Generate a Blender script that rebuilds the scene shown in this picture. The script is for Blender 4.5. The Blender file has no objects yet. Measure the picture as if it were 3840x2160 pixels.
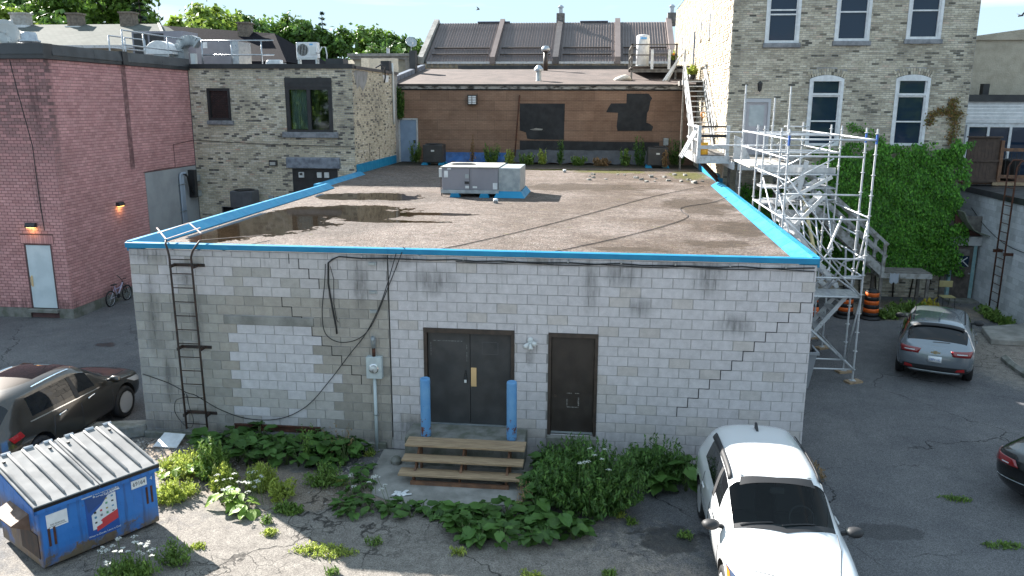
import bpy, bmesh, math, random
import numpy as np
from mathutils import Vector, Matrix
from mathutils.bvhtree import BVHTree
RND = random.Random(11)
NPR = np.random.default_rng(5)
sc = bpy.context.scene
col = sc.collection
rad = math.radians

# ------------------------------------------------------------ camera, sky, sun, exposure
cam_d = bpy.data.cameras.new('camera'); cam = bpy.data.objects.new('camera', cam_d); col.objects.link(cam)
cam_d.sensor_width = 36.0; cam_d.lens = 28.41; cam_d.clip_end = 1500; cam_d.clip_start = .1
yaw, pitch, roll = rad(6.21), rad(12.88), rad(.23)
F = Vector((-math.sin(yaw)*math.cos(pitch), math.cos(yaw)*math.cos(pitch), -math.sin(pitch)))
Rt = Vector((math.cos(yaw), math.sin(yaw), 0)); Up = Rt.cross(F)
R2 = Rt*math.cos(roll)+Up*math.sin(roll); U2 = Up*math.cos(roll)-Rt*math.sin(roll)
CAM = Vector((9.58, -15.36, 7.04))
cam.matrix_world = Matrix(((R2.x, U2.x, -F.x, CAM.x), (R2.y, U2.y, -F.y, CAM.y), (R2.z, U2.z, -F.z, CAM.z), (0, 0, 0, 1)))
sc.camera = cam
SUN = Vector((-1.40, 1.05, 1.0)).normalized()
EXPOSURE = 2.2
sun_d = bpy.data.lights.new('sun', 'SUN'); sun_d.energy = 4.5; sun_d.angle = rad(.53); sun_d.color = (1, .955, .89)
sun = bpy.data.objects.new('sun', sun_d); col.objects.link(sun)
sun.rotation_euler = (-SUN).to_track_quat('-Z', 'Y').to_euler(); sun.location = (-30, 30, 40)
w = bpy.data.worlds.new('World'); sc.world = w; w.use_nodes = True
wn = w.node_tree; wn.nodes.clear()
def wnew(t, **k):
    n = wn.nodes.new(t)
    for a, b in k.items(): setattr(n, a, b)
    return n
sky = wnew('ShaderNodeTexSky', sky_type='NISHITA', sun_disc=False, sun_elevation=math.asin(SUN.z),
           sun_rotation=math.atan2(SUN.x, SUN.y), altitude=200, air_density=1.2, dust_density=0., ozone_density=1.3)
tc = wnew('ShaderNodeTexCoord'); mp = wnew('ShaderNodeMapping'); mp.inputs['Scale'].default_value = (1.0, 1.0, 9.0)
mp.inputs['Location'].default_value = (.35, .2, .31)
cn = wnew('ShaderNodeTexNoise'); cn.inputs['Scale'].default_value = 2.6; cn.inputs['Detail'].default_value = 5
cr = wnew('ShaderNodeMapRange'); cr.inputs['From Min'].default_value = .53; cr.inputs['From Max'].default_value = .68; cr.inputs['To Max'].default_value = .8
veil = wnew('ShaderNodeMix', data_type='RGBA'); veil.inputs[0].default_value = .95; veil.inputs[7].default_value = (1.40, 1.93, 2.40, 1)   # thin even high haze
cm = wnew('ShaderNodeMix', data_type='RGBA'); cm.inputs[7].default_value = (2.7, 2.72, 2.75, 1)
bg = wnew('ShaderNodeBackground'); bg.inputs['Strength'].default_value = .10; wo = wnew('ShaderNodeOutputWorld')
L = wn.links.new
L(tc.outputs['Generated'], mp.inputs['Vector']); L(mp.outputs[0], cn.inputs['Vector']); L(cn.outputs[0], cr.inputs[0])
L(cr.outputs[0], cm.inputs[0]); L(sky.outputs[0], veil.inputs[6]); L(veil.outputs[2], cm.inputs[6]); L(cm.outputs[2], bg.inputs['Color']); L(bg.outputs[0], wo.inputs[0])
vs = sc.view_settings; vs.view_transform = 'Standard'; vs.look = 'None'; vs.exposure = EXPOSURE; vs.gamma = 1; vs.use_curve_mapping = False

# ------------------------------------------------------------ helpers: objects
def tag(o, label=None, cat=None, group=None, kind=None):
    if label: o['label'] = label
    if cat: o['category'] = cat
    if group: o['group'] = group
    if kind: o['kind'] = kind
    return o
def thing(name, label, cat, loc=(0, 0, 0), group=None):
    o = bpy.data.objects.new(name, None); col.objects.link(o); o.location = loc; o.empty_display_size = .2
    return tag(o, label, cat, group)
def setparent(o, parent):
    if parent is not None:
        o.parent = parent
        if parent.type == 'EMPTY': o.matrix_parent_inverse = Matrix.Translation(-Vector(parent.location))
def link(name, me, parent=None):
    o = bpy.data.objects.new(name, me); col.objects.link(o); setparent(o, parent); return o
def dup(root, move=(0, 0, 0), rz=0, label=None):
    r = root.copy(); col.objects.link(r); r.location = Vector(root.location)+Vector(move); r.rotation_euler.z += rz
    if label: r['label'] = label
    def kids(a, b):
        for ch in a.children:
            c = ch.copy(); col.objects.link(c); c.parent = b; kids(ch, c)
    kids(root, r)
    return r
class MB:
    def __init__(s): s.v = []; s.f = []; s.mi = []
    def add(s, vs, fs, mi=0):
        n = len(s.v); s.v += [tuple(p) for p in vs]; s.f += [tuple(i+n for i in f) for f in fs]; s.mi += [mi]*len(fs); return s
    BF = [(0, 3, 2, 1), (4, 5, 6, 7), (0, 1, 5, 4), (1, 2, 6, 5), (2, 3, 7, 6), (3, 0, 4, 7)]
    def box(s, x0, x1, y0, y1, z0, z1, mi=0):
        return s.add([(x0, y0, z0), (x1, y0, z0), (x1, y1, z0), (x0, y1, z0), (x0, y0, z1), (x1, y0, z1), (x1, y1, z1), (x0, y1, z1)], s.BF, mi)
    def mbox(s, M, dx, dy, dz, mi=0):
        a, b, c = dx/2, dy/2, dz/2
        return s.add([M @ Vector(p) for p in [(-a, -b, -c), (a, -b, -c), (a, b, -c), (-a, b, -c), (-a, -b, c), (a, -b, c), (a, b, c), (-a, b, c)]], s.BF, mi)
    def bar(s, p0, p1, w, h, up=(0, 0, 1), mi=0):
        p0, p1 = Vector(p0), Vector(p1); d = p1-p0; ln = d.length; x = d/ln; y = Vector(up).cross(x)
        if y.length < 1e-4: y = Vector((0, 1, 0)).cross(x)
        y.normalize(); z = x.cross(y); c = (p0+p1)/2
        return s.mbox(Matrix(((x.x, y.x, z.x, c.x), (x.y, y.y, z.y, c.y), (x.z, y.z, z.z, c.z), (0, 0, 0, 1))), ln, w, h, mi)
    def tube(s, pts, r, n=8, caps=True, mi=0):
        pts = [Vector(p) for p in pts]; m = len(pts); rr = r if isinstance(r, (list, tuple)) else [r]*m
        vs = []; prev = None
        for i, p in enumerate(pts):
            d = (pts[min(i+1, m-1)]-pts[max(i-1, 0)]).normalized()
            a = Vector((0, 0, 1)) if abs(d.z) < .9 else Vector((1, 0, 0))
            if prev is not None: a = prev
            u = (a-d*a.dot(d)).normalized(); w_ = d.cross(u); prev = u
            for k in range(n):
                t = 2*math.pi*k/n; vs.append(p+(u*math.cos(t)+w_*math.sin(t))*rr[i])
        fs = [(i*n+k, i*n+(k+1) % n, (i+1)*n+(k+1) % n, (i+1)*n+k) for i in range(m-1) for k in range(n)]
        if caps: fs += [tuple(range(n-1, -1, -1)), tuple(range((m-1)*n, m*n))]
        return s.add(vs, fs, mi)
    def cyl(s, p0, p1, r0, r1=None, n=12, mi=0): return s.tube([p0, p1], [r0, r0 if r1 is None else r1], n, True, mi)
    def prism(s, poly, ax, a, b, mi=0):
        f = {'x': lambda p, t: (t, p[0], p[1]), 'y': lambda p, t: (p[0], t, p[1]), 'z': lambda p, t: (p[0], p[1], t)}[ax]
        n = len(poly); vs = [f(p, a) for p in poly]+[f(p, b) for p in poly]
        fs = [tuple(range(n)), tuple(range(2*n-1, n-1, -1))]+[(i, i+n, (i+1) % n+n, (i+1) % n) for i in range(n)]
        return s.add(vs, fs, mi)
    def lathe(s, prof, c=(0, 0, 0), n=16, ax='z', mi=0):
        c = Vector(c); vs = []
        for (r, h) in prof:
            for k in range(n):
                t = 2*math.pi*k/n; a, b = r*math.cos(t), r*math.sin(t)
                vs.append(c+Vector({'z': (a, b, h), 'x': (h, a, b), 'y': (a, h, b)}[ax]))
        m = len(prof)
        fs = [(i*n+k, i*n+(k+1) % n, (i+1)*n+(k+1) % n, (i+1)*n+k) for i in range(m-1) for k in range(n)]
        if prof[0][0] > 1e-5: fs.append(tuple(range(n)))
        if prof[-1][0] > 1e-5: fs.append(tuple(range((m-1)*n, m*n)))
        return s.add(vs, fs, mi)
    def grid(s, P, mi=0):
        m, n = len(P), len(P[0])
        return s.add([p for r in P for p in r], [(i*n+j, i*n+j+1, (i+1)*n+j+1, (i+1)*n+j) for i in range(m-1) for j in range(n-1)], mi)
    def mesh(s, name, mats, smooth=False, fix=True):
        me = bpy.data.meshes.new(name); me.from_pydata(s.v, [], s.f)
        mats = mats if isinstance(mats, (list, tuple)) else [mats]
        for m in mats: me.materials.append(m)
        if any(s.mi): me.polygons.foreach_set('material_index', s.mi)
        if fix and len(s.f) < 6000:
            bm = bmesh.new(); bm.from_mesh(me); bmesh.ops.recalc_face_normals(bm, faces=bm.faces); bm.to_mesh(me); bm.free()
        if smooth: me.polygons.foreach_set('use_smooth', [True]*len(me.polygons))
        me.update(); return me
    def build(s, name, mats, parent=None, smooth=False, bevel=0, seg=1, fix=True, kind=None):
        o = link(name, s.mesh(name, mats, smooth, fix), parent)
        if bevel:
            b = o.modifiers.new('bevel', 'BEVEL'); b.width = bevel; b.segments = seg; b.limit_method = 'ANGLE'; b.angle_limit = rad(40)
        if kind: o['kind'] = kind
        return o
def part(name, mat_, parent, *boxes, bevel=0):
    m = MB()
    for b in boxes: m.box(*b)
    return m.build(name, mat_, parent, bevel=bevel)
def npmesh(name, V, Fq, mat_, parent=None, smooth=False, kind=None):
    V = np.asarray(V, np.float32).reshape(-1, 3); Fq = np.asarray(Fq, np.int32); k = Fq.shape[1]
    me = bpy.data.meshes.new(name); me.vertices.add(len(V)); me.vertices.foreach_set('co', V.ravel())
    me.loops.add(Fq.size); me.loops.foreach_set('vertex_index', Fq.ravel()); me.polygons.add(len(Fq))
    me.polygons.foreach_set('loop_start', np.arange(0, Fq.size, k, dtype=np.int32))
    try: me.polygons.foreach_set('loop_total', np.full(len(Fq), k, np.int32))
    except Exception: pass
    me.polygons.foreach_set('use_smooth', np.full(len(Fq), bool(smooth)))
    for m in (mat_ if isinstance(mat_, list) else [mat_]): me.materials.append(m)
    me.update(); me.validate(); o = link(name, me, parent)
    if kind: o['kind'] = kind
    return o
def text(name, s, size, mat_, M, parent, align='CENTER', sx=1.0):
    c = bpy.data.curves.new('t', 'FONT'); c.body = s; c.size = size; c.align_x = align; c.align_y = 'CENTER'; c.extrude = .0008
    t = bpy.data.objects.new('t', c); col.objects.link(t)
    bpy.context.view_layer.update()
    me = bpy.data.meshes.new_from_object(t.evaluated_get(bpy.context.evaluated_depsgraph_get()))
    bpy.data.objects.remove(t); bpy.data.curves.remove(c)
    me.transform(M @ Matrix.Diagonal((sx, 1, 1, 1))); me.materials.clear(); me.materials.append(mat_)
    return link(name, me, parent)
def frame(o, x, z):          # matrix with local X = x, local Y = up (z), normal = x cross z
    x = Vector(x).normalized(); z = Vector(z).normalized(); n = x.cross(z); o = Vector(o)
    return Matrix(((x.x, z.x, n.x, o.x), (x.y, z.y, n.y, o.y), (x.z, z.z, n.z, o.z), (0, 0, 0, 1)))

# ------------------------------------------------------------ helpers: materials
class NT:
    def __init__(s, name):
        s.m = bpy.data.materials.new(name); s.m.use_nodes = True; s.t = s.m.node_tree; s.t.nodes.clear()
    def n(s, typ, ins=None, **props):
        nd = s.t.nodes.new(typ)
        for k, v_ in props.items(): setattr(nd, k, v_)
        for k, v_ in (ins or {}).items():
            if isinstance(v_, bpy.types.NodeSocket): s.t.links.new(v_, nd.inputs[k])
            else: nd.inputs[k].default_value = v_
        return nd
    def math(s, op, a, b=0., c=None, clamp=False):
        i = {0: a, 1: b}
        if c is not None: i[2] = c
        return s.n('ShaderNodeMath', i, operation=op, use_clamp=clamp).outputs[0]
    def mix(s, f, a, b, mode='MIX'):
        return s.n('ShaderNodeMix', {0: f, 6: a, 7: b}, data_type='RGBA', blend_type=mode).outputs[2]
    def noise(s, vec, sc_, det=4., rough=.55, dist=0.): return s.n('ShaderNodeTexNoise', {'Vector': vec, 'Scale': sc_, 'Detail': det, 'Roughness': rough, 'Distortion': dist}).outputs[0]
    def rng(s, v, a, b, c=0., d=1.): return s.n('ShaderNodeMapRange', {0: v, 1: a, 2: b, 3: c, 4: d}).outputs[0]
    def obj(s): return s.n('ShaderNodeTexCoord').outputs['Object']
    def pos(s): return s.n('ShaderNodeNewGeometry').outputs['Position']
    def rand(s):
        a = s.n('ShaderNodeObjectInfo').outputs['Random']; b = s.n('ShaderNodeNewGeometry').outputs['Random Per Island']
        return s.math('FRACT', s.math('ADD', a, b))
    def scale(s, colr, f): # multiply colour by scalar socket
        return s.n('ShaderNodeVectorMath', {0: colr, 3: f}, operation='SCALE').outputs[0]
    def bump(s, h, st=.3, d=.02, nrm=None):
        i = {'Height': h, 'Strength': st, 'Distance': d}
        if nrm is not None: i['Normal'] = nrm
        return s.n('ShaderNodeBump', i).outputs[0]
    def blob(s, vec, lst):     # soft elliptical masks (x, y, z, rx, ry, rz)
        acc = None
        for (x, y, z, rx, ry, rz) in lst:
            d = s.n('ShaderNodeVectorMath', {0: vec, 1: (x, y, z)}, operation='SUBTRACT').outputs[0]
            d = s.n('ShaderNodeVectorMath', {0: d, 1: (1/rx, 1/ry, 1/rz)}, operation='MULTIPLY').outputs[0]
            ln = s.n('ShaderNodeVectorMath', {0: d}, operation='LENGTH').outputs['Value']
            m = s.rng(ln, 1., .25, 0., 1.)
            acc = m if acc is None else s.math('MAXIMUM', acc, m)
        return acc
    def out(s, colr, rough=.7, metal=0., spec=.5, nrm=None, coat=0., extra=None, transl=0., ior=1.5, alpha=None):
        i = {'Base Color': colr, 'Roughness': rough, 'Metallic': metal, 'Specular IOR Level': spec, 'Coat Weight': coat, 'IOR': ior, 'Coat Roughness': .04}
        if nrm is not None: i['Normal'] = nrm
        if alpha is not None: i['Alpha'] = alpha
        sh = s.n('ShaderNodeBsdfPrincipled', i).outputs[0]
        if transl:
            t = s.n('ShaderNodeBsdfTranslucent', {'Color': colr}).outputs[0]
            sh = s.n('ShaderNodeMixShader', {0: transl, 1: sh, 2: t}).outputs[0]
        s.n('ShaderNodeOutputMaterial', {0: sh}); return s.m
def c4(c): return (c[0], c[1], c[2], 1.)
def mat(name, c, c2=None, r=.7, metal=0., ns=3., lo=.4, hi=.62, rnd=0., bump=0., bs=40., spec=.5, coat=0., speck=0., ss=120., stretch=None, rvar=0.):
    t = NT(name); o = t.obj()
    if stretch: o = t.n('ShaderNodeVectorMath', {0: o, 1: stretch}, operation='MULTIPLY').outputs[0]
    base = c4(c); cs = t.n('ShaderNodeRGB'); cs.outputs[0].default_value = base; cs = cs.outputs[0]
    nz = None
    if c2:
        nz = t.noise(o, ns, 6.); cs = t.mix(t.rng(nz, lo, hi), cs, c4(c2))
    if speck: cs = t.scale(cs, t.rng(t.noise(o, ss, 2.), .3, .7, 1-speck, 1+speck))
    if rnd: cs = t.scale(cs, t.rng(t.rand(), 0., 1., 1-rnd, 1+rnd))
    nr = t.bump(t.noise(o, bs, 5.), bump, .02) if bump else None
    ro = r
    if rvar: ro = t.rng(t.noise(o, ns*1.7, 4.), .3, .7, max(.02, r-rvar), min(1., r+rvar))
    return t.out(cs, ro, metal, spec, nr, coat)
def brickmat(name, cols, rough=.85, soot=.5, bump=.35, mottle=.18, dark=None):   # cols: list of (position, colour) over a per-brick random
    t = NT(name); o = t.obj(); rd = t.rand()
    if dark: rd = t.math('MULTIPLY', rd, t.rng(t.math('MULTIPLY', t.blob(t.pos(), dark), t.rng(t.noise(t.pos(), 1.4, 5., .65), .3, .6, .4, 1.)), .1, .8, 1., .38))
    rp = t.n('ShaderNodeValToRGB', {0: rd}); e = rp.color_ramp; e.interpolation = 'LINEAR'
    while len(e.elements) < len(cols): e.elements.new(.5)
    for i, (p, c) in enumerate(cols): e.elements[i].position = p; e.elements[i].color = c4(c)
    cs = rp.outputs[0]
    cs = t.scale(cs, t.rng(t.noise(t.pos(), 14., 5.), .3, .7, 1-mottle, 1+mottle))
    big = t.rng(t.noise(t.pos(), .7, 6., .62), .5, .78, 1., 1-soot)
    cs = t.scale(cs, big)
    return t.out(cs, rough, 0, .3, t.bump(t.noise(t.pos(), 60., 4.), bump, .012))
def leafmat(name, c, c2, var=.35, rough=.5, transl=.3):
    t = NT(name); rd = t.rand()
    cs = t.mix(rd, c4(c), c4(c2)); cs = t.scale(cs, t.rng(t.math('FRACT', t.math('MULTIPLY', rd, 7.31)), 0, 1, 1-var, 1+var))
    return t.out(cs, rough, 0, .4, None, transl=transl)
def glassmat(name, c=(.02, .028, .035), rough=.04, spec=.6): 
    t = NT(name); return t.out(c4(c), rough, 0., spec, t.bump(t.noise(t.pos(), 1.3, 2.), .04, .05), ior=1.5)
def clearglass(name, tint=(.5, .58, .58), fac=.16, fk=.9):
    t = NT(name); a = t.n('ShaderNodeBsdfTransparent', {0: c4(tint)}).outputs[0]; g = t.n('ShaderNodeBsdfGlossy', {0: (1, 1, 1, 1), 'Roughness': .03}).outputs[0]
    lw = t.n('ShaderNodeFresnel', {0: 1.5}).outputs[0]
    f = t.math('ADD', t.math('MULTIPLY', lw, fk), fac, clamp=True)
    t.n('ShaderNodeOutputMaterial', {0: t.n('ShaderNodeMixShader', {0: f, 1: a, 2: g}).outputs[0]}); return t.m

# ------------------------------------------------------------ masonry
def masonry(parent, name, o, u, n, wd, z0, z1, bl, bh, mo, dp, mats, holes=(), singles=300, jit=.003, colf=None, half=True, inset=0., skip=None, stuffname=None, uoff=0., phase=0):
    """running bond laid on the plane through o with horizontal axis u and outward normal n; pieces stand dp proud of it"""
    o, u, n = Vector(o), Vector(u), Vector(n); up = Vector((0, 0, 1)); out = []
    rows = int(math.ceil((z1-z0)/bh-1e-6))
    for r in range(rows):
        za, zb = z0+r*bh+mo/2, min(z1, z0+(r+1)*bh)-mo/2
        if zb-za < .02: continue
        x = -bl/2*((r+phase) % 2)-uoff
        while x < wd-1e-3:
            a, b = max(0, x)+mo/2, min(wd, x+bl)-mo/2; x += bl
            if b-a < .03: continue
            segs = [(a, b)]
            for (h0, h1, hz0, hz1) in holes:
                if zb <= hz0+.01 or za >= hz1-.01: continue
                ns = []
                for (p, q) in segs:
                    if q <= h0 or p >= h1: ns.append((p, q)); continue
                    if p < h0-.03: ns.append((p, h0))
                    if q > h1+.03: ns.append((h1, q))
                    a_, b_ = max(p, h0), min(q, h1)
                    if hz1 < zb-.025: out.append((a_, b_, hz1, zb))
                    if hz0 > za+.025: out.append((a_, b_, za, hz0))
                segs = ns
            for (p, q) in segs:
                if skip and skip((p+q)/2, (za+zb)/2): continue
                out.append((p, q, za, zb))
    full = [b for b in out if abs((b[1]-b[0])-(bl-mo)) < 1e-3 and abs((b[3]-b[2])-(bh-mo)) < 1e-3]
    def dist(b): return ((o+u*((b[0]+b[1])/2)+up*((b[2]+b[3])/2))-CAM).length
    full.sort(key=dist); one = set(full[:singles])
    W_, H_ = bl-mo, bh-mo; e = min(.006, mo*.6)
    def shell(W_, H_, d):   # 5 sided block with a chamfered front
        return [(0, 0, 0), (W_, 0, 0), (W_, 0, H_), (0, 0, H_), (e, d, e), (W_-e, d, e), (W_-e, d, H_-e), (e, d, H_-e)], [(4, 5, 6, 7), (0, 1, 5, 4), (1, 2, 6, 5), (2, 3, 7, 6), (3, 0, 4, 7)]
    if one:
        vs_, fs_ = shell(W_, H_, dp); me = bpy.data.meshes.new(name)
        flip = u.cross(up).dot(n) > 0
        me.from_pydata([tuple(u*a+n*b+up*c_) for a, b, c_ in vs_], [], fs_ if flip else [f[::-1] for f in fs_]); me.materials.append(mats[0]); me.update()
        for b in one:
            ob = bpy.data.objects.new(name, me); col.objects.link(ob); setparent(ob, parent)
            ob.location = o+u*b[0]+up*b[2]+n*RND.uniform(-jit, jit)
            if colf: ob.color = c4(colf((b[0]+b[1])/2, (b[2]+b[3])/2))
    rest = [b for b in out if b not in one]
    if rest:
        V = []; Fq = []; cols = []
        flip = u.cross(up).dot(n) > 0
        for b in rest:
            d = dp+RND.uniform(-jit, jit); vs_, fs_ = shell(b[1]-b[0], b[3]-b[2], d); k = len(V)
            p0 = o+u*b[0]+up*b[2]
            V += [tuple(p0+u*a+n*bb+up*c_) for a, bb, c_ in vs_]; Fq += [tuple(i+k for i in (f if flip else f[::-1])) for f in fs_]
            if colf: cols += [c4(colf((b[0]+b[1])/2, (b[2]+b[3])/2))]*20
        ob = npmesh(stuffname or name, V, Fq, mats[-1], parent, kind='stuff')
        if colf:
            ca = ob.data.color_attributes.new('Col', 'FLOAT_COLOR', 'CORNER'); ca.data.foreach_set('color', np.array(cols, np.float32).ravel())
    return out
def wall_with_holes(parent, name, m_, x0, x1, y0, y1, z0, z1, holes):
    """solid wall slab along x with rectangular openings (x0,x1,z0,z1)"""
    mb = MB(); xs = sorted({x0, x1, *[h[0] for h in holes], *[h[1] for h in holes]})
    for a, b in zip(xs, xs[1:]):
        hs = sorted([(h[2], h[3]) for h in holes if h[0] <= a+1e-6 and h[1] >= b-1e-6]); z = z0
        for (p, q) in hs:
            if p > z+1e-4: mb.box(a, b, y0, y1, z, p)
            z = max(z, q)
        if z < z1-1e-4: mb.box(a, b, y0, y1, z, z1)
    return mb.build(name, m_, parent)
# ------------------------------------------------------------ common materials
M_mortar = mat('mortar', (.36, .35, .34), (.28, .27, .26), .9, bump=.3)
M_conc = mat('concrete', (.30, .29, .27), (.19, .185, .17), .85, ns=2.2, bump=.35, bs=30, speck=.12)
M_conc_d = mat('old_concrete', (.22, .215, .2), (.12, .125, .1), .9, ns=3.5, bump=.4, bs=25, speck=.15)
M_stone = mat('sill_stone', (.27, .275, .29), (.17, .175, .19), .85, ns=5, bump=.8, bs=18)
M_blue = mat('blue_flashing', (.012, .20, .38), (.02, .24, .42), .48, ns=2.5, spec=.35, rvar=.12, bump=.12, bs=3)
M_bluepaint = mat('blue_paint', (.10, .33, .66), (.16, .42, .72), .5, ns=5)
M_black = mat('black_metal', (.018, .018, .02), (.03, .03, .032), .5, ns=4)
M_coping = mat('charcoal_coping', (.022, .023, .026), (.04, .042, .046), .42, ns=1.2, rvar=.12)
M_rubber = mat('black_rubber', (.012, .012, .013), None, .6)
M_cable = mat('cable_black', (.012, .012, .014), None, .55)
M_brownsteel = mat('brown_steel', (.038, .028, .023), (.06, .042, .032), .5, ns=7, bump=.1)
M_doorgrey = mat('door_grey', (.034, .035, .037), (.052, .053, .055), .48, ns=2.4, rvar=.12)
M_doorbrown = mat('door_brown', (.028, .021, .018), (.04, .031, .026), .5, ns=2.4, rvar=.12)
M_rust = mat('rust', (.10, .035, .018), (.05, .022, .015), .85, ns=9, bump=.4)
M_rustblack = mat('rusty_iron', (.022, .017, .016), (.05, .026, .018), .7, ns=9)
M_galv = mat('galvanised', (.46, .48, .50), (.36, .38, .41), .38, .85, ns=7, rvar=.12)
M_galvdull = mat('galvanised_dull', (.42, .45, .46), (.30, .33, .35), .5, .5, ns=4)
M_white = mat('white_paint', (.74, .75, .76), (.62, .63, .64), .5, ns=6)
M_whitewood = mat('white_wood', (.50, .51, .52), (.27, .26, .24), .7, ns=9, lo=.5, hi=.75, bump=.25, stretch=(1, 1, 1))
M_plastic = mat('pale_plastic', (.62, .63, .62), None, .45)
M_wood = mat('weathered_wood', (.40, .285, .175), (.27, .185, .115), .75, ns=5, bump=.25, stretch=(.6, 6, 6))
M_wood_red = mat('red_wood', (.22, .11, .06), (.13, .07, .045), .75, ns=6)
M_greywood = mat('grey_wood', (.20, .185, .17), (.11, .10, .09), .85, ns=6, bump=.3)
M_brass = mat('brass_plate', (.75, .60, .36), None, .32, .9)
M_chrome = mat('chrome', (.82, .82, .83), None, .12, 1.)
M_glass = glassmat('window_glass', (.012, .028, .055), .04, .4)
M_darkroom = mat('dark_room', (.008, .008, .009), None, .9)

# ------------------------------------------------------------ ground
def ground_material():
    t = NT('asphalt_ground'); p = t.pos()
    nb = t.math('ADD', t.math('MULTIPLY', t.noise(p, .35, 6., .6), .6), t.math('MULTIPLY', t.noise(p, 1.7, 6., .7), .4)); nf = t.noise(p, 90., 3.); nm = t.noise(p, 5., 5.)
    asp = t.mix(t.rng(nb, .38, .62), c4((.088, .088, .094)), c4((.145, .142, .143)))
    pale = t.mix(t.rng(nm, .35, .65), c4((.16, .143, .127)), c4((.215, .195, .173)))
    lot = t.blob(p, [(6.0, -5.6, 0, 8.5, 5.4, 40), (1.5, -1.6, 0, 3.6, 3.4, 40), (6, -22, 0, 30, 18, 40), (21.4, 8, 0, 2.4, 4.5, 40)])  # wide pale area behind the viewpoint is unseen, added to bounce light
    lotn = t.rng(t.math('ADD', lot, t.math('MULTIPLY', t.math('SUBTRACT', nm, .5), .9)), .25, .6)
    c = t.mix(lotn, asp, pale)
    dirt = t.blob(p, [(1.6, -.9, 0, 2.4, 1.5, 40), (4.3, -2.0, 0, 2.6, 1.1, 40), (20.5, 13.4, 0, 3.4, 2.2, 40)])
    dirtn = t.rng(t.math('ADD', dirt, t.math('MULTIPLY', t.math('SUBTRACT', nm, .5), 1.1)), .3, .55)
    c = t.mix(dirtn, c, t.mix(t.rng(t.noise(p, 30., 3.), .3, .7), c4((.17, .135, .105)), c4((.25, .21, .175))))
    wet = t.blob(p, [(10.9, -3.0, 0, .9, .7, 40), (-4.9, 6.2, 0, .5, .35, 40)])
    wetn = t.rng(t.math('ADD', wet, t.math('MULTIPLY', t.math('SUBTRACT', t.noise(p, 3.4, 6., .65), .5), 2.2)), .42, .58)
    c = t.scale(c, t.rng(wetn, 0, 1, 1., .45))
    tar = t.blob(p, [(14.6, -2.35, 0, .9, .42, 40), (-4.6, 7.6, 0, .6, .3, 40)])
    c = t.scale(c, t.rng(t.math('ADD', tar, t.math('MULTIPLY', t.math('SUBTRACT', t.noise(p, 3.4, 5.), .5), 1.1)), .4, .5, 1., .66))
    # aggregate speckle
    c = t.scale(c, t.rng(nf, .3, .7, .62, 1.38))
    vz = t.n('ShaderNodeTexVoronoi', {'Vector': p, 'Scale': 70.}).outputs['Color']
    vv = t.n('ShaderNodeSeparateColor', {0: vz}).outputs[0]; c = t.scale(c, t.rng(vv, 0, 1, .62, 1.4))
    # cracks
    wv = t.n('ShaderNodeVectorMath', {0: p, 1: t.n('ShaderNodeVectorMath', {0: t.n('ShaderNodeTexNoise', {'Vector': p, 'Scale': 1.6, 'Detail': 4.}).outputs[1], 3: .9}, operation='SCALE').outputs[0]}, operation='ADD').outputs[0]
    def cracks(sc_, wd, mask):
        e = t.n('ShaderNodeTexVoronoi', {'Vector': wv, 'Scale': sc_}, feature='DISTANCE_TO_EDGE').outputs['Distance']
        return t.math('MULTIPLY', t.rng(e, wd, wd*.3), mask)
    k1 = cracks(.33, .007, t.rng(t.noise(p, .3, 2.), .46, .56))
    k2 = cracks(2.4, .022, t.math('MULTIPLY', t.rng(t.noise(p, .55, 3.), .52, .62), t.rng(lot, .1, .5)))
    k = t.math('MAXIMUM', k1, k2); c = t.scale(c, t.rng(k, 0, 1, 1., .28))
    h = t.math('ADD', t.math('MULTIPLY', vv, .5), t.math('MULTIPLY', k, -2.5))
    return t.out(c, t.rng(wetn, 0, 1, .9, .42), 0, .3, t.bump(h, .5, .008))
M_ground = ground_material()
g = MB(); N_ = 24
xs = [-420, -120, -60, -30, -14, -7, 0, 7, 14, 22, 30, 60, 120, 420]; ys = [-200, -60, -25, -12, -6, 0, 6, 14, 25, 45, 80, 160, 500]
g.grid([[(x, y, 0.) for x in xs] for y in ys]); gr = g.build('ground', M_ground); tag(gr, 'worn grey asphalt lot with pale cracked patches', 'ground', kind='structure')

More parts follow.
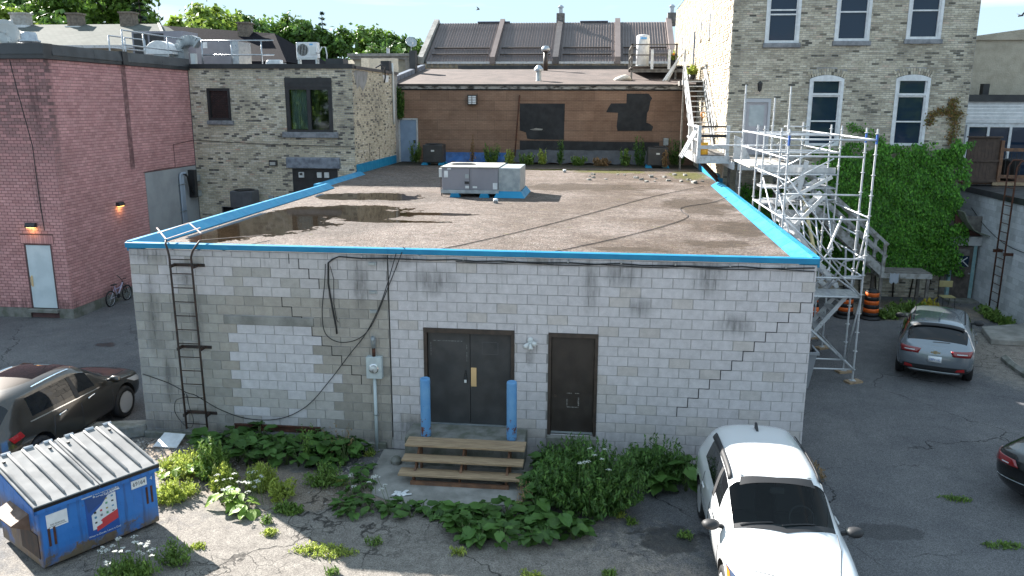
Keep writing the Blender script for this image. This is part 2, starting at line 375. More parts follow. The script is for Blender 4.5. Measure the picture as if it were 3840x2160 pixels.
# ------------------------------------------------------------ concrete block building
def block_mat(name, attr):
    t = NT(name); p = t.pos()
    cs = t.n('ShaderNodeAttribute', attribute_name='Col').outputs[0] if attr else t.n('ShaderNodeObjectInfo').outputs['Color']
    cs = t.scale(cs, t.rng(t.noise(p, 7., 5.), .3, .7, .9, 1.1)); cs = t.scale(cs, t.rng(t.noise(p, 110., 2.), .3, .7, .88, 1.12))
    st = t.blob(p, [(4.85, 0, 3.6, .28, 1, .95), (9.45, 0, 3.65, .24, 1, .85), (10.05, 0, 3.85, .55, 1, .4), (11.7, 0, 3.85, .42, 1, .6), (11.2, 0, 4.12, 1.2, 1, .2), (5.4, 0, 4.05, 1.1, 1, .3), (6.3, 0, 3.6, .7, 1, .4),
        (1.2, 0, 3.5, .26, 1, .22), (.42, 0, 2.7, .25, 1, 1.2), (.62, 0, 1.3, .18, 1, 1.1), (1.35, 0, 2.6, .18, 1, .9), (.4, 0, 4.0, .6, 1, .3), (1.25, 0, 3.82, .4, 1, .12), (10.4, 0, 3.2, .3, 1, .3), (8.28, 0, 2.1, .12, 1, .28), (12.2, 0, 2.9, .5, 1, .3),
        (5.85, 0, .45, .5, 1, .5), (3.0, 0, .1, 3.2, 1, .32), (.5, 0, .2, .8, 1, .5), (1.2, 0, 2.05, .5, 1, .1), (1.2, 0, .62, .5, 1, .1), (8.6, 0, 4.1, .6, 1, .25)])
    nz = t.noise(t.n('ShaderNodeVectorMath', {0: p, 1: (1.6, 1.6, .55)}, operation='MULTIPLY').outputs[0], 4.5, 6., .65)
    strk = t.noise(t.n('ShaderNodeVectorMath', {0: p, 1: (7., 7., .5)}, operation='MULTIPLY').outputs[0], 1.6, 5., .6)
    edge = t.math('MULTIPLY', t.rng(p_z(t, p), 3.35, 4.1), t.rng(strk, .5, .7, 0., .75))
    f = t.rng(t.math('MULTIPLY', t.math('MULTIPLY', st, t.rng(nz, .25, .6, .3, 1.)), t.rng(strk, .3, .62, .35, 1.)), .08, .8, 0., .6)
    f = t.math('MAXIMUM', f, t.math('MULTIPLY', edge, t.rng(nz, .4, .6, .1, .6)))
    blot = t.math('ADD', t.rng(t.noise(p, 1.1, 6., .7), .56, .72, 0., .25), t.rng(t.noise(p, 3.7, 6., .75), .66, .69, 0., .3)); cs = t.mix(blot, cs, c4((.20, .185, .165)))
    cs = t.mix(f, cs, c4((.075, .073, .068)))
    grime = t.rng(p_z(t, p), .75, 0., 0., .42); cs = t.mix(t.math('MULTIPLY', grime, t.rng(nz, .3, .6)), cs, c4((.10, .105, .115)))
    return t.out(cs, .88, 0, .25, t.bump(t.math('ADD', t.noise(p, 160., 3.), t.math('MULTIPLY', t.noise(p, 25., 4.), .6)), .45, .006))
def p_z(t, p): return t.n('ShaderNodeSeparateXYZ', {0: p}).outputs[2]
M_blk1 = block_mat('block_single', False); M_blk2 = block_mat('block_many', True)
B = thing('block_building', 'low grey concrete block building with bright blue roof edging and gravel roof', 'building', (6.8, 8, 0))
def blkcol(u, z):
    r = RND.random(); v = RND.uniform(.955, 1.045)
    if u < 5.43:
        if z > 3.22: c = (.385, .375, .38) if r < .85 else (.31, .30, .285)
        else:
            inf = (1.98 if int(z/.2) % 2 else 2.12) < u < (3.95 if z > 1.6 else 4.2) and z < 2.57
            if inf: c = (.415, .415, .44) if (z > 1.15 or r < .45) else (.33, .325, .32)
            else: c = (.285, .27, .245) if r < .7 else (.235, .225, .205)
            if u < 1.9 and not inf: c = (c[0]*.97, c[1]*1.0, c[2]*1.02)
            if z < .6: c = tuple(k*.9 for k in c)
    else:
        c = (.43, .42, .435) if r < .92 else (.395, .375, .365)
        if z < 1.0: c = tuple(k*.95 for k in c)
        if 9.7 < u < 13.6 and z < 1.6 and r > .75: c = (.40, .385, .38)
    return tuple(k*v*w_ for k, w_ in zip(c, (1.34, 1.29, 1.26)))
DD = (6.12, 7.96, .57, 2.64); SD = (8.64, 9.62, .48, 2.62)
holesw = [(DD[0], DD[1], DD[2], DD[3]), (SD[0], SD[1], SD[2], SD[3])]
wall_with_holes(B, 'front_wall', M_mortar, 0.0, 13.65, .012, .22, -.1, 4.1, holesw)
part('side_wall', M_mortar, B, (.012, .22, .22, 12.3, -.1, 4.08)); part('side_wall', M_mortar, B, (-.48, -.3, 12.3, 17.88, -.1, 4.08), (-.48, .22, 12.28, 12.3, -.1, 4.08))
part('side_wall', M_mortar, B, (13.44, 13.638, .22, 15.5, -.1, 4.08))
LINT = (1.93, 3.85, 2.57, 2.76); BEAM = (1.98, 3.88, .25, .4)
masonry(B, 'block', (0, .012, -.02), (1, 0, 0), (0, -1, 0), 5.42, .0, 4.13, .4, .2, .008, .012, [M_blk1, M_blk2],
        holes=[(LINT[0], LINT[1], LINT[2]+.02, LINT[3]+.02), (BEAM[0], BEAM[1], BEAM[2]+.02, BEAM[3]+.02)], singles=110, jit=.0025, colf=blkcol, uoff=.2)
masonry(B, 'block', (5.435, .012, -.02), (1, 0, 0), (0, -1, 0), 8.215, .0, 4.13, .4, .2, .008, .012, [M_blk1, M_blk2],
        holes=[(h[0]-5.435, h[1]-5.435, h[2]+.02, h[3]+.02) for h in holesw]+[(8.64-5.435, 9.62-5.435, .27, .5)], singles=190, jit=.0025, colf=lambda u, z: blkcol(u+5.435, z), uoff=.025)
masonry(B, 'block', (13.638, 0.0, -.02), (0, 1, 0), (1, 0, 0), 15.5, 0, 4.13, .4, .2, .008, .012, [M_blk1, M_blk2], singles=0, colf=lambda u, z: blkcol(9, 2))
masonry(B, 'block', (.012, 0.0, -.02), (0, 1, 0), (-1, 0, 0), 12.28, 0, 4.13, .4, .2, .008, .012, [M_blk1, M_blk2], singles=0, colf=lambda u, z: blkcol(.5, 1))
part('lintel', M_conc, B, (LINT[0]+.005, LINT[1]-.005, -.012, .03, LINT[2]+.005, LINT[3]-.005), bevel=.008)
part('steel_beam', M_rust, B, (BEAM[0]+.01, BEAM[1]-.01, -.03, .03, BEAM[2]+.01, BEAM[2]+.03), (BEAM[0]+.01, BEAM[1]-.01, -.03, .03, BEAM[3]-.03, BEAM[3]-.01), (BEAM[0]+.01, BEAM[1]-.01, .0, .03, BEAM[2]+.03, BEAM[3]-.03))
part('control_joint', M_cable, B, (5.421, 5.434, -.004, .011, .25, 4.1))
# foundation toe
part('foundation', M_conc_d, B, (-.02, 5.3, -.09, .011, -.1, .14), bevel=.02)
# stepped cracks: thin dark joints following the courses
def stepped(name, x, z, n, dx, first=.2):
    m = MB(); 
    for i in range(n):
        m.box(x-.007, x+.007, -.004, .01, z-.2, z); z -= .2
        if i < n-1: m.box(min(x, x+dx), max(x, x+dx), -.004, .01, z-.004, z+.004)
        x += dx
    return m.build(name, M_cable, B)
stepped('crack', 13.61, 3.58, 13, -.2)
stepped('crack', 3.4, 4.08, 1, .2); stepped('crack', 3.6, 3.98, 3, .2); stepped('crack', 3.2, 3.18, 9, .2)
# roof: gravel sheet and edging
def roof_material():
    t = NT('gravel_roof'); p = t.pos()
    v1 = t.n('ShaderNodeTexVoronoi', {'Vector': p, 'Scale': 34.}); vc = t.n('ShaderNodeSeparateColor', {0: v1.outputs['Color']})
    stone = t.mix(vc.outputs[0], c4((.30, .235, .215)), c4((.52, .46, .43)))
    stone = t.mix(t.rng(vc.outputs[1], .8, .9), stone, c4((.62, .60, .58)))
    stone = t.scale(stone, t.rng(t.noise(p, 120., 2.), .3, .7, .8, 1.2))
    nb = t.noise(p, .45, 6., .6)
    dirt = t.math('MULTIPLY', t.rng(nb, .38, .58), t.rng(t.n('ShaderNodeSeparateXYZ', {0: p}).outputs[0], 3., 12., .25, 1.))
    c = t.mix(t.math('MULTIPLY', dirt, .95), stone, t.mix(1., t.scale(stone, .5), c4((1., .88, .74)), 'MULTIPLY'))
    br = t.blob(p, [(12.2, 2.2, 4.1, 1.3, .9, 9), (13.0, 4.5, 4.1, .9, 2.2, 9), (12.5, 9, 4.1, 1.6, 3.5, 9), (10.2, 1.3, 4.1, 1.4, .5, 9), (9, 14, 4.1, 4, 2.2, 9)])
    c = t.mix(t.math('MULTIPLY', t.rng(t.math('ADD', br, t.math('MULTIPLY', t.math('SUBTRACT', t.noise(p, 2.3, 5.), .5), 1.6)), .45, .7), .8), c, c4((.12, .085, .055)))
    moss = t.blob(p, [(10.2, 21.0, 4.1, 2.6, 1.3, 9), (13.2, 19.5, 4.1, 1.1, 3.0, 9), (7.5, 21.6, 4.1, 2.0, .7, 9), (5.2, 21.6, 4.1, 1.2, .5, 9)])
    mn = t.rng(t.math('ADD', moss, t.math('MULTIPLY', t.math('SUBTRACT', t.noise(p, 3.5, 5.), .5), 2.2)), .35, .6)
    c = t.mix(mn, c, t.mix(t.noise(p, 6., 3.), c4((.13, .15, .03)), c4((.30, .29, .07))))
    wet = t.blob(p, [(2.6, 4.6, 4.1, 3.6, 4.6, 9), (3.2, 10.0, 4.1, 3.4, 2.6, 9)])
    c = t.scale(c, t.rng(t.math('ADD', wet, t.math('MULTIPLY', t.math('SUBTRACT', t.noise(p, 1.1, 5.), .5), .9)), .42, .62, 1., .7))
    c = t.scale(c, t.rng(t.n('ShaderNodeSeparateColor', {0: t.n('ShaderNodeTexVoronoi', {'Vector': p, 'Scale': 11.}).outputs['Color']}).outputs[1], 0, 1, .8, 1.2))
    c = t.scale(c, t.rng(t.noise(p, 2.2, 6., .7), .35, .65, .8, 1.15))
    c = t.mix(1., t.scale(c, .345), c4((1., .93, .87)), 'MULTIPLY')
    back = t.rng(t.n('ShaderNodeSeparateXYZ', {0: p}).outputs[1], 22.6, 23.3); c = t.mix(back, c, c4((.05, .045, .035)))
    return t.out(c, .9, 0, .25, t.bump(t.math('SUBTRACT', 1., v1.outputs['Distance']), .8, .02))
M_roof = roof_material()
rf = MB()
prof = [(0.1, .1), (.1, 12.2), (-.4, 12.3), (-.4, 17.9), (-.62, 17.92), (-.62, 25.45), (14.08, 25.45), (14.08, 15.7), (13.88, 15.5), (13.55, .1)]
rf.prism(prof, 'z', 3.9, 4.1); rf.build('gravel_roof', M_roof, B)
# blue edging pieces, each a lapped length of folded sheet
def edge_y(name, pts, x0, y0, x1, y1, n, flip):
    """sheet profile pts (offset inward, z) swept along the line (x0,y0)-(x1,y1) in n lapped pieces"""
    for i in range(n):
        a, b = i/n, (i+1)/n-.0012
        m = MB(); P = []
        for tt in (a, b):
            X, Y_ = x0+(x1-x0)*tt, y0+(y1-y0)*tt
            P.append([(X+flip*o_, Y_, z) for o_, z in pts])
        k = len(pts); vs_ = P[0]+P[1]
        m.add(vs_, [tuple(range(k)), tuple(range(2*k-1, k-1, -1))]+[(j, j+k, (j+1) % k+k, (j+1) % k) for j in range(k)])
        m.build('coping_piece', M_blue, B)
lp = [(-.04, 4.06), (-.04, 4.265), (.07, 4.27), (.29, 4.125), (.29, 4.06)]
edge_y('l', lp, 0, .02, 0, 12.25, 5, 1); edge_y('l', [(o_, z-.04) for o_, z in lp], -.45, 12.32, -.5, 17.86, 2, 1)
rp = [(-.05, 4.06), (-.05, 4.25), (.09, 4.26), (.31, 4.13), (.31, 4.06)]
edge_y('r', rp, 13.65, .02, 13.93, 15.1, 8, -1); 
for i in range(5):   # front edge
    a, b = 13.72/5*i-.04, 13.72/5*(i+1)-.043
    m = MB(); m.prism([(-.045, 4.135), (-.045, 4.235), (.015, 4.25), (.10, 4.24), (.12, 4.14), (.12, 4.135)], 'x', a, b); m.build('coping_piece', M_blue, B)
part('upstand', M_blue, B, (-.635, -.60, 17.95, 24.6, 4.11, 4.5)); part('upstand', M_blue, B, (14.02, 14.06, 16.2, 22.9, 4.11, 4.42)); part('upstand', M_blue, B, (13.86, 14.08, 15.42, 15.48, 4.11, 4.36))
# puddle of standing water
M_water = NT('standing_water')
_g = M_water.n('ShaderNodeBsdfGlossy', {0: (1, 1, 1, 1), 'Roughness': .045}).outputs[0]; _t = M_water.n('ShaderNodeBsdfTransparent', {0: (.66, .58, .46, 1)}).outputs[0]
M_water.n('ShaderNodeOutputMaterial', {0: M_water.n('ShaderNodeMixShader', {0: M_water.math('MULTIPLY', M_water.n('ShaderNodeFresnel', {0: 1.3}).outputs[0], .8), 1: _t, 2: _g}).outputs[0]}); M_water = M_water.m
def water_field(x, y):
    def e(cx, cy, rx, ry): return 1-((x-cx)/rx)**2-((y-cy)/ry)**2
    b = np.maximum.reduce([e(1.6, 4.0, 1.6, 3.0), e(2.7, 6.0, 2.0, 1.6), e(2.1, 9.9, 1.9, 1.0), e(4.2, 4.6, 1.5, .25), e(4.6, 6.1, 1.8, .3), e(1.1, 2.0, .8, 1.2)])
    def vn(f, seed):
        g_ = np.random.default_rng(seed).random((220, 220)); X_, Y_ = x*f+20, y*f*1.0+20; i_, j_ = np.floor(X_).astype(int), np.floor(Y_).astype(int); u, v_ = X_-i_, Y_-j_; u = u*u*(3-2*u); v_ = v_*v_*(3-2*v_)
        i_ %= 219; j_ %= 219
        return (g_[i_, j_]*(1-u)+g_[i_+1, j_]*u)*(1-v_)+(g_[i_, j_+1]*(1-u)+g_[i_+1, j_+1]*u)*v_-.5
    n = vn(.8, 1)*1.1+vn(2.1, 2)*.6+vn(5.5, 3)*.45+vn(14., 4)*.35
    return b+n*.75-.12
cs_ = .035; gx = np.arange(.42, 7.2, cs_); gy = np.arange(.25, 12.2, cs_); XX, YY = np.meshgrid(gx, gy); WF = water_field(XX+cs_/2, YY+cs_/2) > 0
idx = np.argwhere(WF); V = []; 
for dx, dy in ((0, 0), (1, 0), (1, 1), (0, 1)): V.append(np.stack([gx[0]+(idx[:, 1]+dx)*cs_, gy[0]+(idx[:, 0]+dy)*cs_, np.full(len(idx), 4.104)], -1))
V = np.stack(V, 1).reshape(-1, 3); po = npmesh('puddle', V, np.arange(len(V)).reshape(-1, 4), M_water); tag(po, 'brown rain puddle standing on the left half of the gravel roof', 'puddle', kind='stuff')

# doors in the front wall
def doorframe(o_, x0, x1, z0, z1, w_=.09):
    part('door_frame', M_brownsteel, o_, (x0, x0+w_*.75, -.02, .2, z0, z1), (x1-w_*.75, x1, -.02, .2, z0, z1), (x0+w_*.75, x1-w_*.75, -.02, .2, z1-w_, z1))
doorframe(B, *DD); doorframe(B, *SD, w_=.08)
part('door_recess', M_black, B, (DD[0], DD[1], .2, .23, DD[2], DD[3]), (SD[0], SD[1], .2, .23, SD[2], SD[3]))
for (a, b) in ((6.195, 7.055), (7.063, 7.885)):
    d = part('door', M_doorgrey, B, (a, b, .05, .095, .61, 2.545), bevel=.004)
    if a < 7:
        tr = MB()
        for (x0, x1, z0, z1) in ((6.30, 6.9, 2.36, 2.375), (6.25, 6.265, 2.05, 2.33), (6.985, 7.0, 2.2, 2.3), (6.985, 7.0, 1.95, 2.14)): tr.box(x0, x1, .047, .05, z0, z1)
        tr.build('tape_trace', mat('tape_trace', (.2, .2, .2), (.06, .06, .06), .8, ns=25), d)
    else:
        part('cover_plate', M_brass, d, (7.075, 7.185, .042, .05, 1.42, 1.82))
        tr = MB()
        for (x0, x1, z0, z1) in ((7.3, 7.6, 2.36, 2.37), (7.3, 7.31, 2.12, 2.36), (7.62, 7.63, 2.12, 2.36), (7.3, 7.62, 2.11, 2.12)): tr.box(x0, x1, .047, .05, z0, z1)
        tr.build('tape_trace', mat('tape_faint', (.085, .087, .09), None, .8), d)
m = MB(); m.box(6.2, 7.88, .01, .05, .585, .605); m.build('threshold', M_galvdull, B)
kb = thing('key_lockbox', 'small grey combination lockbox hanging on the left door leaf', 'lockbox', (6.97, .03, 1.55))
part('case', M_black, kb, (6.93, 7.0, .005, .046, 1.5, 1.62), bevel=.008); part('dial_cover', M_plastic, kb, (6.94, 6.99, .0, .006, 1.505, 1.57), bevel=.004)
m = MB(); m.tube([(6.945, .03, 1.62), (6.945, .03, 1.68), (6.965, .03, 1.71), (6.985, .03, 1.68), (6.985, .03, 1.62)], .006, 6); m.build('shackle', M_black, kb)
m = MB(); m.box(6.955, 6.975, .02, .05, 1.69, 1.76); m.build('hasp', M_black, kb)
d = part('door', M_doorbrown, B, (8.705, 9.555, .03, .075, .53, 2.535), bevel=.004)
m = MB()
for (x0, x1, z0, z1) in ((9.02, 9.12, 1.36, 1.375), (9.19, 9.27, 1.36, 1.375), (9.02, 9.035, 1.08, 1.24), (9.245, 9.27, 1.1, 1.28), (9.03, 9.26, 1.065, 1.08)): m.box(x0, x1, .027, .03, z0, z1)
m.build('tape_trace', mat('tape_trace2', (.27, .255, .24), (.08, .07, .06), .8, ns=30), d)
part('kick_strip', M_galvdull, d, (8.71, 9.55, .02, .03, .505, .545)); part('hinge', M_brownsteel, d, (9.55, 9.575, .018, .03, 2.2, 2.32)); part('hinge', M_brownsteel, d, (9.55, 9.575, .018, .03, .75, .87))
m = MB(); m.lathe([(.0, -.006), (.03, -.006), (.03, .01)], (8.79, .02, 1.3), 10, 'y'); m.build('lock_plate', M_brownsteel, d)
s = part('door_sill', M_conc_d, B, (8.63, 9.64, -.16, .012, .25, .475), bevel=.012)
part('sill_edge', M_white, s, (8.64, 9.63, -.13, .01, .16, .25)); part('sill_edge', M_rust, s, (8.62, 8.9, -.14, .01, .14, .165)); part('sill_edge', M_rust, s, (9.4, 9.645, -.14, .01, .14, .165))
for z in (3.92, 3.34, 2.94):
    m = MB(); m.box(5.04, 5.2, -.03, .01, z-.03, z+.03); m.box(5.07, 5.17, -.05, -.03, z-.015, z+.02); m.build('wall_bracket', M_galvdull, B)
# ------------------------------------------------------------ things on and before the front wall
ld = thing('wall_ladder', 'dark rusty iron ladder fixed to the left part of the block wall', 'ladder', (1.24, -.2, .34))
yl = -.2
def rail(x0, x1, nm):
    s_ = -1 if x0 < 1.2 else 1
    pts = [(x0, yl, .3), (x0+(x1-x0)*.5, yl, 2.1), (x1, yl, 3.85), (x1-s_*-.0, yl, 4.0), (x1+s_*.03, yl+.02, 4.12), (x1+s_*.10, yl+.08, 4.24), (x1+s_*.13, yl+.16, 4.31)]
    m = MB(); m.tube(pts, .022, 8); return m.build('rail', M_rustblack, ld, True)
rail(1.02, .985, 'l'); rail(1.48, 1.445, 'r')
for i in range(13):
    z = .42+i*.294
    m = MB(); m.cyl((1.02-.035*z/4, yl, z), (1.48-.035*z/4, yl, z), .011, n=6); m.build('rung', M_rustblack, ld)
for z in (3.8, 2.06, .6):
    m = MB(); m.box(.96, 1.62, -.02, .012, z-.03, z+.03); m.box(.97, 1.0, yl-.02, -.02, z-.03, z+.03); m.box(1.46, 1.49, yl-.02, -.02, z-.03, z+.03)
    m.build('bracket', M_rustblack, ld)
m = MB(); zt = 4.33   # flat bar loops resting on the roof edge
for a, b in (((.86, -.05), (.30, .62)), ((1.2, .75), (.62, 1.38)), ((.30, .62), (.62, 1.38)), ((.86, -.05), (1.2, .75))): m.bar((a[0], a[1], zt), (b[0], b[1], zt+.12*(b[1] > .6)), .03, .012)
m.build('top_loop', mat('pink_primer', (.42, .33, .30), (.3, .22, .19), .7, ns=8), ld)
m = MB(); m.bar((1.57, -.05, 4.32), (2.3, 1.5, 4.2), .035, .012); m.build('stay_bar', M_rustblack, ld)

mt = thing('electric_meter', 'grey electric meter box with glass dial and white conduit on the wall', 'electric meter', (5.1, -.1, 1.56))
part('meter_box', mat('meter_grey', (.50, .56, .57), (.42, .47, .48), .5, ns=8), mt, (4.95, 5.27, -.14, -.005, 1.56, 2.02), bevel=.008)
m = MB(); m.lathe([(.085, -.15), (.085, -.2), (.07, -.225), (.0, -.232)], (5.11, 0, 1.78), 20, 'y'); m.build('meter_dial', mat('meter_glass', (.55, .56, .55), (.2, .2, .2), .15, ns=12), mt, True)
m = MB(); m.lathe([(.1, -.14), (.1, -.155), (.085, -.16)], (5.11, 0, 1.78), 20, 'y'); m.build('dial_ring', M_chrome, mt)
m = MB(); m.tube([(5.1, -.07, 1.56), (5.1, -.07, 0.0)], .035, 10); m.build('conduit', mat('pale_conduit', (.48, .54, .56), None, .45), mt, True)
m = MB(); m.box(5.05, 5.15, -.11, -.02, .75, .77); m.build('strap', M_galv, mt)
m = MB(); m.tube([(5.1, -.07, 2.02), (5.1, -.07, 2.2)], .035, 10); m.build('mast', M_rust, mt, True)
m = MB(); m.tube([(5.1, -.07, 2.2), (5.1, -.08, 2.36), (5.11, -.12, 2.42), (5.11, -.17, 2.36)], [.04, .055, .05, .03], 10); m.build('weatherhead', M_galvdull, mt, True)

def cable(name, label, pts, r=.009, mtl=None, sub=6):
    P = [Vector(p) for p in pts]; out = []
    for i in range(len(P)-1):     # Catmull-Rom
        a, b, c, d_ = P[max(i-1, 0)], P[i], P[i+1], P[min(i+2, len(P)-1)]
        for k in range(sub):
            t = k/sub; out.append(.5*((2*b)+(-a+c)*t+(2*a-5*b+4*c-d_)*t*t+(-a+3*b-3*c+d_)*t**3))
    out.append(P[-1]); m = MB(); m.tube(out, r, 5); o = m.build(name, mtl or M_cable, None, True); return tag(o, label, 'cable')
cable('service_cable', 'thin black cable sagging across the block wall behind the ladder', [(.05, -.03, 1.42), (.6, -.04, 1.25), (1.1, -.22, 1.12), (1.3, -.2, 1.05), (1.7, -.03, .7), (2.3, -.03, .52), (3.0, -.03, .55), (3.6, -.03, .85), (4.1, -.03, 1.4), (4.6, -.03, 2.05), (4.95, -.03, 2.5), (5.3, -.03, 3.2), (5.62, -.06, 4.15)])
cable('service_cable', 'second black cable dropping from the roof edge to the meter loop', [(5.74, -.06, 4.18), (5.45, -.04, 3.5), (5.1, -.04, 2.72), (4.8, -.04, 2.38), (4.4, -.04, 2.28), (4.1, -.04, 2.45), (4.05, -.04, 2.9), (4.13, -.04, 3.5), (4.17, -.05, 3.9)])
cable('coiled_cable', 'coil of black cable tied to the ladder near its foot', [(1.1, -.23, 1.1), (1.14, -.23, .8), (1.2, -.22, .5), (1.1, -.2, .32), (.85, -.05, .36), (.7, -.04, .6), (.74, -.04, .85), (1.0, -.2, 1.0), (1.08, -.23, 1.12)], .007)
cb = thing('eave_cable', 'black cable run clipped under the blue front roof edge with a hanging tail', 'cable', (9, -.05, 4.05))
def polycable(P, r, parent):
    m = MB(); m.tube([Vector(p) for p in P], r, 5); return m.build('run', M_cable, parent, True)
polycable([(4.32, -.02, 4.0)]+[(4.45+i*.46, -.025, 4.055-.03*abs(math.sin(i*1.3))) for i in range(20)]+[(13.6, -.03, 4.06)], .013, cb)
polycable([(6.8+i*.4, -.03, 4.03-.035*abs(math.sin(i*.8+.5))) for i in range(18)], .009, cb)
polycable([(4.32, -.02, 4.0), (4.22, -.02, 3.92), (4.2, -.02, 3.5), (4.26, -.02, 3.0), (4.32, -.02, 2.6), (4.33, -.02, 2.45)], .018, cb)
polycable([(4.26, -.03, 3.85), (4.32, -.03, 3.6), (4.3, -.03, 3.1), (4.34, -.03, 2.75), (4.38, -.03, 2.7)], .007, cb)
for i in range(9):
    m = MB(); m.box(4.9+i*1.02, 4.93+i*1.02, -.045, .0, 4.045, 4.085); m.build('clip', M_galv, cb)

fl = thing('flood_light', 'white triple-head flood light between the two doors', 'wall lamp', (8.28, -.1, 2.4))
m = MB(); m.lathe([(.06, 0), (.06, -.03), (.03, -.05), (.0, -.05)], (8.28, 0, 2.46), 12, 'y'); m.build('base', M_plastic, fl, True)
for dx, dz in ((-.09, -.10), (.02, -.13), (.11, -.04)):
    a = Vector((8.28, -.05, 2.45)); b = Vector((8.28+dx, -.14, 2.45+dz))
    m = MB(); m.tube([a, a+(b-a)*.4, a+(b-a)*.5, b, b+(b-a)*.15], [.015, .02, .035, .05, .03], 10); m.build('lamp_head', M_plastic, fl, True)

# landing, steps, bollards
ldg = thing('concrete_landing', 'rough grey concrete landing below the double doors', 'landing', (7.1, -.4, 0))
m = MB(); m.box(5.86, 8.24, -.76, -.002, 0, .60); o = m.build('slab', M_conc_d, ldg, bevel=.03, seg=2)
ap = MB(); ap.prism([(5.25, -.1), (5.3, -1.1), (5.55, -2.05), (6.3, -2.5), (7.3, -2.5), (8.1, -2.15), (8.7, -1.7), (8.6, -.05)], 'z', -.05, .02)
tag(ap.build('concrete_pad', M_conc, None, bevel=.008), 'pale concrete pad on the ground under the wooden steps', 'concrete pad', kind='structure')
stp = thing('wooden_steps', 'three weathered plank steps up to the double doors', 'steps', (7.1, -1.3, .02))
for (x0, x1, y0, y1, z) in ((5.97, 8.29, -.99, -.80, .64), (5.97, 8.29, -1.19, -1.0, .635), (5.96, 8.28, -1.42, -1.13, .43), (5.93, 8.26, -1.62, -1.32, .225)):
    part('tread', M_wood, stp, (x0, x1, y0, y1, z-.04, z), bevel=.004)
for x in (6.22, 7.1, 7.98):
    m = MB(); m.bar((x, -1.56, .10), (x, -.80, .6), .04, .1); m.box(x-.02, x+.02, -1.55, -1.48, .02, .19); m.box(x-.02, x+.02, -1.3, -1.22, .02, .39); m.box(x-.02, x+.02, -.9, -.8, .02, .58); m.build('stringer', M_wood_red, stp)
part('base_rail', M_wood_red, stp, (6.17, 8.04, -1.62, -1.56, .02, .09))
def bollmat():
    t = NT('chipped_blue'); p = t.obj(); nz = t.noise(p, 9., 6., .7); z = p_z(t, p)
    f = t.rng(t.math('ADD', nz, t.rng(z, .6, 1.4, .14, -.1)), .62, .66)
    c = t.mix(f, t.mix(t.rng(t.noise(p, 3., 4.), .4, .6), c4((.10, .27, .52)), c4((.15, .33, .56))), c4((.14, .045, .025)))
    return t.out(c, .55, 0, .4, t.bump(f, .3, .004))
M_boll = bollmat()
for x, lb in ((6.27, 'blue bollard with light rust left of the double doors'), (7.98, 'blue bollard with heavy rust chips right of the double doors')):
    m = MB(); m.lathe([(.098, .59), (.1, .62), (.1, 1.75), (.095, 1.79), (.075, 1.80), (.06, 1.79), (.0, 1.785)], (x, -.62, 0), 20); tag(m.build('bollard', M_boll, None, True), lb, 'bollard')
# rooftop unit
M_acg = mat('unit_grey', (.25, .24, .265), (.22, .21, .235), .5, ns=1.5); M_actop = mat('unit_cream', (.50, .475, .42), (.40, .38, .34), .5, ns=3)
ac = thing('rooftop_unit', 'long grey rooftop air handling unit with galvanised end box', 'air conditioner', (5.7, 11.2, 4.1))
part('cabinet', M_acg, ac, (4.52, 6.33, 10.24, 12.15, 4.33, 5.03), bevel=.01)
part('base_rail', M_galvdull, ac, (4.5, 6.36, 10.21, 10.25, 4.22, 4.33)); part('base_rail', M_galvdull, ac, (4.5, 6.36, 12.1, 12.14, 4.22, 4.33)); 
part('lid', M_actop, ac, (4.49, 6.36, 10.2, 12.19, 5.032, 5.065), bevel=.008)
m = MB(); m.lathe([(.42, 0), (.42, .02), (.36, .022), (.36, -.06), (.0, -.06)], (5.05, 11.25, 5.066), 24); m.build('fan_grille', M_black, ac)
part('panel_seam', M_black, ac, (5.42, 5.435, 10.236, 10.241, 4.34, 5.0)); part('corner_post', M_acg, ac, (5.44, 5.48, 10.228, 10.241, 4.34, 5.0))
for (x0, x1, z0, z1, mm) in ((4.6, 4.72, 4.72, 4.93, M_white), (4.7, 4.82, 4.97, 5.02, M_white), (5.28, 5.39, 4.7, 4.83, M_galvdull), (5.28, 5.4, 4.38, 4.46, M_plastic), (5.52, 5.66, 4.39, 4.45, M_plastic), (6.17, 6.31, 4.36, 4.56, M_white), (5.26, 5.4, 4.52, 4.6, M_black)):
    part('sticker', mm, ac, (x0, x1, 10.225, 10.2395, z0, z1))
part('disconnect_box', M_plastic, ac, (4.42, 4.52, 10.28, 10.42, 4.72, 5.0)); m = MB(); m.tube([(4.47, 10.35, 4.72), (4.47, 10.33, 4.4), (4.5, 10.3, 4.12)], .018, 6); m.build('conduit', M_cable, ac)
b = MB(); b.box(6.335, 7.03, 10.30, 12.12, 4.28, 5.03); o = b.build('end_box', M_galvdull, ac, bevel=.006)
m = MB(); m.bar((6.37, 10.297, 5.0), (7.0, 10.297, 4.3), .006, .008); m.bar((6.37, 10.297, 4.3), (7.0, 10.297, 5.0), .006, .008); m.build('cross_break', M_galvdull, o)
m = MB(); a_ = [(6.3, 10.27), (7.06, 10.27), (7.06, 12.15), (6.3, 12.15)]; b_ = [(6.22, 10.08), (7.2, 10.08), (7.2, 12.3), (6.22, 12.3)]
m.add([(x, y, 4.3) for x, y in a_]+[(x, y, 4.105) for x, y in b_], [(i, (i+1) % 4, (i+1) % 4+4, i+4) for i in range(4)]); m.build('curb_flashing', M_blue, ac)
for x in (4.95, 5.9): 
    m = MB(); m.prism([(x-.16, 4.1), (x+.16, 4.1), (x+.12, 4.22), (x-.12, 4.22)], 'y', 10.1, 10.4); m.build('support', M_blue, ac)
part('timber', M_greywood, ac, (4.4, 6.2, 10.9, 11.1, 4.1, 4.215))
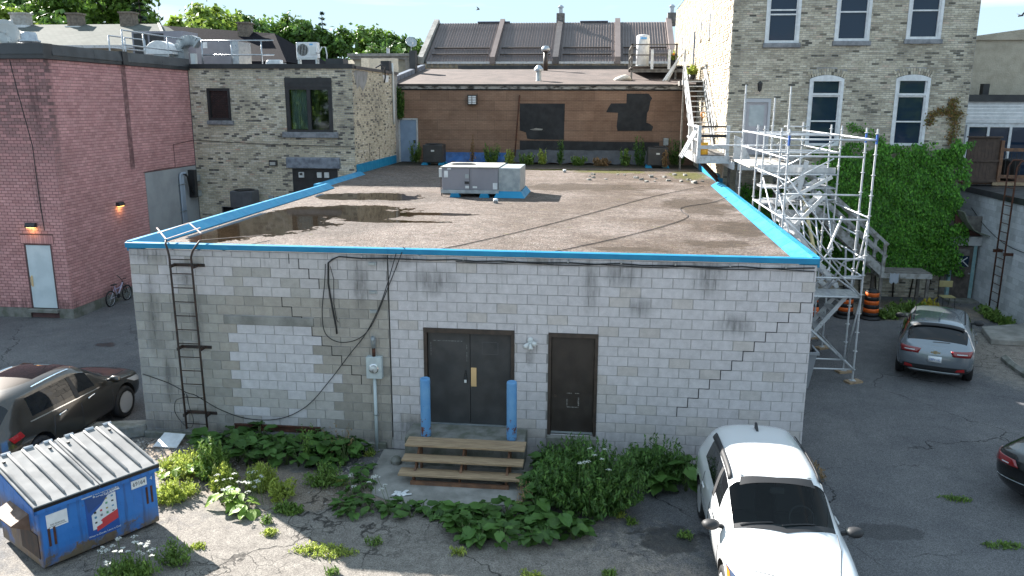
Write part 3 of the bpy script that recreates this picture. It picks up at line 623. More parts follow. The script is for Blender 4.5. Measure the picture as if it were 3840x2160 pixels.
def drainvent(x, y, lb):
    o = thing('roof_drain', lb, 'roof drain', (x, y, 4.1)); m = MB(); m.lathe([(.075, 4.1), (.075, 4.22), (.06, 4.235), (0, 4.235)], (x, y, 0), 14); m.build('cap', M_white, o, True)
    m = MB()
    for k in range(8): m.box(x-.06+k*.016, x-.055+k*.016, y-.079, y-.06, 4.12, 4.19)
    m.build('slot', M_black, o)
drainvent(6.45, 8.75, 'white slotted drain cap on the gravel before the rooftop unit'); drainvent(8.0, 20.2, 'white slotted drain cap near the mossy back of the roof')
cable('roof_cable', 'dark cable lying straight across the right half of the gravel roof', [(5.75, -.02, 4.27), (6.1, .3, 4.13), (7.6, 3.0, 4.115), (9.4, 6.9, 4.115), (11.2, 11, 4.115), (13.3, 14.6, 4.14)], .008)
cable('roof_cable', 'dark cable snaking in a bend over the right half of the gravel roof', [(8.4, .35, 4.115), (9.9, 2.5, 4.115), (11.2, 4.7, 4.115), (11.9, 6.4, 4.115), (11.85, 7.6, 4.115), (12.0, 8.5, 4.115), (13.0, 9.8, 4.115), (13.6, 11.0, 4.15)], .008)
m = MB(); 
for k in range(26):
    x, y, s_ = RND.uniform(9, 13.6), RND.uniform(16.0, 19.5), RND.uniform(.04, .12); m.mbox(Matrix.Translation((x, y, 4.1+s_*.3)) @ Matrix.Rotation(RND.uniform(0, 3), 4, 'Z') @ Matrix.Rotation(RND.uniform(-.3, .3), 4, 'X'), s_*2, s_*1.4, s_)
tag(m.build('roof_rubble', M_conc, None, bevel=.01), 'loose mortar lumps scattered at the back right of the roof', 'rubble', kind='stuff')
# ------------------------------------------------------------ pink brick building
def pink_mat():
    t = NT('pink_brick'); p = t.pos(); rd = t.rand()
    c = t.mix(rd, c4((.50, .25, .245)), c4((.60, .325, .315))); c = t.scale(c, t.rng(t.math('FRACT', t.math('MULTIPLY', rd, 5.7)), 0, 1, .9, 1.1))
    c = t.scale(c, t.rng(t.noise(p, 1.0, 5.), .35, .7, 1.06, .86))
    st = t.blob(p, [(-8.15, 8.88, 7.0, .35, 1, 1.7), (-8.45, 8.88, 3.9, .25, 1, 1.4), (-8.8, 8.88, .4, 3, 1, .35), (-7.7, 12, .4, 1, 4, .3)])
    f = t.rng(t.math('MULTIPLY', st, t.rng(t.noise(t.n('ShaderNodeVectorMath', {0: p, 1: (6, 6, .9)}, operation='MULTIPLY').outputs[0], 1.5, 6., .7), .35, .65, .0, 1.)), .1, .7, 0, .6); c = t.mix(f, c, c4((.07, .04, .042)))
    xyz = t.n('ShaderNodeSeparateXYZ', {0: p}); band = t.math('MULTIPLY', t.math('MULTIPLY', t.rng(t.math('ABSOLUTE', t.math('SUBTRACT', xyz.outputs[1], 13.18)), .17, .13), t.rng(xyz.outputs[2], 4.5, 4.7)), t.rng(t.noise(p, 6., 5.), .3, .6, .45, .8)); c = t.mix(band, c, c4((.09, .045, .048)))
    cor = t.math('MULTIPLY', t.rng(t.math('ABSOLUTE', t.math('SUBTRACT', xyz.outputs[1], 9.02)), .26, .1), t.math('MULTIPLY', t.rng(xyz.outputs[2], 4.0, 6.8), t.rng(rd, .3, .6, .2, .85))); c = t.mix(cor, c, c4((.11, .075, .075)))
    return t.out(c, .8, 0, .3, t.bump(t.noise(p, 70., 4.), .3, .008))
M_pink = pink_mat(); M_pinkm = mat('pink_mortar', (.14, .075, .075), (.10, .055, .055), .9)
PB = thing('pink_brick_building', 'tall pink painted brick building with charcoal metal coping, at the left edge', 'building', (-12, 13, 0))
wall_with_holes(PB, 'front_wall', M_pinkm, -17, -7.715, 8.895, 9.1, 0, 8.33, [(-9.17, -8.2, .28, 2.49)])
part('side_wall', M_pinkm, PB, (-7.95, -7.715, 9.1, 24, 0, 8.33)); part('rear_wall', M_pinkm, PB, (-17, -7.95, 23.8, 24, 0, 8.33), (-17, -16.8, 9.1, 23.8, 0, 8.33)); part('roof', M_coping, PB, (-16.8, -7.95, 9.1, 23.8, 8.1, 8.3))
part('plinth', M_conc_d, PB, (-17, -9.2, 8.84, 8.89, 0, .32), (-8.18, -7.66, 8.84, 8.89, 0, .32), (-7.71, -7.66, 8.89, 17.88, 0, .32))
masonry(PB, 'brick', (-13.0, 8.895, 0), (1, 0, 0), (0, -1, 0), 5.29, .32, 8.33, .22, .1, .012, .008, [M_pink], holes=[(13-9.17, 13-8.2, .0, 2.49), (13-9.27, 13-8.1, 2.49, 2.79)], singles=150, jit=.002)
masonry(PB, 'brick', (-7.715, 8.888, 0), (0, 1, 0), (1, 0, 0), 9.0, .32, 8.33, .22, .1, .012, .008, [M_pink], holes=[(13.92-8.888, 9.1, 0, 4.4)], singles=140, jit=.002, phase=1)
for i in range(14):
    x = -9.26+i*.0815; part('lintel_brick', M_pink, PB, (x+.005, x+.0765, 8.884, 8.9, 2.505, 2.78))
part('stucco_panel', mat('stucco', (.34, .35, .36), (.28, .29, .30), .85, ns=1.2, bump=.2), PB, (-7.712, -7.69, 13.93, 17.86, 0, 4.39))
d = part('door', mat('pale_blue_door', (.60, .68, .72), (.52, .60, .64), .45, ns=2), PB, (-9.12, -8.25, 8.9, 8.94, .33, 2.45), bevel=.005)
part('door_frame', M_pinkm, PB, (-9.17, -9.12, 8.885, 9.0, .3, 2.49), (-8.25, -8.2, 8.885, 9.0, .3, 2.49), (-9.12, -8.25, 8.885, 9.0, 2.45, 2.49))
m = MB(); m.tube([(-9.04, 8.86, 1.1), (-9.04, 8.83, 1.1), (-9.04, 8.83, 1.38), (-9.04, 8.86, 1.38)], .012, 6); m.box(-9.07, -9.01, 8.893, 8.9, 1.05, 1.42); m.build('handle', M_brass, d)
part('step', M_conc_d, PB, (-9.22, -8.15, 8.72, 8.89, .2, .31), bevel=.01)
m = MB(); P = [(-8.81, 8.3), (-8.72, 7.5), (-8.55, 6.48), (-8.42, 5.66), (-8.41, 4.66), (-8.41, 4.19), (-8.38, 2.95)]
m.tube([(x+RND.uniform(-.01, .01), 8.884, z) for x, z in P], .014, 5); m.build('crack', M_cable, PB)
m = MB(); m.tube([(-7.70, 13.85, 4.42), (-7.70, 15.2, 4.46), (-7.70, 16.2, 4.45), (-7.70, 16.2, 5.35), (-7.70, 17.8, 5.45)], .016, 5); m.build('wire', M_pinkm, PB)
for i in range(3):    # coping along the front and the side
    a, b = -17+i*3.09, -17+(i+1)*3.09-.008
    if i == 2: b = -7.60
    m = MB(); m.box(a, b, 8.79, 9.2, 8.33, 8.47); m.prism([(8.76, 8.47), (8.80, 8.79), (9.25, 8.79), (9.25, 8.47)], 'x', a, b); m.build('coping_piece', M_coping, PB)
for i in range(4):
    a, b = 9.2+i*2.18, 9.2+(i+1)*2.18-.008
    m = MB(); m.box(-8.0, -7.61, a, b, 8.33, 8.45); m.prism([(-7.58, 8.45), (-7.62, 8.78), (-8.05, 8.78), (-8.05, 8.45)], 'y', a, b); m.build('coping_piece', M_coping, PB)
part('coping_joint', M_black, PB, (-8.06, -7.56, 13.0, 13.32, 8.34, 8.80)); part('coping_piece', M_coping, PB, (-8.05, -7.95, 17.92, 24, 8.33, 8.6))
M_lampglow = NT('lamp_glow'); _e = M_lampglow.n('ShaderNodeEmission', {0: (1, .55, .16, 1), 1: 2.2}).outputs[0]; M_lampglow.n('ShaderNodeOutputMaterial', {0: _e}); M_lampglow = M_lampglow.m
def wall_pack(x, y, z, n, lb):
    o = thing('wall_lamp', lb, 'wall lamp', (x, y, z)); n = Vector(n); u = Vector((0, 0, 1)).cross(n)
    fr = Matrix(((u.x, n.x, 0, x), (u.y, n.y, 0, y), (0, 0, 1, z), (0, 0, 0, 1)))
    m = MB(); m.prism([(0, -.05), (.15, -.05), (.16, .0), (.1, .09), (0, .09)], 'x', -.17, .17); m.v = [fr @ Vector(p) for p in m.v]; m.build('housing', M_black, o, bevel=.006)
    m = MB(); m.box(-.13, .13, .03, .13, -.062, -.052); m.v = [fr @ Vector(p) for p in m.v]; m.build('lens', M_lampglow, o)
    l = bpy.data.lights.new('lamp', 'POINT'); l.energy = .5; l.color = (1, .55, .2); l.shadow_soft_size = .06; lo = bpy.data.objects.new('bulb', l); col.objects.link(lo); lo.location = Vector((x, y, z))+n*.12-Vector((0, 0, .16)); setparent(lo, o)
wall_pack(-8.78, 8.886, 3.1, (0, -1, 0), 'lit black wall lamp above the pale door of the pink building'); wall_pack(-7.705, 12.04, 3.42, (1, 0, 0), 'lit black wall lamp on the side wall of the pink building')
uc = thing('utility_conduits', 'grey electrical conduits with looped black wires beside the stucco panel', 'conduit', (-7.6, 16.4, 0))
for dy in (0, .12, .24):
    m = MB(); m.tube([(-7.62, 16.36+dy, 0), (-7.62, 16.36+dy, 4.05), (-7.6, 16.4+dy, 4.15), (-7.56, 16.46+dy, 4.18)], .05, 8); m.build('conduit', mat('grey_blue_pvc', (.33, .38, .45), None, .5), uc, True)
m = MB()
for z in (1.2, 2.6, 3.7): m.box(-7.69, -7.56, 16.28, 16.68, z, z+.04)
m.build('strap', M_galv, uc)
for k in range(5):
    m = MB(); y0 = 16.45+k*.07; m.tube([(-7.56, y0, 4.15), (-7.5, y0+.25, 4.05-.06*k), (-7.5, y0+.35, 3.6-.1*k), (-7.5, y0+.6, 3.4-.05*k), (-7.55, 17.4, 3.55), (-7.6, 17.6, 3.7)], .018, 5); m.build('wire', M_cable, uc, True)
part('meter_can', M_black, uc, (-7.69, -7.42, 17.15, 17.38, 3.1, 4.25)); part('junction_box', M_galvdull, uc, (-7.69, -7.45, 17.4, 17.75, 3.75, 4.0)); part('junction_box', M_galvdull, uc, (-7.69, -7.45, 17.4, 17.75, 3.1, 3.35))

# ------------------------------------------------------------ cream brick building beside the roof
M_cream = brickmat('cream_brick', [(0, (.10, .09, .08)), (.06, (.2, .175, .145)), (.13, (.46, .40, .30)), (.6, (.60, .525, .395)), (.95, (.66, .60, .50)), (1, (.50, .34, .25))], soot=.38, dark=[(-1.1, 17.9, 6.4, .95, 2, 2.6), (-3.0, 17.9, 5.15, 1.7, 2, .5), (-4.2, 17.9, 8.3, 4.5, 2, .3), (-.65, 20.5, 6.9, 1, 3.6, 2.2), (-3.7, 17.9, 3.8, .4, 2, .9), (-5.2, 17.9, 6.8, .6, 2, 1.2)])
CB = thing('cream_brick_building', 'weathered cream brick building with black coping and dark framed windows', 'building', (-4.2, 21, 0))
chole = [(-6.95, -5.95, 6.28, 7.6), (-3.54, -1.55, 5.83, 8.03), (-3.44, -1.45, 0, 4.31), (-6.68, -5.6, 1.0, 2.62)]
wall_with_holes(CB, 'front_wall', M_mortar, -7.7, -.66, 17.91, 18.15, 0, 8.4, chole)
part('side_wall', M_mortar, CB, (-.86, -.66, 18.15, 25.4, 0, 8.4)); part('rear_wall', M_mortar, CB, (-7.7, -.86, 25.2, 25.4, 0, 8.4)); part('roof', M_coping, CB, (-7.7, -.86, 18.15, 25.2, 8.2, 8.38))
ch2 = [(a+7.7, b+7.7, c, d_) for a, b, c, d_ in chole]+[(-3.66+7.7, -1.32+7.7, 4.31, 4.77), (-7.0+7.7, -5.85+7.7, 6.11, 6.28), (-3.73+7.7, -1.34+7.7, 5.6, 5.83)]
masonry(CB, 'brick', (-7.69, 17.91, 0), (1, 0, 0), (0, -1, 0), 7.03, .4, 8.4, .225, .08, .011, .009, [M_cream], holes=ch2, singles=200, jit=.003)
masonry(CB, 'brick', (-.66, 17.9, 0), (0, 1, 0), (1, 0, 0), 6.9, 3.6, 8.4, .225, .08, .011, .009, [M_cream], singles=100, jit=.006, phase=1)
for i in range(3): part('coping_piece', M_black, CB, (-7.69+i*2.36, -7.69+(i+1)*2.36-.006, 17.84, 18.2, 8.4, 8.58))
for i in range(3): part('coping_piece', M_coping, CB, (-.95, -.58, 18.2+i*2.4, 18.2+(i+1)*2.4-.006, 8.4, 8.52))
def sill(o_, x0, x1, y, z0, z1, pr=.12): return part('sill', M_stone, o_, (x0, x1, y-pr, y+.05, z0, z1), bevel=.012)
sill(CB, -7.0, -5.85, 17.9, 6.115, 6.28); sill(CB, -3.73, -1.34, 17.9, 5.6, 5.83); s = part('stone_lintel', mat('rough_lintel', (.25, .27, .31), (.14, .15, .18), .9, ns=4, bump=1., bs=9), CB, (-3.65, -1.33, 17.8, 17.95, 4.33, 4.765), bevel=.02)
wdw = part('window_frame', M_black, CB, (-6.95, -6.85, 17.88, 18.0, 6.28, 7.6), (-6.05, -5.95, 17.88, 18.0, 6.28, 7.6), (-6.85, -6.05, 17.88, 18.0, 6.28, 6.38), (-6.85, -6.05, 17.88, 18.0, 7.5, 7.6))
part('pane', glassmat('dark_pane', (.018, .016, .016)), wdw, (-6.85, -6.05, 17.96, 17.97, 6.38, 7.5))
wdw = part('window_frame', M_black, CB, (-3.54, -3.38, 17.88, 18.0, 5.83, 7.64), (-1.71, -1.55, 17.88, 18.0, 5.83, 7.64), (-2.62, -2.47, 17.88, 18.0, 5.93, 7.55), (-3.38, -1.71, 17.88, 18.0, 5.83, 5.93), (-3.38, -1.71, 17.88, 18.0, 7.55, 7.64))
part('top_panel', M_black, wdw, (-3.54, -1.55, 17.86, 18.0, 7.64, 8.03)); part('panel_rib', M_black, wdw, (-3.54, -1.55, 17.85, 17.86, 7.82, 7.83))
M_see = clearglass('see_through_glass', (.62, .68, .68), .03)
part('pane', M_see, wdw, (-3.38, -2.62, 17.95, 17.955, 5.93, 7.55)); part('pane', M_see, wdw, (-2.47, -1.71, 17.95, 17.955, 5.93, 7.55))
part('room', M_darkroom, CB, (-3.6, -1.5, 18.9, 18.95, 5.7, 7.9), (-3.62, -3.6, 18.16, 18.9, 5.7, 7.9), (-1.5, -1.48, 18.16, 18.9, 5.7, 7.9), (-3.6, -1.5, 18.16, 18.9, 5.68, 5.7), (-3.6, -1.5, 18.16, 18.9, 7.9, 7.92))
def curtain(x0, x1, mm):
    m = MB(); n = 26; m.grid([[(x0+(x1-x0)*i/n, 18.12+.03*math.sin(i*1.6), z) for i in range(n+1)] for z in (5.95, 7.54)]); return m.build('curtain', mm, CB, True)
curtain(-3.36, -2.64, mat('curtain', (.55, .62, .62), (.42, .5, .5), .9)); curtain(-2.46, -2.2, mat('curtain_dark', (.05, .08, .07), None, .9)); 
part('door_panel', M_black, CB, (-3.44, -1.45, 17.98, 18.05, 0, 4.31)); part('dark_opening', M_darkroom, CB, (-6.7, -5.58, 18.05, 18.1, .98, 2.64))
for k in range(7): part('panel_seam', M_rubber, CB, (-3.43, -1.46, 17.974, 17.98, .5+k*.55, .51+k*.55))
for x in (-3.03, -2.26, -1.94):
    v = part('wall_vent', M_plastic, CB, (x-.1-.03*(x < -3), x+.1, 17.9, 17.98, 3.93, 4.16), bevel=.01)
    if x < -3: part('display', M_doorgrey, v, (x-.08, x+.05, 17.893, 17.9, 4.03, 4.13))
wl = thing('wall_lamp', 'unlit rectangular wall lamp on the cream brick beside the stone lintel', 'wall lamp', (-4.21, 17.85, 4.53)); part('housing', M_black, wl, (-4.38, -4.04, 17.76, 17.9, 4.42, 4.65), bevel=.01); part('lens', mat('lamp_lens', (.4, .4, .38), None, .3), wl, (-4.33, -4.09, 17.745, 17.76, 4.45, 4.58))
cable('wall_wire', 'thin black wire strung level across the cream brick front', [(-7.69, 17.86, 5.45), (-6, 17.87, 5.38), (-4, 17.87, 5.3), (-2, 17.87, 5.26), (-.7, 17.87, 5.25)], .011)
pl = MB(); pl.prism([(18.1, 8.2), (18.4, 8.36), (20.2, 8.36), (19.9, 7.9), (19.3, 7.5), (18.9, 7.75), (18.5, 7.6)], 'x', -.66, -.642); pl.build('plaster_patch', mat('grey_plaster', (.30, .29, .285), (.22, .21, .2), .9), CB)
pl = MB(); pl.prism([(22.6, 8.3), (23.7, 8.3), (23.6, 8.0), (22.9, 7.95)], 'x', -.66, -.64); pl.build('plaster_patch', M_white, CB)
for y, z in ((20.0, 5.3), (21.6, 5.1)): part('wall_slot', M_cable, CB, (-.652, -.646, y, y+.06, 4.4, z))
m = MB(); m.tube([(-.58, 24.2, 8.9), (-.58, 24.25, 8.4), (-.58, 24.25, 6.3), (-.6, 24.3, 6.0)], .05, 8); m.build('downpipe', M_plastic, CB, True)
m = MB(); m.tube([(-.8, 22.0, 8.6), (-.6, 22.3, 8.75), (-.5, 22.5, 8.6), (-.52, 22.6, 8.2), (-.6, 22.7, 7.95)], .035, 6); m.build('conduit_loop', M_black, CB, True)
part('flue_box', M_black, CB, (-1.1, -.7, 24.0, 24.5, 8.4, 9.0))

# ------------------------------------------------------------ brown clad building behind
M_brown = NT('brown_siding'); _p = M_brown.pos(); _c = M_brown.mix(M_brown.rng(M_brown.noise(_p, 1.2, 5.), .35, .65), c4((.245, .15, .105)), c4((.30, .19, .135)))
_b = M_brown.n('ShaderNodeTexBrick', {'Vector': M_brown.n('ShaderNodeCombineXYZ', {0: M_brown.n('ShaderNodeSeparateXYZ', {0: _p}).outputs[0], 1: M_brown.n('ShaderNodeSeparateXYZ', {0: _p}).outputs[2]}).outputs[0], 'Scale': 1., 'Brick Width': .24, 'Row Height': .08, 'Mortar Size': .006, 'Color1': (1, 1, 1, 1), 'Color2': (.86, .86, .86, 1), 'Mortar': (.62, .6, .58, 1)}).outputs[0]
M_brown = M_brown.out(M_brown.scale(M_brown.mix(1., _c, _b, 'MULTIPLY'), M_brown.rng(M_brown.rand(), 0, 1, .9, 1.1)), .9, 0, .2, M_brown.bump(M_brown.noise(_p, 120., 2.), .3, .004))
M_felt = mat('black_felt', (.016, .017, .019), (.03, .031, .034), .85, ns=3, bump=.2)
M_tar = mat('brown_tar_roof', (.115, .085, .075), (.075, .056, .05), .95, ns=1.3, bump=.6, bs=9, speck=.25, ss=60)
BB = thing('brown_clad_building', 'low building with brown imitation brick siding and torn black felt patches', 'building', (6.5, 29, 4.0))
part('wall', M_felt, BB, (-1.0, 14.08, 25.52, 25.7, 0, 7.75)); part('side_wall', M_felt, BB, (-1.0, -.8, 25.7, 33.5, 0, 8.0)); 
rows = [4.75+.4825*i for i in range(7)]
for ri in range(-1, 7):
    z0 = 4.27+.483*ri+.0; z1 = z0+.483
    if z1 > 7.75: z1 = 7.75
    x = -.98-(.6 if ri % 2 else 0)
    while x < 14.0:
        a, b = max(x, -.98), min(x+1.45, 14.06); x += 1.45
        for (p, q) in ([(a, b)] if not (z0 < 6.2 and a < .32) else [(max(a, .32), b)]):
            if q-p < .08: continue
            m = MB(); dy = RND.uniform(0, .004); m.box(p+.003, q-.003, 25.5-dy, 25.515, z0+.006, z1-.006); m.build('siding_panel', M_brown, BB)
def felt(poly, y=25.488, mm=None):
    m = MB(); m.prism(poly, 'y', y, y+.006); return m.build('felt_patch', mm or M_felt, BB)
def rough(poly, n=5, a=.03):
    out = []
    for i, p in enumerate(poly):
        q = poly[(i+1) % len(poly)]; L_ = math.hypot(q[0]-p[0], q[1]-p[1]); k = max(1, int(L_/.18))
        st = abs(q[0]-p[0]) < .06 or abs(q[1]-p[1]) < .03
        for j in range(k):
            t = j/k; e = 0 if (j == 0 or st) else a; out.append((p[0]+(q[0]-p[0])*t+RND.uniform(-e, e), p[1]+(q[1]-p[1])*t+RND.uniform(-e, e)))
    return out
felt(rough([(5.49, 7.03), (7.72, 7.03), (7.70, 5.27), (6.6, 5.28), (5.86, 5.32), (5.8, 5.62), (5.49, 5.72)]))
felt(rough([(5.5, 5.225), (12.39, 5.2), (12.39, 4.76), (5.5, 4.74)]), 25.484)
felt(rough([(10.72, 7.52), (11.78, 7.52), (11.95, 7.3), (11.84, 6.95), (11.74, 6.6), (11.72, 6.15), (12.06, 5.95), (12.0, 5.74), (10.33, 5.73), (10.28, 5.95), (10.33, 6.6), (9.74, 6.62), (9.88, 6.9), (9.98, 7.05), (10.72, 7.06)]))
felt(rough([(6.0, 5.76), (6.3, 5.84), (6.65, 5.80), (6.6, 5.74), (6.2, 5.73)], a=.01), 25.478, mat('torn_paper', (.35, .33, .3), (.2, .18, .16), .9))
felt(rough([(6.1, 5.72), (6.9, 5.7), (7.5, 5.45), (7.45, 5.4), (6.6, 5.5)], a=.01), 25.476, M_felt)
m = MB(); m.tube([(5.48, 25.40, 7.43), (5.36, 25.36, 5.8), (5.25, 25.2, 4.1)], .035, 8); tag(m.build('rusty_pole', M_rust, None, True), 'thin rusty pole leaning on the brown siding', 'pole')
part('fascia', mat('peeling_fascia', (.36, .34, .32), (.05, .045, .04), .8, ns=3.5, stretch=(.8, 1, 2), lo=.45, hi=.6), BB, (-1.05, 14.05, 25.42, 25.5, 7.72, 7.87)); part('roof_edge', M_black, BB, (-1.05, 14.05, 25.36, 25.5, 7.872, 7.95))
m = MB(); m.add([(-1.0, 25.37, 7.96), (14.07, 25.37, 7.96), (14.07, 33.5, 9.0), (-1.0, 33.5, 9.0), (-1.0, 25.37, 7.955), (14.07, 25.37, 7.955), (14.07, 33.5, 8.8), (-1.0, 33.5, 8.8)], MB.BF); m.build('roof', M_tar, BB)
part('rear_parapet', M_coping, BB, (1.0, 14.05, 33.5, 33.8, 8.6, 9.2))
m = MB(); m.prism([(25.4, 7.9), (25.4, 8.22), (33.5, 9.25), (33.5, 8.8)], 'x', -1.25, -.98); m.build('side_parapet', mat('grey_flashing', (.17, .19, .23), (.13, .145, .18), .5, .2, ns=2), BB)
for k in range(9): part('flashing_seam', M_coping, BB, (-.982, -.972, 25.6+k*.87, 25.64+k*.87, 7.96+k*.113, 8.2+k*.11))
m = MB(); m.prism([(27.2, 8.4), (27.2, 9.3), (28, 9.3), (33.5, 9.6), (33.5, 8.8)], 'x', -3.0, -2.6); m.build('brick_parapet', M_cream, BB)
part('parapet_post', M_coping, BB, (-1.3, -.95, 30.8, 31.3, 8.6, 9.9))
d = part('door', mat('steel_blue_door', (.24, .33, .46), (.20, .28, .40), .45, ns=2), BB, (-.58, .25, 25.44, 25.5, 4.12, 6.2)); m = MB(); m.bar((-.56, 25.437, 6.18), (.23, 25.437, 4.9), .006, .012); m.bar((.23, 25.437, 6.18), (-.56, 25.437, 4.9), .006, .012); m.build('cross_break', d.data.materials[0], d)
part('door_frame', M_whitewood, BB, (-.66, -.585, 25.4, 25.5, 4.1, 6.28), (.255, .32, 25.4, 25.5, 4.1, 6.28), (-.585, .255, 25.4, 25.5, 6.205, 6.28)); part('latch', M_black, d, (.1, .2, 25.40, 25.44, 5.05, 5.2))
vl = thing('louvre_vent', 'square white louvred vent with dark frame high on the brown siding', 'vent', (3.12, 25.4, 7.2)); part('frame', M_brownsteel, vl, (2.88, 3.37, 25.34, 25.49, 6.95, 7.44))
for k in range(5): part('louvre', M_white, vl, (2.94, 3.31, 25.31, 25.34, 7.0+k*.08, 7.06+k*.08))
part('mullion', M_brownsteel, vl, (3.1, 3.13, 25.3, 25.31, 7.0, 7.4))
eb = thing('electrical_box', 'small grey electrical box low on the right of the brown siding', 'electrical box', (12.7, 25.4, 5.0)); part('case', M_galvdull, eb, (12.58, 12.82, 25.36, 25.49, 5.05, 5.4), bevel=.01); m = MB(); m.cyl((12.7, 25.42, 5.05), (12.7, 25.42, 4.2), .02, n=6); m.build('conduit', M_galvdull, eb)
m = MB(); n = 30; m.grid([[(5.2+7.2*i/n, 25.46-.55*j/4+.05*math.sin(i*.9+j), 4.78-.62*(j/4)**.8+.04*math.sin(i*1.7)*(j > 0)) for i in range(n+1)] for j in range(5)]); tag(m.build('membrane_sheet', mat('grey_membrane', (.075, .08, .09), (.05, .053, .06), .7), None, True), 'loose grey roofing membrane lapped up the foot of the brown wall', 'membrane')
m = MB(); n = 24; m.grid([[(1.75+3.2*i/n, 25.4-.5*j/4+.05*math.sin(i*1.3+j), 4.62-.5*j/4+.08*math.sin(i*1.1+j)*(j > 0)) for i in range(n+1)] for j in range(5)]); tag(m.build('blue_tarp', mat('tarp_blue', (.03, .12, .34), (.02, .07, .2), .5), None, True), 'crumpled blue tarp at the foot of the brown wall behind the unit', 'tarp')
def condenser(x, y, z, wx, wy, h, lb, mm, feet=True, slats=True, group=None):
    o = thing('condenser_unit', lb, 'air conditioner', (x, y, z)); part('cabinet', mm, o, (x-wx/2, x+wx/2, y-wy/2, y+wy/2, z+.12*feet, z+h), bevel=.03)
    m = MB(); m.lathe([(wx*.42, z+h), (wx*.44, z+h+.035), (wx*.36, z+h+.04), (wx*.34, z+h+.005), (0, z+h+.005)], (x, y, 0), 20); m.build('fan_guard', M_black, o)
    if slats:
        for k in range(9):
            xx = x-wx/2+.05+k*(wx-.1)/8; part('fin', mm, o, (xx-.012, xx+.012, y-wy/2-.012, y-wy/2, z+.16*feet+.05, z+h-.06))
    else: part('badge', M_plastic, o, (x-.08, x+.08, y-wy/2-.008, y-wy/2, z+h*.66, z+h*.74))
    if feet:
        for sx in (-1, 1):
            for sy in (-1, 1): m = MB(); m.prism([(x+sx*wx*.42-.16, z), (x+sx*wx*.42+.16, z), (x+sx*wx*.42+.1, z+.118), (x+sx*wx*.42-.1, z+.118)], 'y', y+sy*wy*.42-.1, y+sy*wy*.42+.1); m.build('foot', M_blue, o)
    return o
M_cond = mat('condenser_brown', (.035, .032, .032), (.05, .046, .045), .5)
condenser(1.47, 23.9, 4.1, .98, .85, .98, 'dark brown condenser unit by the blue metal door', M_cond, slats=False)
condenser(12.2, 23.7, 4.1, .95, .85, .95, 'dark condenser unit among weeds below the white stairs', M_cond, slats=False)
cn_ = condenser(-5.33, 17.3, 2.72, .95, .8, .7, 'grey ribbed condenser unit on the cream brick wall', mat('condenser_grey', (.10, .105, .115), (.075, .08, .09), .5), feet=False)
m = MB(); m.bar((-5.7, 17.0, 2.7), (-5.7, 17.9, 2.7), .05, .04); m.bar((-5.0, 17.0, 2.7), (-5.0, 17.9, 2.7), .05, .04); m.bar((-5.7, 17.1, 2.68), (-5.7, 17.9, 2.2), .04, .03); m.bar((-5.0, 17.1, 2.68), (-5.0, 17.9, 2.2), .04, .03); m.build('wall_bracket', M_galv, cn_)
part('isolator_box', M_galvdull, cn_, (-4.5, -4.3, 17.8, 17.9, 2.85, 3.15))
# roof vents and deck on the brown roof
rv = thing('roof_vent', 'squat galvanised roof vent with conical cap on the brown roof', 'roof vent', (6.3, 26.9, 8.14)); m = MB(); m.lathe([(.2, 8.05), (.13, 8.18), (.13, 8.62), (.13, 8.65)], (6.3, 26.9, 0), 14); m.build('pipe', M_galvdull, rv, True); m = MB(); m.lathe([(.24, 8.64), (.24, 8.72), (.12, 8.88), (.05, 8.93), (0, 8.93)], (6.3, 26.9, 0), 14); m.build('cap', M_galv, rv)
rv = thing('flue_pipe', 'tall dark flue pipe with round cowl on the brown roof', 'roof vent', (6.25, 32.5, 8.87)); m = MB(); m.cyl((6.25, 32.5, 8.8), (6.25, 32.5, 9.95), .13, n=12); m.build('pipe', M_brownsteel, rv, True); m = MB(); m.lathe([(.2, 9.93), (.24, 9.98), (.24, 10.1), (.15, 10.22), (0, 10.25)], (6.25, 32.5, 0), 14); m.build('cowl', M_galv, rv, True)
dk = thing('roof_deck', 'small grey wooden roof deck with railing on the brown roof', 'deck', (12.3, 29, 8.3))
def zr_(y): return 7.96+(y-25.37)*.128
for k in range(12): part('deck_board', M_greywood, dk, (10.95, 13.95, 27.7+k*.35, 27.7+k*.35+.335, 8.88, 8.92))
for x in (10.98, 13.2):
    for y in (27.75, 31.7): part('post', M_greywood, dk, (x-.05, x+.05, y-.05, y+.05, zr_(y)-.05, 10.0))
for x in (12.0, 12.85): part('baluster', M_white, dk, (x-.07, x+.07, 27.66, 27.7, 8.75, 9.72))
for z in (9.93, 9.42, 8.72): m = MB(); m.box(10.9, 13.25, 27.7, 27.75, z, z+.06); m.build('rail', M_greywood, dk)
m = MB(); m.box(10.95, 11.0, 27.8, 31.65, 9.93, 9.99); m.box(10.95, 11.0, 27.8, 31.65, 9.42, 9.48); m.build('rail', M_greywood, dk); part('joist', M_greywood, dk, (10.95, 13.95, 27.72, 27.78, 8.6, 8.78), (10.95, 13.95, 31.5, 31.56, 8.75, 8.88)); 
tk = thing('water_heater', 'tall white cylindrical water heater standing on the roof deck', 'water heater', (11.55, 28.6, 8.92)); m = MB(); m.lathe([(.33, 8.92), (.33, 10.42), (.31, 10.47), (.2, 10.5), (0, 10.5)], (11.55, 28.6, 0), 24); m.build('tank', M_white, tk, True); m = MB(); m.lathe([(.335, 8.95), (.335, 8.99)], (11.55, 28.6, 0), 24); m.build('ring', M_galvdull, tk)
part('label_plate', M_bluepaint, tk, (11.42, 11.72, 28.24, 28.275, 10.26, 10.36))
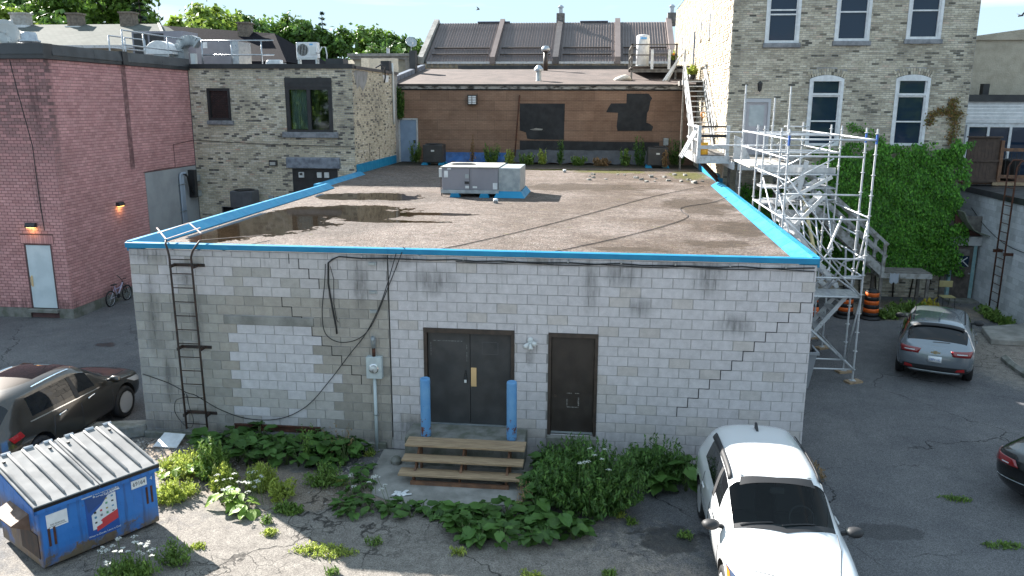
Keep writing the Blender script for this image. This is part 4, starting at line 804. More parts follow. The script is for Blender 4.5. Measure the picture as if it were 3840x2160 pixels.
m = MB(); m.lathe([(.0, 8.14), (.28, 8.16), (.36, 8.26), (.28, 8.38), (.12, 8.42), (0, 8.4)], (10.55, 27.3, 0), 12); m.v = [(10.55+(x-10.55)*1.3, y, z+.05*math.sin(x*9)) for x, y, z in m.v]; tag(m.build('sack', mat('cream_sack', (.6, .56, .5), (.5, .46, .4), .9), None, True), 'lumpy cream sack lying on the brown roof before the deck', 'sack')
# ------------------------------------------------------------ tall cream brick building at right
M_tall = brickmat('buff_brick', [(0, (.10, .095, .08)), (.04, (.2, .18, .14)), (.10, (.38, .335, .26)), (.55, (.53, .475, .37)), (.9, (.62, .57, .465)), (1, (.54, .43, .34))], soot=.5, dark=[(17.2, 15.6, 8.7, 1.6, 2, .45), (20.5, 15.6, 8.75, 1.5, 2, .4), (14.3, 15.6, 8.5, .35, 2, 3.5), (15.9, 15.6, 8.2, .9, 2, .35), (22.3, 15.6, 8.5, .3, 2, 3), (19.0, 15.6, 7.0, .6, 2, 1.2), (16.4, 15.6, 7.2, .4, 2, 1.0), (15, 15.6, 3.5, 2, 2, 2)])
TB = thing('tall_brick_building', 'tall buff brick building with white framed windows and ivy at its foot', 'building', (18.2, 17, 0))
X0, X1, YF, ZT = 14.1, 22.45, 15.6, 12.9
win = [(15.26, 16.45, 9.17, 11.3), (17.66, 18.85, 9.23, 11.35), (20.08, 21.25, 9.28, 11.4)]
arc = [(16.95, 18.14, 5.57, 7.94), (19.92, 21.09, 5.60, 7.96)]; dr = (14.68, 15.65, 5.2, 7.23)
hs = win+[(a, b, c, d_+.14) for a, b, c, d_ in arc]+[dr]
wall_with_holes(TB, 'front_wall', M_mortar, X0+.01, X1, YF+.01, YF+.3, 0, ZT, hs)
part('side_wall', mat('cream_mortar', (.52, .46, .37), (.44, .39, .31), .9), TB, (X0+.02, X0+.3, YF+.3, 40, 0, ZT)); part('side_wall', M_mortar, TB, (X1-.3, X1, YF+.3, 40, 0, ZT)); part('rear_wall', M_mortar, TB, (X0+.3, X1-.3, 39.7, 40, 0, ZT)); part('roof', M_coping, TB, (X0+.3, X1-.3, YF+.3, 39.7, ZT-.3, ZT-.1))
sillb = [(a-.05, b+.06, c-.16, c) for a, b, c, d_ in win]
def arch_z(x, a, b, c0): # segmental arch over an opening
    t = (x-(a+b)/2)/((b-a)/2); return c0+.13*(1-t*t)
masonry(TB, 'brick', (X0, YF+.01, 0), (1, 0, 0), (0, -1, 0), X1-X0, 0., ZT, .235, .0725, .011, .010, [M_tall], holes=[(a-X0, b-X0, c, d_) for a, b, c, d_ in hs+sillb], singles=300, jit=.004,
        skip=lambda u, z: any(a-X0 < u < b-X0 and d_ < z < arch_z(u+X0, a, b, d_)+.27 for a, b, c, d_ in arc))
M_cpaint = NT('cream_painted_masonry'); _p = M_cpaint.pos(); _c = M_cpaint.mix(M_cpaint.rng(M_cpaint.noise(_p, 2.5, 6.), .4, .65), c4((.50, .44, .345)), c4((.40, .345, .265)))
M_cpaint = M_cpaint.out(M_cpaint.scale(_c, M_cpaint.rng(M_cpaint.rand(), 0, 1, .85, 1.1)), .8, 0, .3, M_cpaint.bump(M_cpaint.noise(_p, 18., 5.), .7, .03))
sw = [(21.86, 22.33, 9.85, 10.95), (25.03, 25.5, 10.0, 11.05), (30.5, 30.95, 9.8, 10.75), (34.4, 34.9, 9.85, 10.9), (27.65, 28.5, 8.55, 10.7)]
masonry(TB, 'painted_brick', (X0+.02, YF, 0), (0, 1, 0), (-1, 0, 0), 24.3, 4.1, ZT, .3, .105, .02, .026, [M_cpaint], holes=[(a-YF, b-YF, c, d_) for a, b, c, d_ in sw], singles=300, jit=.018)
for a, b, c, d_ in sw:
    w_ = part('window_frame', M_white if d_-c < 1.5 else M_whitewood, TB, (X0+.0, X0+.05, a, a+.05, c, d_), (X0+.0, X0+.05, b-.05, b, c, d_), (X0+.0, X0+.05, a+.05, b-.05, d_-.06, d_)); part('pane', M_glass, w_, (X0+.015, X0+.025, a+.05, b-.05, c, d_-.06)); part('sill', M_cpaint, TB, (X0-.07, X0+.05, a-.06, b+.06, c-.1, c))
part('roof_edge', M_bluepaint, TB, (X0-.05, X0+.3, YF, 39.9, ZT, ZT+.1))
def sash(a, b, c, d_, mid, top=None, nm='window_frame'):
    w_ = .1; f = part('window_frame', M_white, TB, (a, a+w_, YF-.03, YF+.12, c, d_), (b-w_, b, YF-.03, YF+.12, c, d_), (a+w_, b-w_, YF-.03, YF+.12, c, c+.09), (a+w_, b-w_, YF-.03, YF+.12, d_-.09, d_))
    part('sash_stile', M_white, f, (a+w_, a+w_+.05, YF+.02, YF+.1, c+.09, d_-.09), (b-w_-.05, b-w_, YF+.02, YF+.1, c+.09, d_-.09))
    for z in ([mid] if not isinstance(mid, (list, tuple)) else mid): part('meeting_rail', M_plastic if top else M_white, f, (a+w_+.05, b-w_-.05, YF+.03, YF+.1, z-.025, z+.025))
    zs = [c+.09]+sorted([mid] if not isinstance(mid, (list, tuple)) else mid)+[d_-.09]
    for p, q in zip(zs, zs[1:]): part('pane', M_glass, f, (a+w_+.05, b-w_-.05, YF+.085, YF+.092, p+.025*(p != zs[0]), q-.025*(q != zs[-1])))
    return f
for i, (a, b, c, d_) in enumerate(win): sash(a, b, c, d_, (10.15, 10.3)[:1+(i == 0)] if i == 0 else 10.19+.03*i); part('sill', M_stone, TB, (a-.05, b+.06, YF-.1, YF+.05, c-.155, c), bevel=.008)
for a, b, c, d_ in arc:
    f = sash(a, b, c, d_, (6.45, 7.33))
    part('transom', M_white, f, (a+.1, b-.1, YF-.02, YF+.1, 7.36, 7.44))
    m = MB(); n = 12; P = [(a+(b-a)*i/n, arch_z(a+(b-a)*i/n, a, b, d_)-.002) for i in range(n+1)]+[(b, d_), (a, d_)]; m.prism(P, 'y', YF-.03, YF+.1); m.build('arch_head', M_white, f)
    for ring in range(2):
        k = 15
        for i in range(k):
            t = (i+.5)/k*2-1; x = (a+b)/2+t*((b-a)/2+.04+.06*ring); z = arch_z((a+b)/2+t*(b-a)/2, a, b, d_)+.06+.115*ring; an = -t*.32
            m = MB(); M_ = Matrix.Translation((x, YF+.0, z)) @ Matrix.Rotation(-an, 4, 'Y'); m.mbox(M_, .066, .024, .105); m.build('arch_brick', M_tall, TB)
part('room_dark', M_darkroom, TB, (14.5, 22.0, YF+.36, YF+.4, 4.5, 11.6))
d = part('door', mat('grey_lilac_door', (.40, .39, .42), (.36, .35, .38), .5), TB, (14.78, 15.55, YF+.03, YF+.08, 5.22, 7.1)); part('door_frame', mat('frame_grey', (.44, .45, .48), None, .5), TB, (14.68, 14.775, YF-.03, YF+.1, 5.2, 7.23), (15.555, 15.65, YF-.03, YF+.1, 5.2, 7.23), (14.775, 15.555, YF-.03, YF+.1, 7.105, 7.23))
part('pane', mat('frosted', (.42, .46, .48), (.34, .38, .4), .2), d, (14.9, 15.43, YF+.02, YF+.03, 6.25, 7.0)); m = MB()
for x0 in (14.9, 15.2): m.box(x0, x0+.23, YF+.015, YF+.03, 5.35, 6.1)
m.build('panel', d.data.materials[0], d, bevel=.01); m = MB(); m.lathe([(.03, 0), (.03, -.05), (0, -.06)], (15.48, YF+.03, 6.15), 8, 'y'); m.build('handle', M_brass, d)
ln = thing('wall_lantern', 'small dark wall lantern above the grey door of the buff building', 'lantern', (15.19, YF, 7.68)); m = MB(); m.lathe([(.0, 7.86), (.05, 7.82), (.1, 7.76), (.085, 7.74), (.06, 7.52), (.0, 7.47)], (15.19, YF-.13, 0), 6); m.build('cage', M_black, ln); m = MB(); m.tube([(15.19, YF, 7.62), (15.19, YF-.06, 7.72), (15.19, YF-.13, 7.86)], .014, 6); m.box(15.15, 15.23, YF-.02, YF, 7.55, 7.7); m.build('arm', M_black, ln)

# ------------------------------------------------------------ row with brown metal roof
MR = thing('metal_roof_row', 'row building with brown standing seam metal roof in four bays', 'building', (5, 49, 0))
M_mroof = mat('brown_metal_roof', (.20, .165, .155), (.165, .135, .128), .6, .0, ns=.7, rnd=.05, spec=.2)
M_pal = mat('cream_far_brick', (.36, .33, .26), (.26, .24, .19), .9, ns=3, bump=.3)
part('wall', M_pal, MR, (-3.9, 14.6, 46.2, 57.8, 0, 9.95)); 
eave, ridge = Vector((0, 45.9, 10.0)), Vector((0, 52, 13.3)); sl = (ridge-eave)
me = None; k = 0; xx = [-3.65]+[-3.65+.41*i for i in range(1, 45)]
m = MB(); dz = Vector((0, -sl.z, sl.y)).normalized()
def rp_(x, t, h): return Vector((x, 0, 0))+eave+sl*t+dz*h
m.add([rp_(0, 0, 0), rp_(.405, 0, 0), rp_(.405, 1, 0), rp_(0, 1, 0)], [(0, 1, 2, 3)]); 
for xo in (0, .2): m.add([rp_(xo, 0, 0.001), rp_(xo+.035, 0, .001), rp_(xo+.035, 1, .001), rp_(xo, 1, .001), rp_(xo+.008, 0, .05), rp_(xo+.027, 0, .05), rp_(xo+.027, 1, .05), rp_(xo+.008, 1, .05)], MB.BF)
pm = m.mesh('roof_panel', M_mroof)
for x in xx:
    if x > 14.3: break
    o = bpy.data.objects.new('roof_panel', pm); col.objects.link(o); setparent(o, MR); o.location.x = x
m = MB(); m.add([(-3.8, 52.0, 13.28), (14.6, 52.0, 13.28), (14.6, 58, 10), (-3.8, 58, 10)], [(0, 1, 2, 3)]); m.build('rear_roof', M_mroof, MR)
for x, w_, mm in ((-3.95, .4, M_conc), (1.42, .36, M_mroof), (6.05, .42, mat('divider_dark', (.09, .08, .08), (.07, .06, .06), .6)), (10.55, .4, M_mroof), (14.5, .4, M_mroof)):
    m = MB(); m.prism([(45.6, 9.85), (45.6, 10.35), (52, 13.62), (58.2, 10.35), (58.2, 9.85)], 'x', x-w_/2, x+w_/2); m.build('party_wall', mm, MR)
for a, b in ((-3.3, 1.0), (1.85, 5.6), (6.5, 10.1), (10.95, 14.2)):
    for t, aa, bb in ((.14, a, b), (.3, a-.0, b-.05)):
        m = MB(); m.bar(rp_(aa, t, .14), rp_(bb, t, .14), .1, .09, up=dz); m.build('snow_guard', M_brownsteel, MR)
    part('gutter', M_whitewood, MR, (a-.2, b+.2, 45.72, 45.88, 9.86, 10.02))
part('ridge_cap', mat('ridge_dark', (.05, .05, .07), None, .5), MR, (-.6, 2.0, 51.9, 52.1, 13.3, 13.42), (7.6, 9.8, 51.9, 52.1, 13.3, 13.42)) 
part('eave_stone', M_conc, MR, (-3.9, 14.6, 46.0, 46.2, 9.6, 9.94)); 
for k in range(39): part('dentil', M_pal, MR, (-3.7+k*.46, -3.55+k*.46, 45.96, 46.0, 9.62, 9.88))
for x, y, nm in ((6.05, 52, 'a'), (14.75, 52.2, 'b')):
    c = part('chimney', M_greywood, MR, (x-.32, x+.32, y-.3, y+.3, 13.0, 14.0), bevel=.01); m = MB(); m.cyl((x, y, 14.0), (x, y, 14.45), .16, n=10); m.lathe([(.24, 14.42), (.24, 14.5), (.1, 14.62), (0, 14.62)], (x, y, 0), 10); m.build('flue', M_galv, c)

# ------------------------------------------------------------ corniced block and slate roofed houses at left
CO = thing('corniced_building', 'far cream building with bracketed stone cornice left of the metal roof', 'building', (-6, 46, 0))
part('wall', M_pal, CO, (-8.5, -4.3, 44.1, 52, 0, 10.1)); part('cornice', M_conc, CO, (-8.9, -4.2, 43.7, 52, 10.3, 10.5), (-8.75, -4.2, 43.85, 52, 10.1, 10.3)); 
for x in (-7.2, -4.55): m = MB(); m.prism([(43.7, 10.1), (44.1, 10.1), (44.1, 9.3), (44.0, 9.3)], 'x', x-.12, x+.12); m.build('bracket', M_conc, CO)
m = MB(); m.add([(-8.5, 44.1, 0), (-9.4, 45.2, 0), (-9.4, 52, 0), (-8.5, 52, 0), (-8.5, 44.1, 10.1), (-9.4, 45.2, 10.1), (-9.4, 52, 10.1), (-8.5, 52, 10.1)], MB.BF); m.build('bay', M_pal, CO); part('roof_pipe', M_galv, CO, (-6.6, -6.4, 46, 46.2, 10.4, 11.0))
ds = thing('satellite_dish', 'small grey satellite dish at the end of the metal roof', 'satellite dish', (-4.45, 45, 10.5)); 
def dish(o, c, r, d_, mm):
    d_ = Vector(d_).normalized(); u = d_.cross(Vector((0, 0, 1))).normalized(); v_ = u.cross(d_); c = Vector(c); m = MB(); n = 16; P = []
    for i in range(4): P.append([c+(u*math.cos(2*math.pi*k/n)+v_*math.sin(2*math.pi*k/n)*1.1)*r*i/3+d_*.12*r*(i/3)**2*2 for k in range(n+1)])
    m.grid(P); ob = m.build('reflector', mm, o, True); so = ob.modifiers.new('s', 'SOLIDIFY'); so.thickness = .02
    m = MB(); m.tube([c-v_*r*.8, c-v_*r*.9+d_*r*.9], .02, 6); m.build('feed_arm', M_galv, o); m = MB(); m.mbox(Matrix.Translation(c-v_*r*.85+d_*r*.95), .1, .1, .14); m.build('receiver', M_plastic, o)
    m = MB(); m.tube([c-d_*.05, c-Vector((0, 0, r*.9)), Vector((c.x, c.y, o.location.z))], .03, 8); m.build('mast', M_galv, o)
dish(ds, (-4.45, 44.9, 11.3), .42, (.3, -.6, .5), M_galvdull)
M_shing = NT('grey_shingle'); _p = M_shing.pos(); _r = M_shing.n('ShaderNodeTexBrick', {'Vector': M_shing.n('ShaderNodeCombineXYZ', {0: M_shing.n('ShaderNodeSeparateXYZ', {0: _p}).outputs[0], 1: M_shing.math('MULTIPLY', M_shing.n('ShaderNodeSeparateXYZ', {0: _p}).outputs[2], 3.6)}).outputs[0], 'Scale': 1., 'Brick Width': .5, 'Row Height': .3, 'Mortar Size': .02, 'Color1': (.115, .122, .11, 1), 'Color2': (.14, .143, .13, 1), 'Mortar': (.085, .088, .08, 1)}).outputs[0]
M_shing = M_shing.out(M_shing.scale(_r, M_shing.rng(M_shing.noise(_p, .8, 5.), .3, .7, .9, 1.1)), .95, 0, .1)
M_slate = mat('dark_slate', (.012, .011, .014), (.022, .02, .024), .95, ns=8, bump=.4, bs=6, spec=.05)
M_oldbrick = mat('old_chimney_brick', (.20, .165, .13), (.11, .09, .075), .9, ns=6, bump=.5, bs=12)
GH = thing('shingle_roof_house', 'far house with long grey shingled roof and brick chimneys at upper left', 'house', (-28, 45, 0))
part('wall', M_pal, GH, (-46, -20.5, 38.6, 51, 0, 10.7))
m = MB(); A = [(-47, 38, 10.75), (-19.5, 38, 10.75), (-23.8, 45, 12.75), (-47, 45, 12.75), (-19.5, 52, 10.75), (-47, 52, 10.75)]
m.add(A, [(0, 1, 2, 3), (1, 4, 2), (3, 2, 4, 5), (0, 3, 5), (0, 5, 4, 1)]); m.build('roof', M_shing, GH)
m = MB(); m.bar((-19.4, 37.95, 10.8), (-23.8, 45, 12.8), .16, .08); m.build('hip_cap', mat('hip_tan', (.30, .29, .25), None, .9), GH)
part('fascia', M_whitewood, GH, (-47, -19.4, 37.85, 37.98, 10.55, 10.74))
def chim(o, x0, x1, y, z0, z1, mm, base=None, cap=True):
    c = part('chimney', mm, o, (x0, x1, y-.45, y+.45, z0, z1))
    if cap: part('cap', mm, c, (x0-.08, x1+.08, y-.53, y+.53, z1, z1+.12))
    if base: part('flashing', base, c, (x0-.12, x1+.12, y-.6, y+.6, z0, z0+.45))
chim(GH, -35.1, -33.95, 44.6, 12.2, 13.45, mat('pale_chimney', (.42, .40, .37), (.3, .28, .25), .9, ns=6), M_white); chim(GH, -30.55, -29.65, 44.6, 12.1, 13.4, M_oldbrick, M_plastic); chim(GH, -26.35, -25.4, 44.6, 12.0, 13.45, M_oldbrick)
m = MB(); m.bar((-37.3, 39.5, 11.35), (-35.1, 44.3, 12.9), .5, .28); m.build('parapet_flashing', M_white, GH)
DH = thing('slate_roof_house', 'far house with dark slate roof sloping down behind the railings', 'house', (-18, 46, 0))
part('wall', M_pal, DH, (-20.4, -12.6, 41.2, 51, 0, 9.55)); m = MB(); A = [(-22, 40.4, 9.75), (-12.2, 40.4, 9.75), (-15.2, 46, 12.1), (-24.4, 46, 12.75), (-12.2, 52, 9.75), (-24, 52, 9.75)]
m.add(A, [(0, 1, 2, 3), (1, 4, 2), (3, 2, 4, 5), (0, 3, 5)]); m.build('roof', M_slate, DH); chim(DH, -17.7, -16.85, 45.6, 11.6, 12.75, M_oldbrick); part('fascia', M_whitewood, DH, (-20.6, -12.3, 40.5, 40.62, 9.5, 9.7))
m = MB(); m.prism([(38.0, 9.3), (38.0, 9.7), (41.5, 9.9), (41.5, 9.3)], 'x', -18.5, -12.6); m.build('lean_to_roof', M_slate, DH)

# ------------------------------------------------------------ roof equipment at left
ds = thing('satellite_dish', 'pale satellite dish on the pink building roof at the left edge', 'satellite dish', (-11.2, 12, 8.3)); dish(ds, (-11.2, 12, 9.35), .42, (.9, -.8, .35), mat('dish_grey', (.42, .43, .42), None, .5))
vt = thing('domed_vent', 'shiny domed metal vent on the pink building roof', 'roof vent', (-10.35, 12, 8.3)); m = MB(); m.lathe([(.12, 8.3), (.12, 9.0), (.34, 9.02), (.36, 9.1), (.27, 9.14), (.26, 9.3), (.22, 9.38), (0, 9.4)], (-10.35, 12, 0), 16); m.build('hood', M_galv, vt, True)
def guard(name, lb, posts, top, mid, ztop, zmid, z0):
    o = thing('guard_rail', lb, 'railing', (posts[0][0], posts[0][1], z0))
    for (x, y) in posts: m = MB(); m.cyl((x, y, z0), (x, y, ztop), .03, n=8); m.build('post', M_galv, o, True)
    for z in (ztop, zmid):
        m = MB(); m.cyl((top[0][0], top[0][1], z), (top[1][0], top[1][1], z), .027, n=8); m.build('rail', M_galv, o, True)
    return o
guard('a', 'galvanised pipe guard rail along the side of the pink roof', [(-8.3, 14.3), (-8.3, 15.75), (-8.3, 17.55)], [(-8.3, 14.3), (-8.3, 19.25)], 0, 9.64, 9.12, 8.3)
guard('b', 'short galvanised rail with gate behind the pink roof guard rail', [(-8.9, 14.4), (-8.75, 15.2), (-8.75, 16.6)], [(-8.9, 14.4), (-8.75, 16.6)], 0, 9.45, 9.02, 8.3)
guard('c', 'galvanised pipe guard rail on the cream building roof', [(-7.36, 18.6), (-6.06, 18.6), (-4.74, 18.6)], [(-7.36, 18.6), (-4.2, 18.6)], 0, 9.56, 8.98, 8.38)
hv = thing('rooftop_unit', 'wide lilac grey rooftop unit with louvres on the pink roof', 'air conditioner', (-10.2, 20.8, 8.3)); part('cabinet', mat('lilac_unit', (.20, .20, .235), None, .5), hv, (-11.4, -9.0, 20.2, 21.6, 8.4, 10.1), bevel=.01); part('base', M_galvdull, hv, (-11.3, -9.1, 20.3, 21.5, 8.3, 8.4))
for k in range(2): part('louvre_bank', M_black, hv, (-11.3+k*.75, -10.65+k*.75, 20.18, 20.2, 9.0, 10.0))
part('sticker', M_white, hv, (-9.3, -9.1, 20.18, 20.2, 9.3, 9.6))
hv = thing('rooftop_unit', 'grey box unit with riveted side behind the cream roof railing', 'air conditioner', (-7.3, 20.4, 8.38)); part('cabinet', mat('warm_grey_unit', (.27, .255, .28), (.24, .225, .25), .5), hv, (-8.35, -6.75, 20.0, 21.4, 8.45, 9.7), bevel=.01); part('side_panel', M_galv, hv, (-6.748, -6.4, 20.05, 21.35, 8.45, 9.64)); part('base', M_galvdull, hv, (-8.3, -6.45, 20.1, 21.3, 8.38, 8.45)); part('sticker', M_white, hv, (-8.0, -7.8, 19.985, 20.0, 9.35, 9.6))
hd = thing('exhaust_hood', 'white half round exhaust hood on the pink roof', 'exhaust hood', (-9.1, 18.5, 8.3)); m = MB(); P = [(-9.1+.62*math.cos(t), 9.0+.55*math.sin(t)) for t in [math.pi*i/14 for i in range(15)]]; m.prism(P, 'y', 18.2, 18.9); m.build('hood', M_white, hd, bevel=.01); part('curb', M_galvdull, hd, (-9.35, -8.7, 18.25, 18.85, 8.3, 9.0))
gn = thing('gooseneck_duct', 'galvanised gooseneck duct curving over the roof corner', 'duct', (-8.4, 18.9, 8.3)); m = MB(); P = [(-8.45, 8.3), (-8.45, 9.2)]+[(-8.0-.45*math.cos(t), 9.2+.4*math.sin(t)) for t in [math.pi*i/10*.8 for i in range(1, 11)]]
for (a, c), (b, d_) in zip(P, P[1:]): m.bar((a, 18.9, c), (b, 18.9, d_), .42, .42, up=(0, 1, 0))
m.build('duct', M_galvdull, gn); part('pipe_stub', M_plastic, gn, (-7.95, -7.75, 18.7, 18.9, 8.3, 9.05))
ms = thing('split_unit', 'white mini split condenser raised on a stand over the cream building', 'air conditioner', (-2.85, 19, 8.38)); part('cabinet', M_white, ms, (-3.31, -2.40, 18.8, 19.15, 8.86, 9.5), bevel=.02); m = MB(); m.lathe([(.24, 18.8), (.24, 18.785), (.22, 18.785), (.22, 18.8), (0, 18.8)], (-3.02, 0, 9.19), 24, 'y'); m.build('fan_guard', mat('fan_grey', (.16, .16, .15), None, .5), ms)
for k in range(7): part('grille_bar', M_plastic, ms, (-3.22+k*.065, -3.205+k*.065, 18.78, 18.786, 8.98, 9.4))
part('stand', M_plastic, ms, (-3.27, -3.21, 18.82, 18.88, 8.38, 8.86), (-2.5, -2.44, 18.82, 18.88, 8.38, 8.86), (-3.27, -3.21, 19.06, 19.12, 8.38, 8.86), (-2.5, -2.44, 19.06, 19.12, 8.38, 8.86), (-3.3, -2.42, 18.8, 18.84, 8.8, 8.86)); part('label_plate', M_bluepaint, ms, (-2.72, -2.58, 18.79, 18.8, 9.38, 9.44)); part('side_cover', M_plastic, ms, (-2.7, -2.45, 18.77, 18.8, 9.0, 9.32))
m = MB(); m.tube([(-2.45, 18.78, 9.1), (-2.3, 18.75, 9.05), (-2.2, 18.8, 9.3), (-2.05, 18.85, 9.3), (-2.0, 18.85, 9.0), (-2.05, 18.9, 8.4)], .03, 6); m.build('line_set', M_plastic, ms, True)
m = MB(); m.prism([(-4.6, 8.38), (-4.55, 8.72), (-4.45, 8.78), (-3.95, 8.78), (-3.9, 8.38)], 'y', 18.5, 18.9); tag(m.build('vent_hood', M_white, None, bevel=.03), 'low white vent hood at the cream building roof edge', 'vent')
part('x', M_coping, None, (-1.95, -1.2, 18.5, 19.2, 8.38, 8.82)); bpy.data.objects['x'].name = 'roof_hatch'; tag(bpy.data.objects['roof_hatch'], 'low dark roof hatch box near the cream building corner', 'roof hatch')

# ------------------------------------------------------------ white buildings at the right edge
WB = thing('white_block_building', 'low white painted block building with black roof edge at the right edge', 'building', (26.5, 12.5, 0))
M_wblk = brickmat('white_block', [(0, (.42, .44, .46)), (.5, (.52, .54, .57)), (1, (.58, .60, .62))], soot=.3, mottle=.08)
part('wall', mat('white_mortar', (.36, .38, .4), None, .9), WB, (23.41, 31, 8, 17.6, 0, 3.84)); masonry(WB, 'block', (23.41, 8, 0), (0, 1, 0), (-1, 0, 0), 9.6, 0, 3.84, .4, .2, .008, .005, [M_wblk], singles=160, jit=.001)
part('roof_edge', M_coping, WB, (23.34, 31, 7.95, 17.6, 3.84, 4.05)); 
DKR = thing('balcony_deck', 'brown wooden balcony with privacy fence above the white block wall', 'balcony', (25, 18, 4.05))
for k in range(9): part('fence_board', mat('fence_brown', (.10, .066, .05), (.075, .05, .04), .8, ns=5) if k == 0 else bpy.data.materials['fence_brown'], DKR, (23.3+k*.128, 23.3+k*.128+.123, 17.22, 17.25, 4.15, 5.85))
MF = bpy.data.materials['fence_brown']
part('fence_rail', MF, DKR, (23.3, 24.46, 17.18, 17.22, 4.95, 5.03)); part('fence_rail', MF, DKR, (23.3, 24.46, 17.18, 17.22, 4.2, 4.3)); part('fence_cap', MF, DKR, (23.25, 24.5, 17.15, 17.3, 5.85, 5.9)); part('post', M_wood_red, DKR, (24.46, 24.58, 17.15, 17.27, 4.05, 5.75)); 
for z in (5.35, 4.35): part('rail', M_wood_red, DKR, (24.58, 29, 17.15, 17.22, z, z+.12))
for k in range(14): part('baluster', M_black, DKR, (24.7+k*.18, 24.715+k*.18, 17.18, 17.195, 4.4, 5.3))
part('deck_edge', M_wood, DKR, (24.3, 29, 17.1, 17.16, 4.08, 4.2)); part('deck_floor', M_wood_red, DKR, (23.3, 29, 17.3, 19.9, 4.1, 4.18))
RW = thing('white_sided_building', 'white sided house with patio doors and pale masonry wall at the right edge', 'house', (27, 22, 0))
part('wall', M_white, RW, (24.2, 31, 20.0, 28, 0, 6.34)); 
for k in range(6): part('siding_board', M_white, RW, (24.2, 31, 19.93-.0, 19.99, 6.34+k*.14, 6.34+k*.14+.135))
part('roof_edge', M_coping, RW, (24.1, 31, 19.8, 28, 7.18, 7.45)); part('upper_wall', M_cpaint, RW, (24.4, 31, 22, 28, 7.45, 9.75)); m = MB(); m.prism([(24.4, 9.7), (24.4, 9.78), (31, 10.7), (31, 9.7)], 'y', 21.9, 28); m.build('parapet', M_cpaint, RW)
f = part('patio_frame', M_white, RW, (24.3, 24.4, 19.9, 20.0, 4.2, 6.25), (25.1, 25.2, 19.9, 20.0, 4.2, 6.25), (25.95, 26.05, 19.9, 20.0, 4.2, 6.25), (24.4, 25.1, 19.9, 20.0, 6.17, 6.25), (25.2, 25.95, 19.9, 20, 6.17, 6.25))
part('pane', M_glass, f, (24.4, 25.1, 19.95, 19.97, 4.25, 6.17)); part('pane', M_glass, f, (25.2, 25.95, 19.95, 19.97, 4.25, 6.17)); part('pane', M_glass, f, (26.05, 28, 19.95, 19.97, 4.25, 6.17))
for k in range(5): part('pot_vent', M_black, RW, (25.2, 25.45, 21, 21.3, 7.45, 7.9)) if k == 0 else None
pt = thing('plant_pot', 'large black plant pot on the balcony at the right edge', 'plant pot', (25.3, 18.2, 4.18)); m = MB(); m.lathe([(.3, 4.18), (.42, 4.95), (.45, 5.0), (.4, 5.0), (.38, 4.9), (0, 4.9)], (25.3, 18.2, 0), 14); m.build('pot', M_black, pt, True)
l2 = thing('wall_ladder', 'rusty red ladder rising up the white block wall at the right edge', 'ladder', (23.2, 13.4, .3))
for y in (13.08, 13.66): m = MB(); m.tube([(23.18, y, .2), (23.18, y, 5.05), (23.3, y, 5.25), (23.6, y, 5.25)], .028, 8); m.build('rail', M_rust, l2, True)
for k in range(15): m = MB(); m.cyl((23.18, 13.08, .45+k*.3), (23.18, 13.66, .45+k*.3), .014, n=6); m.build('rung', M_rust, l2)
for z in (2.1,): 
    for y in (13.0, 13.74): part('bracket', M_rust, l2, (23.1, 23.4, y-.03, y+.03, z, z+.1))
cable('wall_wire', 'pair of thin dark wires sagging across the white block wall', [(23.36, 16.4, 3.3), (23.36, 15, 2.75), (23.36, 13.4, 2.4), (23.36, 11.5, 2.35)], .012)
SE = thing('shed_entry', 'narrow boarded entry with weathered door and canopy beside the ivy', 'doorway', (22.9, 15.5, 0))
M_teal = mat('teal_paint', (.20, .34, .36), (.28, .4, .42), .7, ns=6)
part('wall', M_greywood, SE, (22.2, 23.4, 15.5, 15.58, 0, 3.1)); d = part('door', mat('weathered_door', (.075, .062, .055), (.12, .10, .09), .85, ns=5), SE, (22.5, 23.18, 15.38, 15.43, .06, 2.0)); part('pane', M_glass, d, (22.62, 23.06, 15.365, 15.38, 1.25, 1.65)); part('upper_panel', M_greywood, d, (22.62, 23.06, 15.365, 15.38, 1.68, 1.92)); m = MB(); m.bar((22.62, 15.36, 1.3), (23.0, 15.36, 1.6), .01, .03); m.bar((22.7, 15.36, 1.6), (23.06, 15.36, 1.27), .01, .03); m.build('glazing_tape', M_white, d); m = MB(); m.lathe([(.03, 0), (.03, -.04), (0, -.05)], (23.12, 15.38, 1.0), 8, 'y'); m.build('handle', M_galv, d)
part('door_frame', M_teal, SE, (22.4, 22.5, 15.36, 15.5, .0, 2.05), (23.18, 23.3, 15.36, 15.5, 0, 2.05)); part('lintel', M_whitewood, SE, (22.3, 23.4, 15.3, 15.5, 2.05, 2.38)); part('step', M_conc_d, SE, (22.3, 23.35, 14.8, 15.36, 0, .08))
for k in range(4):
    m = MB(); y0 = 14.75+k*.2; P = []
    for yy in (y0, y0+.195): P.append([(22.45, yy, 3.35), (22.62, yy, 3.0), (22.85, yy, 2.72), (23.1, yy, 2.58), (23.42, yy, 2.5)])
    m.grid(P); ob = m.build('canopy_board', mat('mossy_board', (.13, .15, .11), (.19, .19, .16), .9, ns=6) if k == 0 else bpy.data.materials['mossy_board'], SE); so = ob.modifiers.new('s', 'SOLIDIFY'); so.thickness = .03
m = MB(); m.prism([(22.4, 2.4), (22.4, 3.2), (22.62, 2.95), (22.85, 2.68), (23.1, 2.54), (23.4, 2.42)], 'y', 15.35, 15.4); m.build('canopy_gable', mat('maroon_board', (.10, .035, .03), (.07, .03, .025), .8), SE)
m = MB(); m.prism([(21.4, 9.45), (21.75, 10.9), (23.3, 11.5), (23.35, 9.3)], 'z', 0, .18); tag(m.build('concrete_slab', M_conc, None, bevel=.02), 'raised grey concrete slab beside the parked grey car', 'slab', kind='structure')
